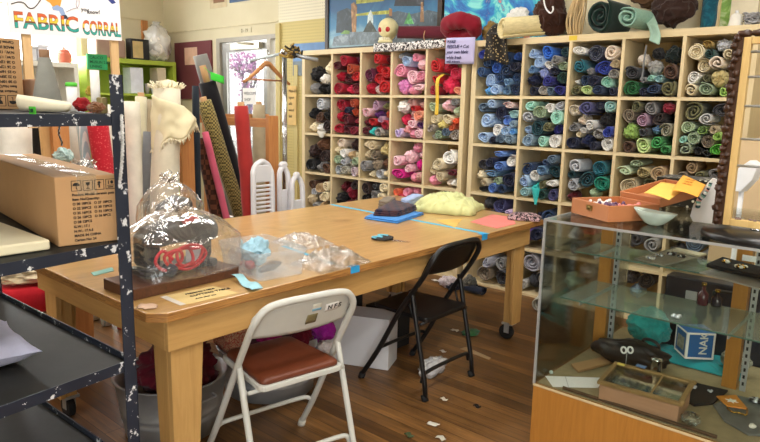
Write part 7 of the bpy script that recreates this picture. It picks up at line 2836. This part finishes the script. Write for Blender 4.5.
# brown hessian mat with frayed edge along the front
a = [atz(*p, zf) for p in ((563, 389), (603, 406.5), (650, 420.5), (690, 433), (715, 441))]
b = MB()
b.tube(bez([(p.x, max(p.y, CY0 + .022), zf + .007) for p in a], 4), .007, 7)
tag(b.build('hemp_rope', plain('brown_rope', '#5a4430', .95, 0, .2, 40)), 'thick brown cord lying along the front of the case floor', 'cord')
q = [atz(*p, zf) for p in ((545, 376), (553, 387), (598, 388), (604, 378))]
pc_ = thing('price_list', 'white paper slip at the left front of the case floor', 'paper', sum(q, Vector()) / 4)
MB().prism([(p.x, p.y) for p in q], .001, Matrix.Translation((0, 0, zf))).build('paper', M_paper, pc_)
MB().add([q[0] * .66 + q[3] * .34 + up * .0013, q[0] * .65 + q[3] * .35 + up * .0013, q[1] * .65 + q[2] * .35 + up * .0013, q[1] * .66 + q[2] * .34 + up * .0013], [(0, 1, 2, 3)]).build('fold_line', plain('fold_grey', '#a9a7a2', .8), pc_)
p = atz(551, 374, zf)
tag(MB().blob((p.x, p.y, zf + .009), (.009, .009, .009), 0, 1, 0, 14, 10).build('glass_marble', plain('pale_glass', '#c9d6cf', .08)), 'small pale glass marble behind the white paper slip', 'marble')
q = [atz(*p, zf) for p in ((571, 366), (578, 373), (636, 358), (630, 353))]
tag(MB().prism([(p.x, p.y) for p in q], .012, Matrix.Translation((0, 0, zf))).build('cardboard_strip', M_card, bevel=.002), 'strip of cardboard lying under the black handbag', 'cardboard')
# black handbag
p = atz(624, 366, zf)
hb = thing('handbag', 'black handbag lying at the back of the case floor', 'handbag', (p.x, p.y + .03, zf))
MB().blob((p.x + .02, p.y + .015, zf + .06), (.165, .07, .065), .2, 1.6, 4, 36, 24, zf + .014, .10).build('body', plain('black_leather', '#17161a', .45, 0, .15, 20), hb)
hpz = zf + .115
MB().tube(bez([(p.x + .06, p.y + .04, hpz - .02), (p.x + .065, p.y + .035, hpz + .02), (p.x + .10, p.y + .03, hpz + .028), (p.x + .13, p.y + .035, hpz + .01), (p.x + .135, p.y + .04, hpz - .035)]), .007, 8).build('handle', MATS['black_leather'], hb)
# black and white hoop earrings
p = atz(628, 369, zf)
pe = aty(627, 350, p.y - .08)
er = thing('hoop_earrings', 'black and white round earring pair on a pin before the handbag', 'earrings', (pe.x, pe.y, zf))
for s_ in (-1, 1):
    c_ = pe + Vector((s_ * .014, 0, .004 * s_))
    MB().tube([c_ + Vector((.011 * cos(a), 0, .014 * sin(a))) for a in [2 * pi * k / 20 for k in range(20)]], .0042, 8, True).build('hoop', M_white, er)
    MB().cyl(c_ + Vector((0, .003, 0)), c_ + Vector((0, -.002, 0)), .006, n=12).build('centre', M_dark, er)
MB().tube([pe + Vector((0, .002, -.004)), (pe.x, pe.y, zf)], .0015, 6).build('pin', M_steel, er)

# wooden box with glazed lid
q0_, q1_ = atz(598, 401, zf), atz(677, 424, zf)
ee = (q1_ - q0_).normalized()
ff = Vector((-ee.y, ee.x, 0))
if ff.y < 0:
    ff = -ff
Wx, Dx, Hx = (q1_ - q0_).length, .20, .070
jb = thing('glass_lid_box', 'wooden box with glazed lid full of pins on the case floor', 'box', (q0_ + q1_) / 2 + ff * Dx / 2)
MX = Matrix(((ee.x, ff.x, 0, q0_.x), (ee.y, ff.y, 0, q0_.y), (0, 0, 1, zf), (0, 0, 0, 1)))


def onbox(b_, name, M, par=None, **kw):
    b_.v = [MX @ v for v in b_.v]
    return b_.build(name, M, par or jb, **kw)


M_pinkw = wood('pinkish_wood', '#b98f70', '#a67c5e', (1.5, 14, 14), .6, .5)
b_ = MB().bb((0, 0, 0), (Wx, Dx, .006)).bb((0, 0, .006), (Wx, .008, Hx)).bb((0, Dx - .008, .006), (Wx, Dx, Hx)).bb((0, .008, .006), (.008, Dx - .008, Hx)).bb((Wx - .008, .008, .006), (Wx, Dx - .008, Hx))
onbox(b_, 'box', M_pinkw, bevel=.0015)
onbox(MB().bb((.009, .009, .0065), (Wx - .009, Dx - .009, .05)), 'lining', M_velv)
M_lidf = wood('tan_lid_frame', '#9a7c4e', '#7c5f38', (2, 14, 14), .5, .5)
LT = Matrix.Translation((-.008, -.008, Hx + .004)) @ Matrix.Rotation(radians(3.5), 4, 'X')
W2, D2 = Wx + .02, Dx + .02
lid = MB()
for a_, c_ in (((0, 0, 0), (W2, .018, .014)), ((0, D2 - .018, 0), (W2, D2, .014)), ((0, .018, 0), (.018, D2 - .018, .014)), ((W2 - .018, .018, 0), (W2, D2 - .018, .014))):
    lid.bb(a_, c_, LT)
lo = onbox(lid, 'lid', M_lidf, bevel=.002)
onbox(MB().bb((.018, .018, .004), (W2 - .018, D2 - .018, .007), LT), 'lid_glass', M_gcase, lo)
onbox(MB().bb((W2 * .62, .02, .0072), (W2 * .64, D2 - .02, .012), LT), 'glazing_bar', M_lidf, lo)
for k in range(2):
    onbox(MB().blob(LT @ Vector((W2 - .004, .012 + k * (D2 - .024), .012)), (.011, .011, .009), .1, 2, k, 12, 8), 'corner_knob', M_lidf)
onbox(MB().bb((.03, .02, .0505), (W2 * .9, Dx * .85, .0600)), 'backing', plain('sage_felt', '#e2e0cc', .9, 0, .1, 14))
rs = random.Random(11)
for k, (cl_, nm_) in enumerate((('#c9ced6', 'silver'), ('#d6d2c0', 'pearl'), ('#8fb0d0', 'pale blue'))):
    b_ = MB()
    for i in range(12):
        b_.blob((.05 + k * .065 + rs.uniform(-.025, .025), .05 + rs.uniform(0, .10), .0665), (.008, .008, .005), .3, 2, i, 8, 5)
    b_.v = [MX @ v for v in b_.v]
    tag(b_.build('pins', plain('pin_' + cl_[1:], cl_, .25, .3, .2, 60)), f'{nm_} pins and studs under the glazed lid of the box', 'pins', kind='stuff')
# little things on top of the lid
zl = zf + Hx + .022
for (u, v, s_, cl_, lb) in ((621, 366, .014, '#d8c060', 'small yellow tag lying on the glazed lid'), (641, 368, .018, '#5f7fae', 'pale blue cloth tag lying on the glazed lid')):
    p = atz(u, v, zl + .008)
    tag(MB().box((p.x, p.y, zl + .016), (s_ * 2.2, s_ * 1.3, .006), None).build('tag', plain('tag_' + cl_[1:], cl_, .7), bevel=.002), lb, 'tag')
p = atz(652, 364, zl)
rp_ = Vector((p.x, p.y + .06, zf))
rg = thing('ring_stand', 'silver ring box standing behind the glazed lid', 'ring', rp_)
MB().lathe([(.022, 0), (.024, .06), (.02, .085), (.024, .09), (.024, .1), (.002, .102)], rp_, 20).build('body', M_chrome, rg)
p = atz(609, 362, zf + .08)
tag(MB().sheet(lambda u, v: (p.x + .05 * (u - .5) + .01 * v, p.y + .075 + .03 * (v - .5), zf + .0845 + .012 * sin(u * 3)), 8, 4, .002).build('white_ribbon', M_paper), 'white ribbon lying behind the glazed lid of the box', 'ribbon') if False else None
# crystal knob
p = atz(690, 425, zf)
ck = thing('crystal_knob', 'faceted glass knob on the case floor right of the wooden box', 'glass knob', (p.x, p.y, zf))
b_ = MB()
b_.blob((p.x, p.y, zf + .026), (.032, .03, .026), .0, 1, 0, 9, 6)
for k in range(8):
    a = 2 * pi * k / 8
    b_.blob((p.x + .026 * cos(a), p.y + .024 * sin(a), zf + .026 + .008 * sin(a * 3)), (.011, .011, .011), 0, 1, 0, 6, 4)
o = b_.build('facets', glass_mat('crystal', (.85, .9, .9, 1), .28, .05), ck)
for p_ in o.data.polygons:
    p_.use_smooth = False
# turquoise cloth with blue box
q = [atz(*p_, zf) for p_ in ((640, 352), (668, 372), (742, 386), (735, 360), (668, 338))]
cc = sum(q, Vector()) / 5


def tq(u, v):
    x, y = u * 2 - 1, v * 2 - 1
    n1 = 1 - abs(noise.noise(Vector((x * 2.6, y * 2.6, 1)))) * 1.9
    return (cc.x + .03 + .20 * x - .02 * y, cc.y + .01 + .11 * y, zf + .004 + .035 * max(0, (1 - x ** 4)) * max(0, 1 - y ** 4) * max(.1, n1))


tag(MB().sheet(tq, 36, 24, .003).build('turquoise_cloth', FAB, color='#2fa0aa'), 'crumpled turquoise cloth at the back of the case floor', 'cloth')
zb0 = zf + .046
bx = atz(690, 357, zb0)
bx.y += .05
ang = radians(-52)
BXM = Matrix.Translation((bx.x, bx.y, zb0)) @ Rz(ang)
bb_ = thing('gift_box', 'blue and white gift box standing on the turquoise cloth', 'box', (bx.x, bx.y, zb0), ang)
M_bbx = plain('royal_blue_card', '#1f5f9e', .5, 0, .06)
s_ = .125
MB().bb((-s_ / 2, -s_ / 2, 0), (s_ / 2, s_ / 2, s_), BXM).build('box', M_bbx, bb_, bevel=.002)
ed = MB()
for (x0, y0, z0, x1, y1, z1) in ((-.5, -.5, 0, -.43, -.5, 1), (.43, -.5, 0, .5, -.5, 1), (-.43, -.5, .93, .43, -.5, 1), (-.43, -.5, 0, .43, -.5, .07), (.5, -.5, 0, .5, -.43, 1), (.5, .43, 0, .5, .5, 1), (.5, -.43, .93, .5, .43, 1), (.5, -.43, 0, .5, .43, .07)):
    e = .0012
    ed.bb((x0 * s_ - (e if x0 == x1 and x0 < 0 else 0), y0 * s_ - (e if y0 == y1 else 0), z0 * s_), (x1 * s_ + (e if x0 == x1 else 0), y1 * s_ - (0 if y0 == y1 else 0), z1 * s_), BXM)
ed.build('white_border', M_paper, bb_)
R3 = BXM.to_3x3()
MB().text('NAK', BXM @ Vector((s_ / 2 + .0016, .028, .022)), R3 @ Vector((0, 0, 1)), R3 @ Vector((0, -1, 0)), .05, bold=.0008).build('lettering', plain('pale_box_print', '#d3d6cf', .6), bb_)
MB().bb((-.035, -s_ / 2 - .0022, .03), (.035, -s_ / 2 - .0004, .09), BXM).build('printed_block', plain('box_picture', '#8d8f86', .6, 0, .35, 60), bb_)
# chequered cloth
p = atz(722, 372, zf)
bundle((p.x + .05, p.y + .01, zf + .066), (.065, .048, .055), '#d6d2c2', 'cream and dark green chequered cloth beside the blue gift box', k=3, M=fabric_mat('chequered', '#26331f', 'check', 36, 1.0))
# black cloth pad with earrings
q = [atz(*p_, zf) for p_ in ((664, 390), (676, 380), (728, 392), (713, 405), (694, 407))]
tag(MB().prism([(v.x, v.y) for v in q], .010, Matrix.Translation((0, 0, zf))).build('velvet_pad', M_velv, bevel=.003), 'black cloth pad with rhinestones on the case floor', 'pad')
ze = zf + .013
jewel(681, 386, ze, .008, [M_dia, M_silv], 'rhinestone earring at the left of the black cloth pad', 'earring', seed=21, n_=5)
jewel(694, 388, ze, .007, [M_dia], 'rhinestone earring in the middle of the black cloth pad', 'earring', seed=22, n_=5)
jewel(711, 392, ze, .006, [M_dia], 'rhinestone stud at the right of the black cloth pad', 'earring', seed=23, n_=4)
# slate board with orange brooch
q = [atz(*p_, zf) for p_ in ((713, 406), (738, 397), (800, 412), (800, 440), (748, 436), (724, 422))]
tag(MB().prism([(v.x, v.y) for v in q], .009, Matrix.Translation((0, 0, zf))).build('slate_board', plain('grey_slate', '#6a6d6b', .6, 0, .15, 16, .2, 40), bevel=.003), 'rough grey slate board at the right of the case floor', 'slate')
zs = zf + .0115
p = atz(731, 404, zs)
bro = thing('brooch', 'orange diamond-shaped brooch with white star on the slate board', 'jewellery', (p.x, p.y, zs))
dm = [atz(*p_, zs) for p_ in ((716, 397), (736, 396), (748, 410), (727, 407))]
MB().prism([(v.x, v.y) for v in dm], .006, Matrix.Translation((0, 0, zs))).build('plate', M_orange, bro, bevel=.002)
c_ = sum(dm, Vector()) / 4
st = []
for k in range(12):
    r_ = .024 if k % 2 == 0 else .010
    st.append((c_.x + r_ * cos(k * pi / 6), c_.y + r_ * sin(k * pi / 6)))
MB().prism(st, .002, Matrix.Translation((0, 0, zs + .0062))).build('star', M_paper, bro)
ew = atz(738, 413, zs)
tag(MB().tube(bez([atz(*p_, zs) + up * .005 for p_ in ((727, 409), (732, 413), (739, 414), (746, 416), (747, 410))]), .004, 6).build('gold_chain', M_gold), 'gold earring wire below the orange brooch', 'jewellery')
jewel(756, 402, zs, .011, [M_dia, M_dark], 'silver and black brooch at the right edge of the slate board', seed=25, n_=8)
jewel(753, 428, zs, .011, [M_pearl], 'white pearl stud on the lower part of the slate board', seed=26, n_=3, spread=.6)

# teal and dark things standing at the back of the case
p = atz(664, 338, zf)
bundle((p.x - .02, 3.16, zf + .11), (.11, .075, .11), '#2f9f9c', 'teal cloth bundle at the back of the case, left of the blue gift box', k=2)
nvc = thing('navy_case', 'dark navy tool case standing along the back of the glass case', 'case', (-.62, 3.31, zf))
MB().bb((-.95, 3.26, zf), (-.32, 3.36, zf + .36)).build('body', plain('navy_case', '#1b1f2b', .4, 0, .3, 30), nvc, bevel=.008)
MB().tube(bez([(-.72, 3.25, zf + .30), (-.71, 3.235, zf + .33), (-.56, 3.235, zf + .33), (-.55, 3.25, zf + .30)]), .008, 8).build('handle', M_dark, nvc)
for k in range(2):
    MB().bb((-.85 + k * .36, 3.25, zf + .26), (-.80 + k * .36, 3.2595, zf + .30)).build('latch', M_steel, nvc)
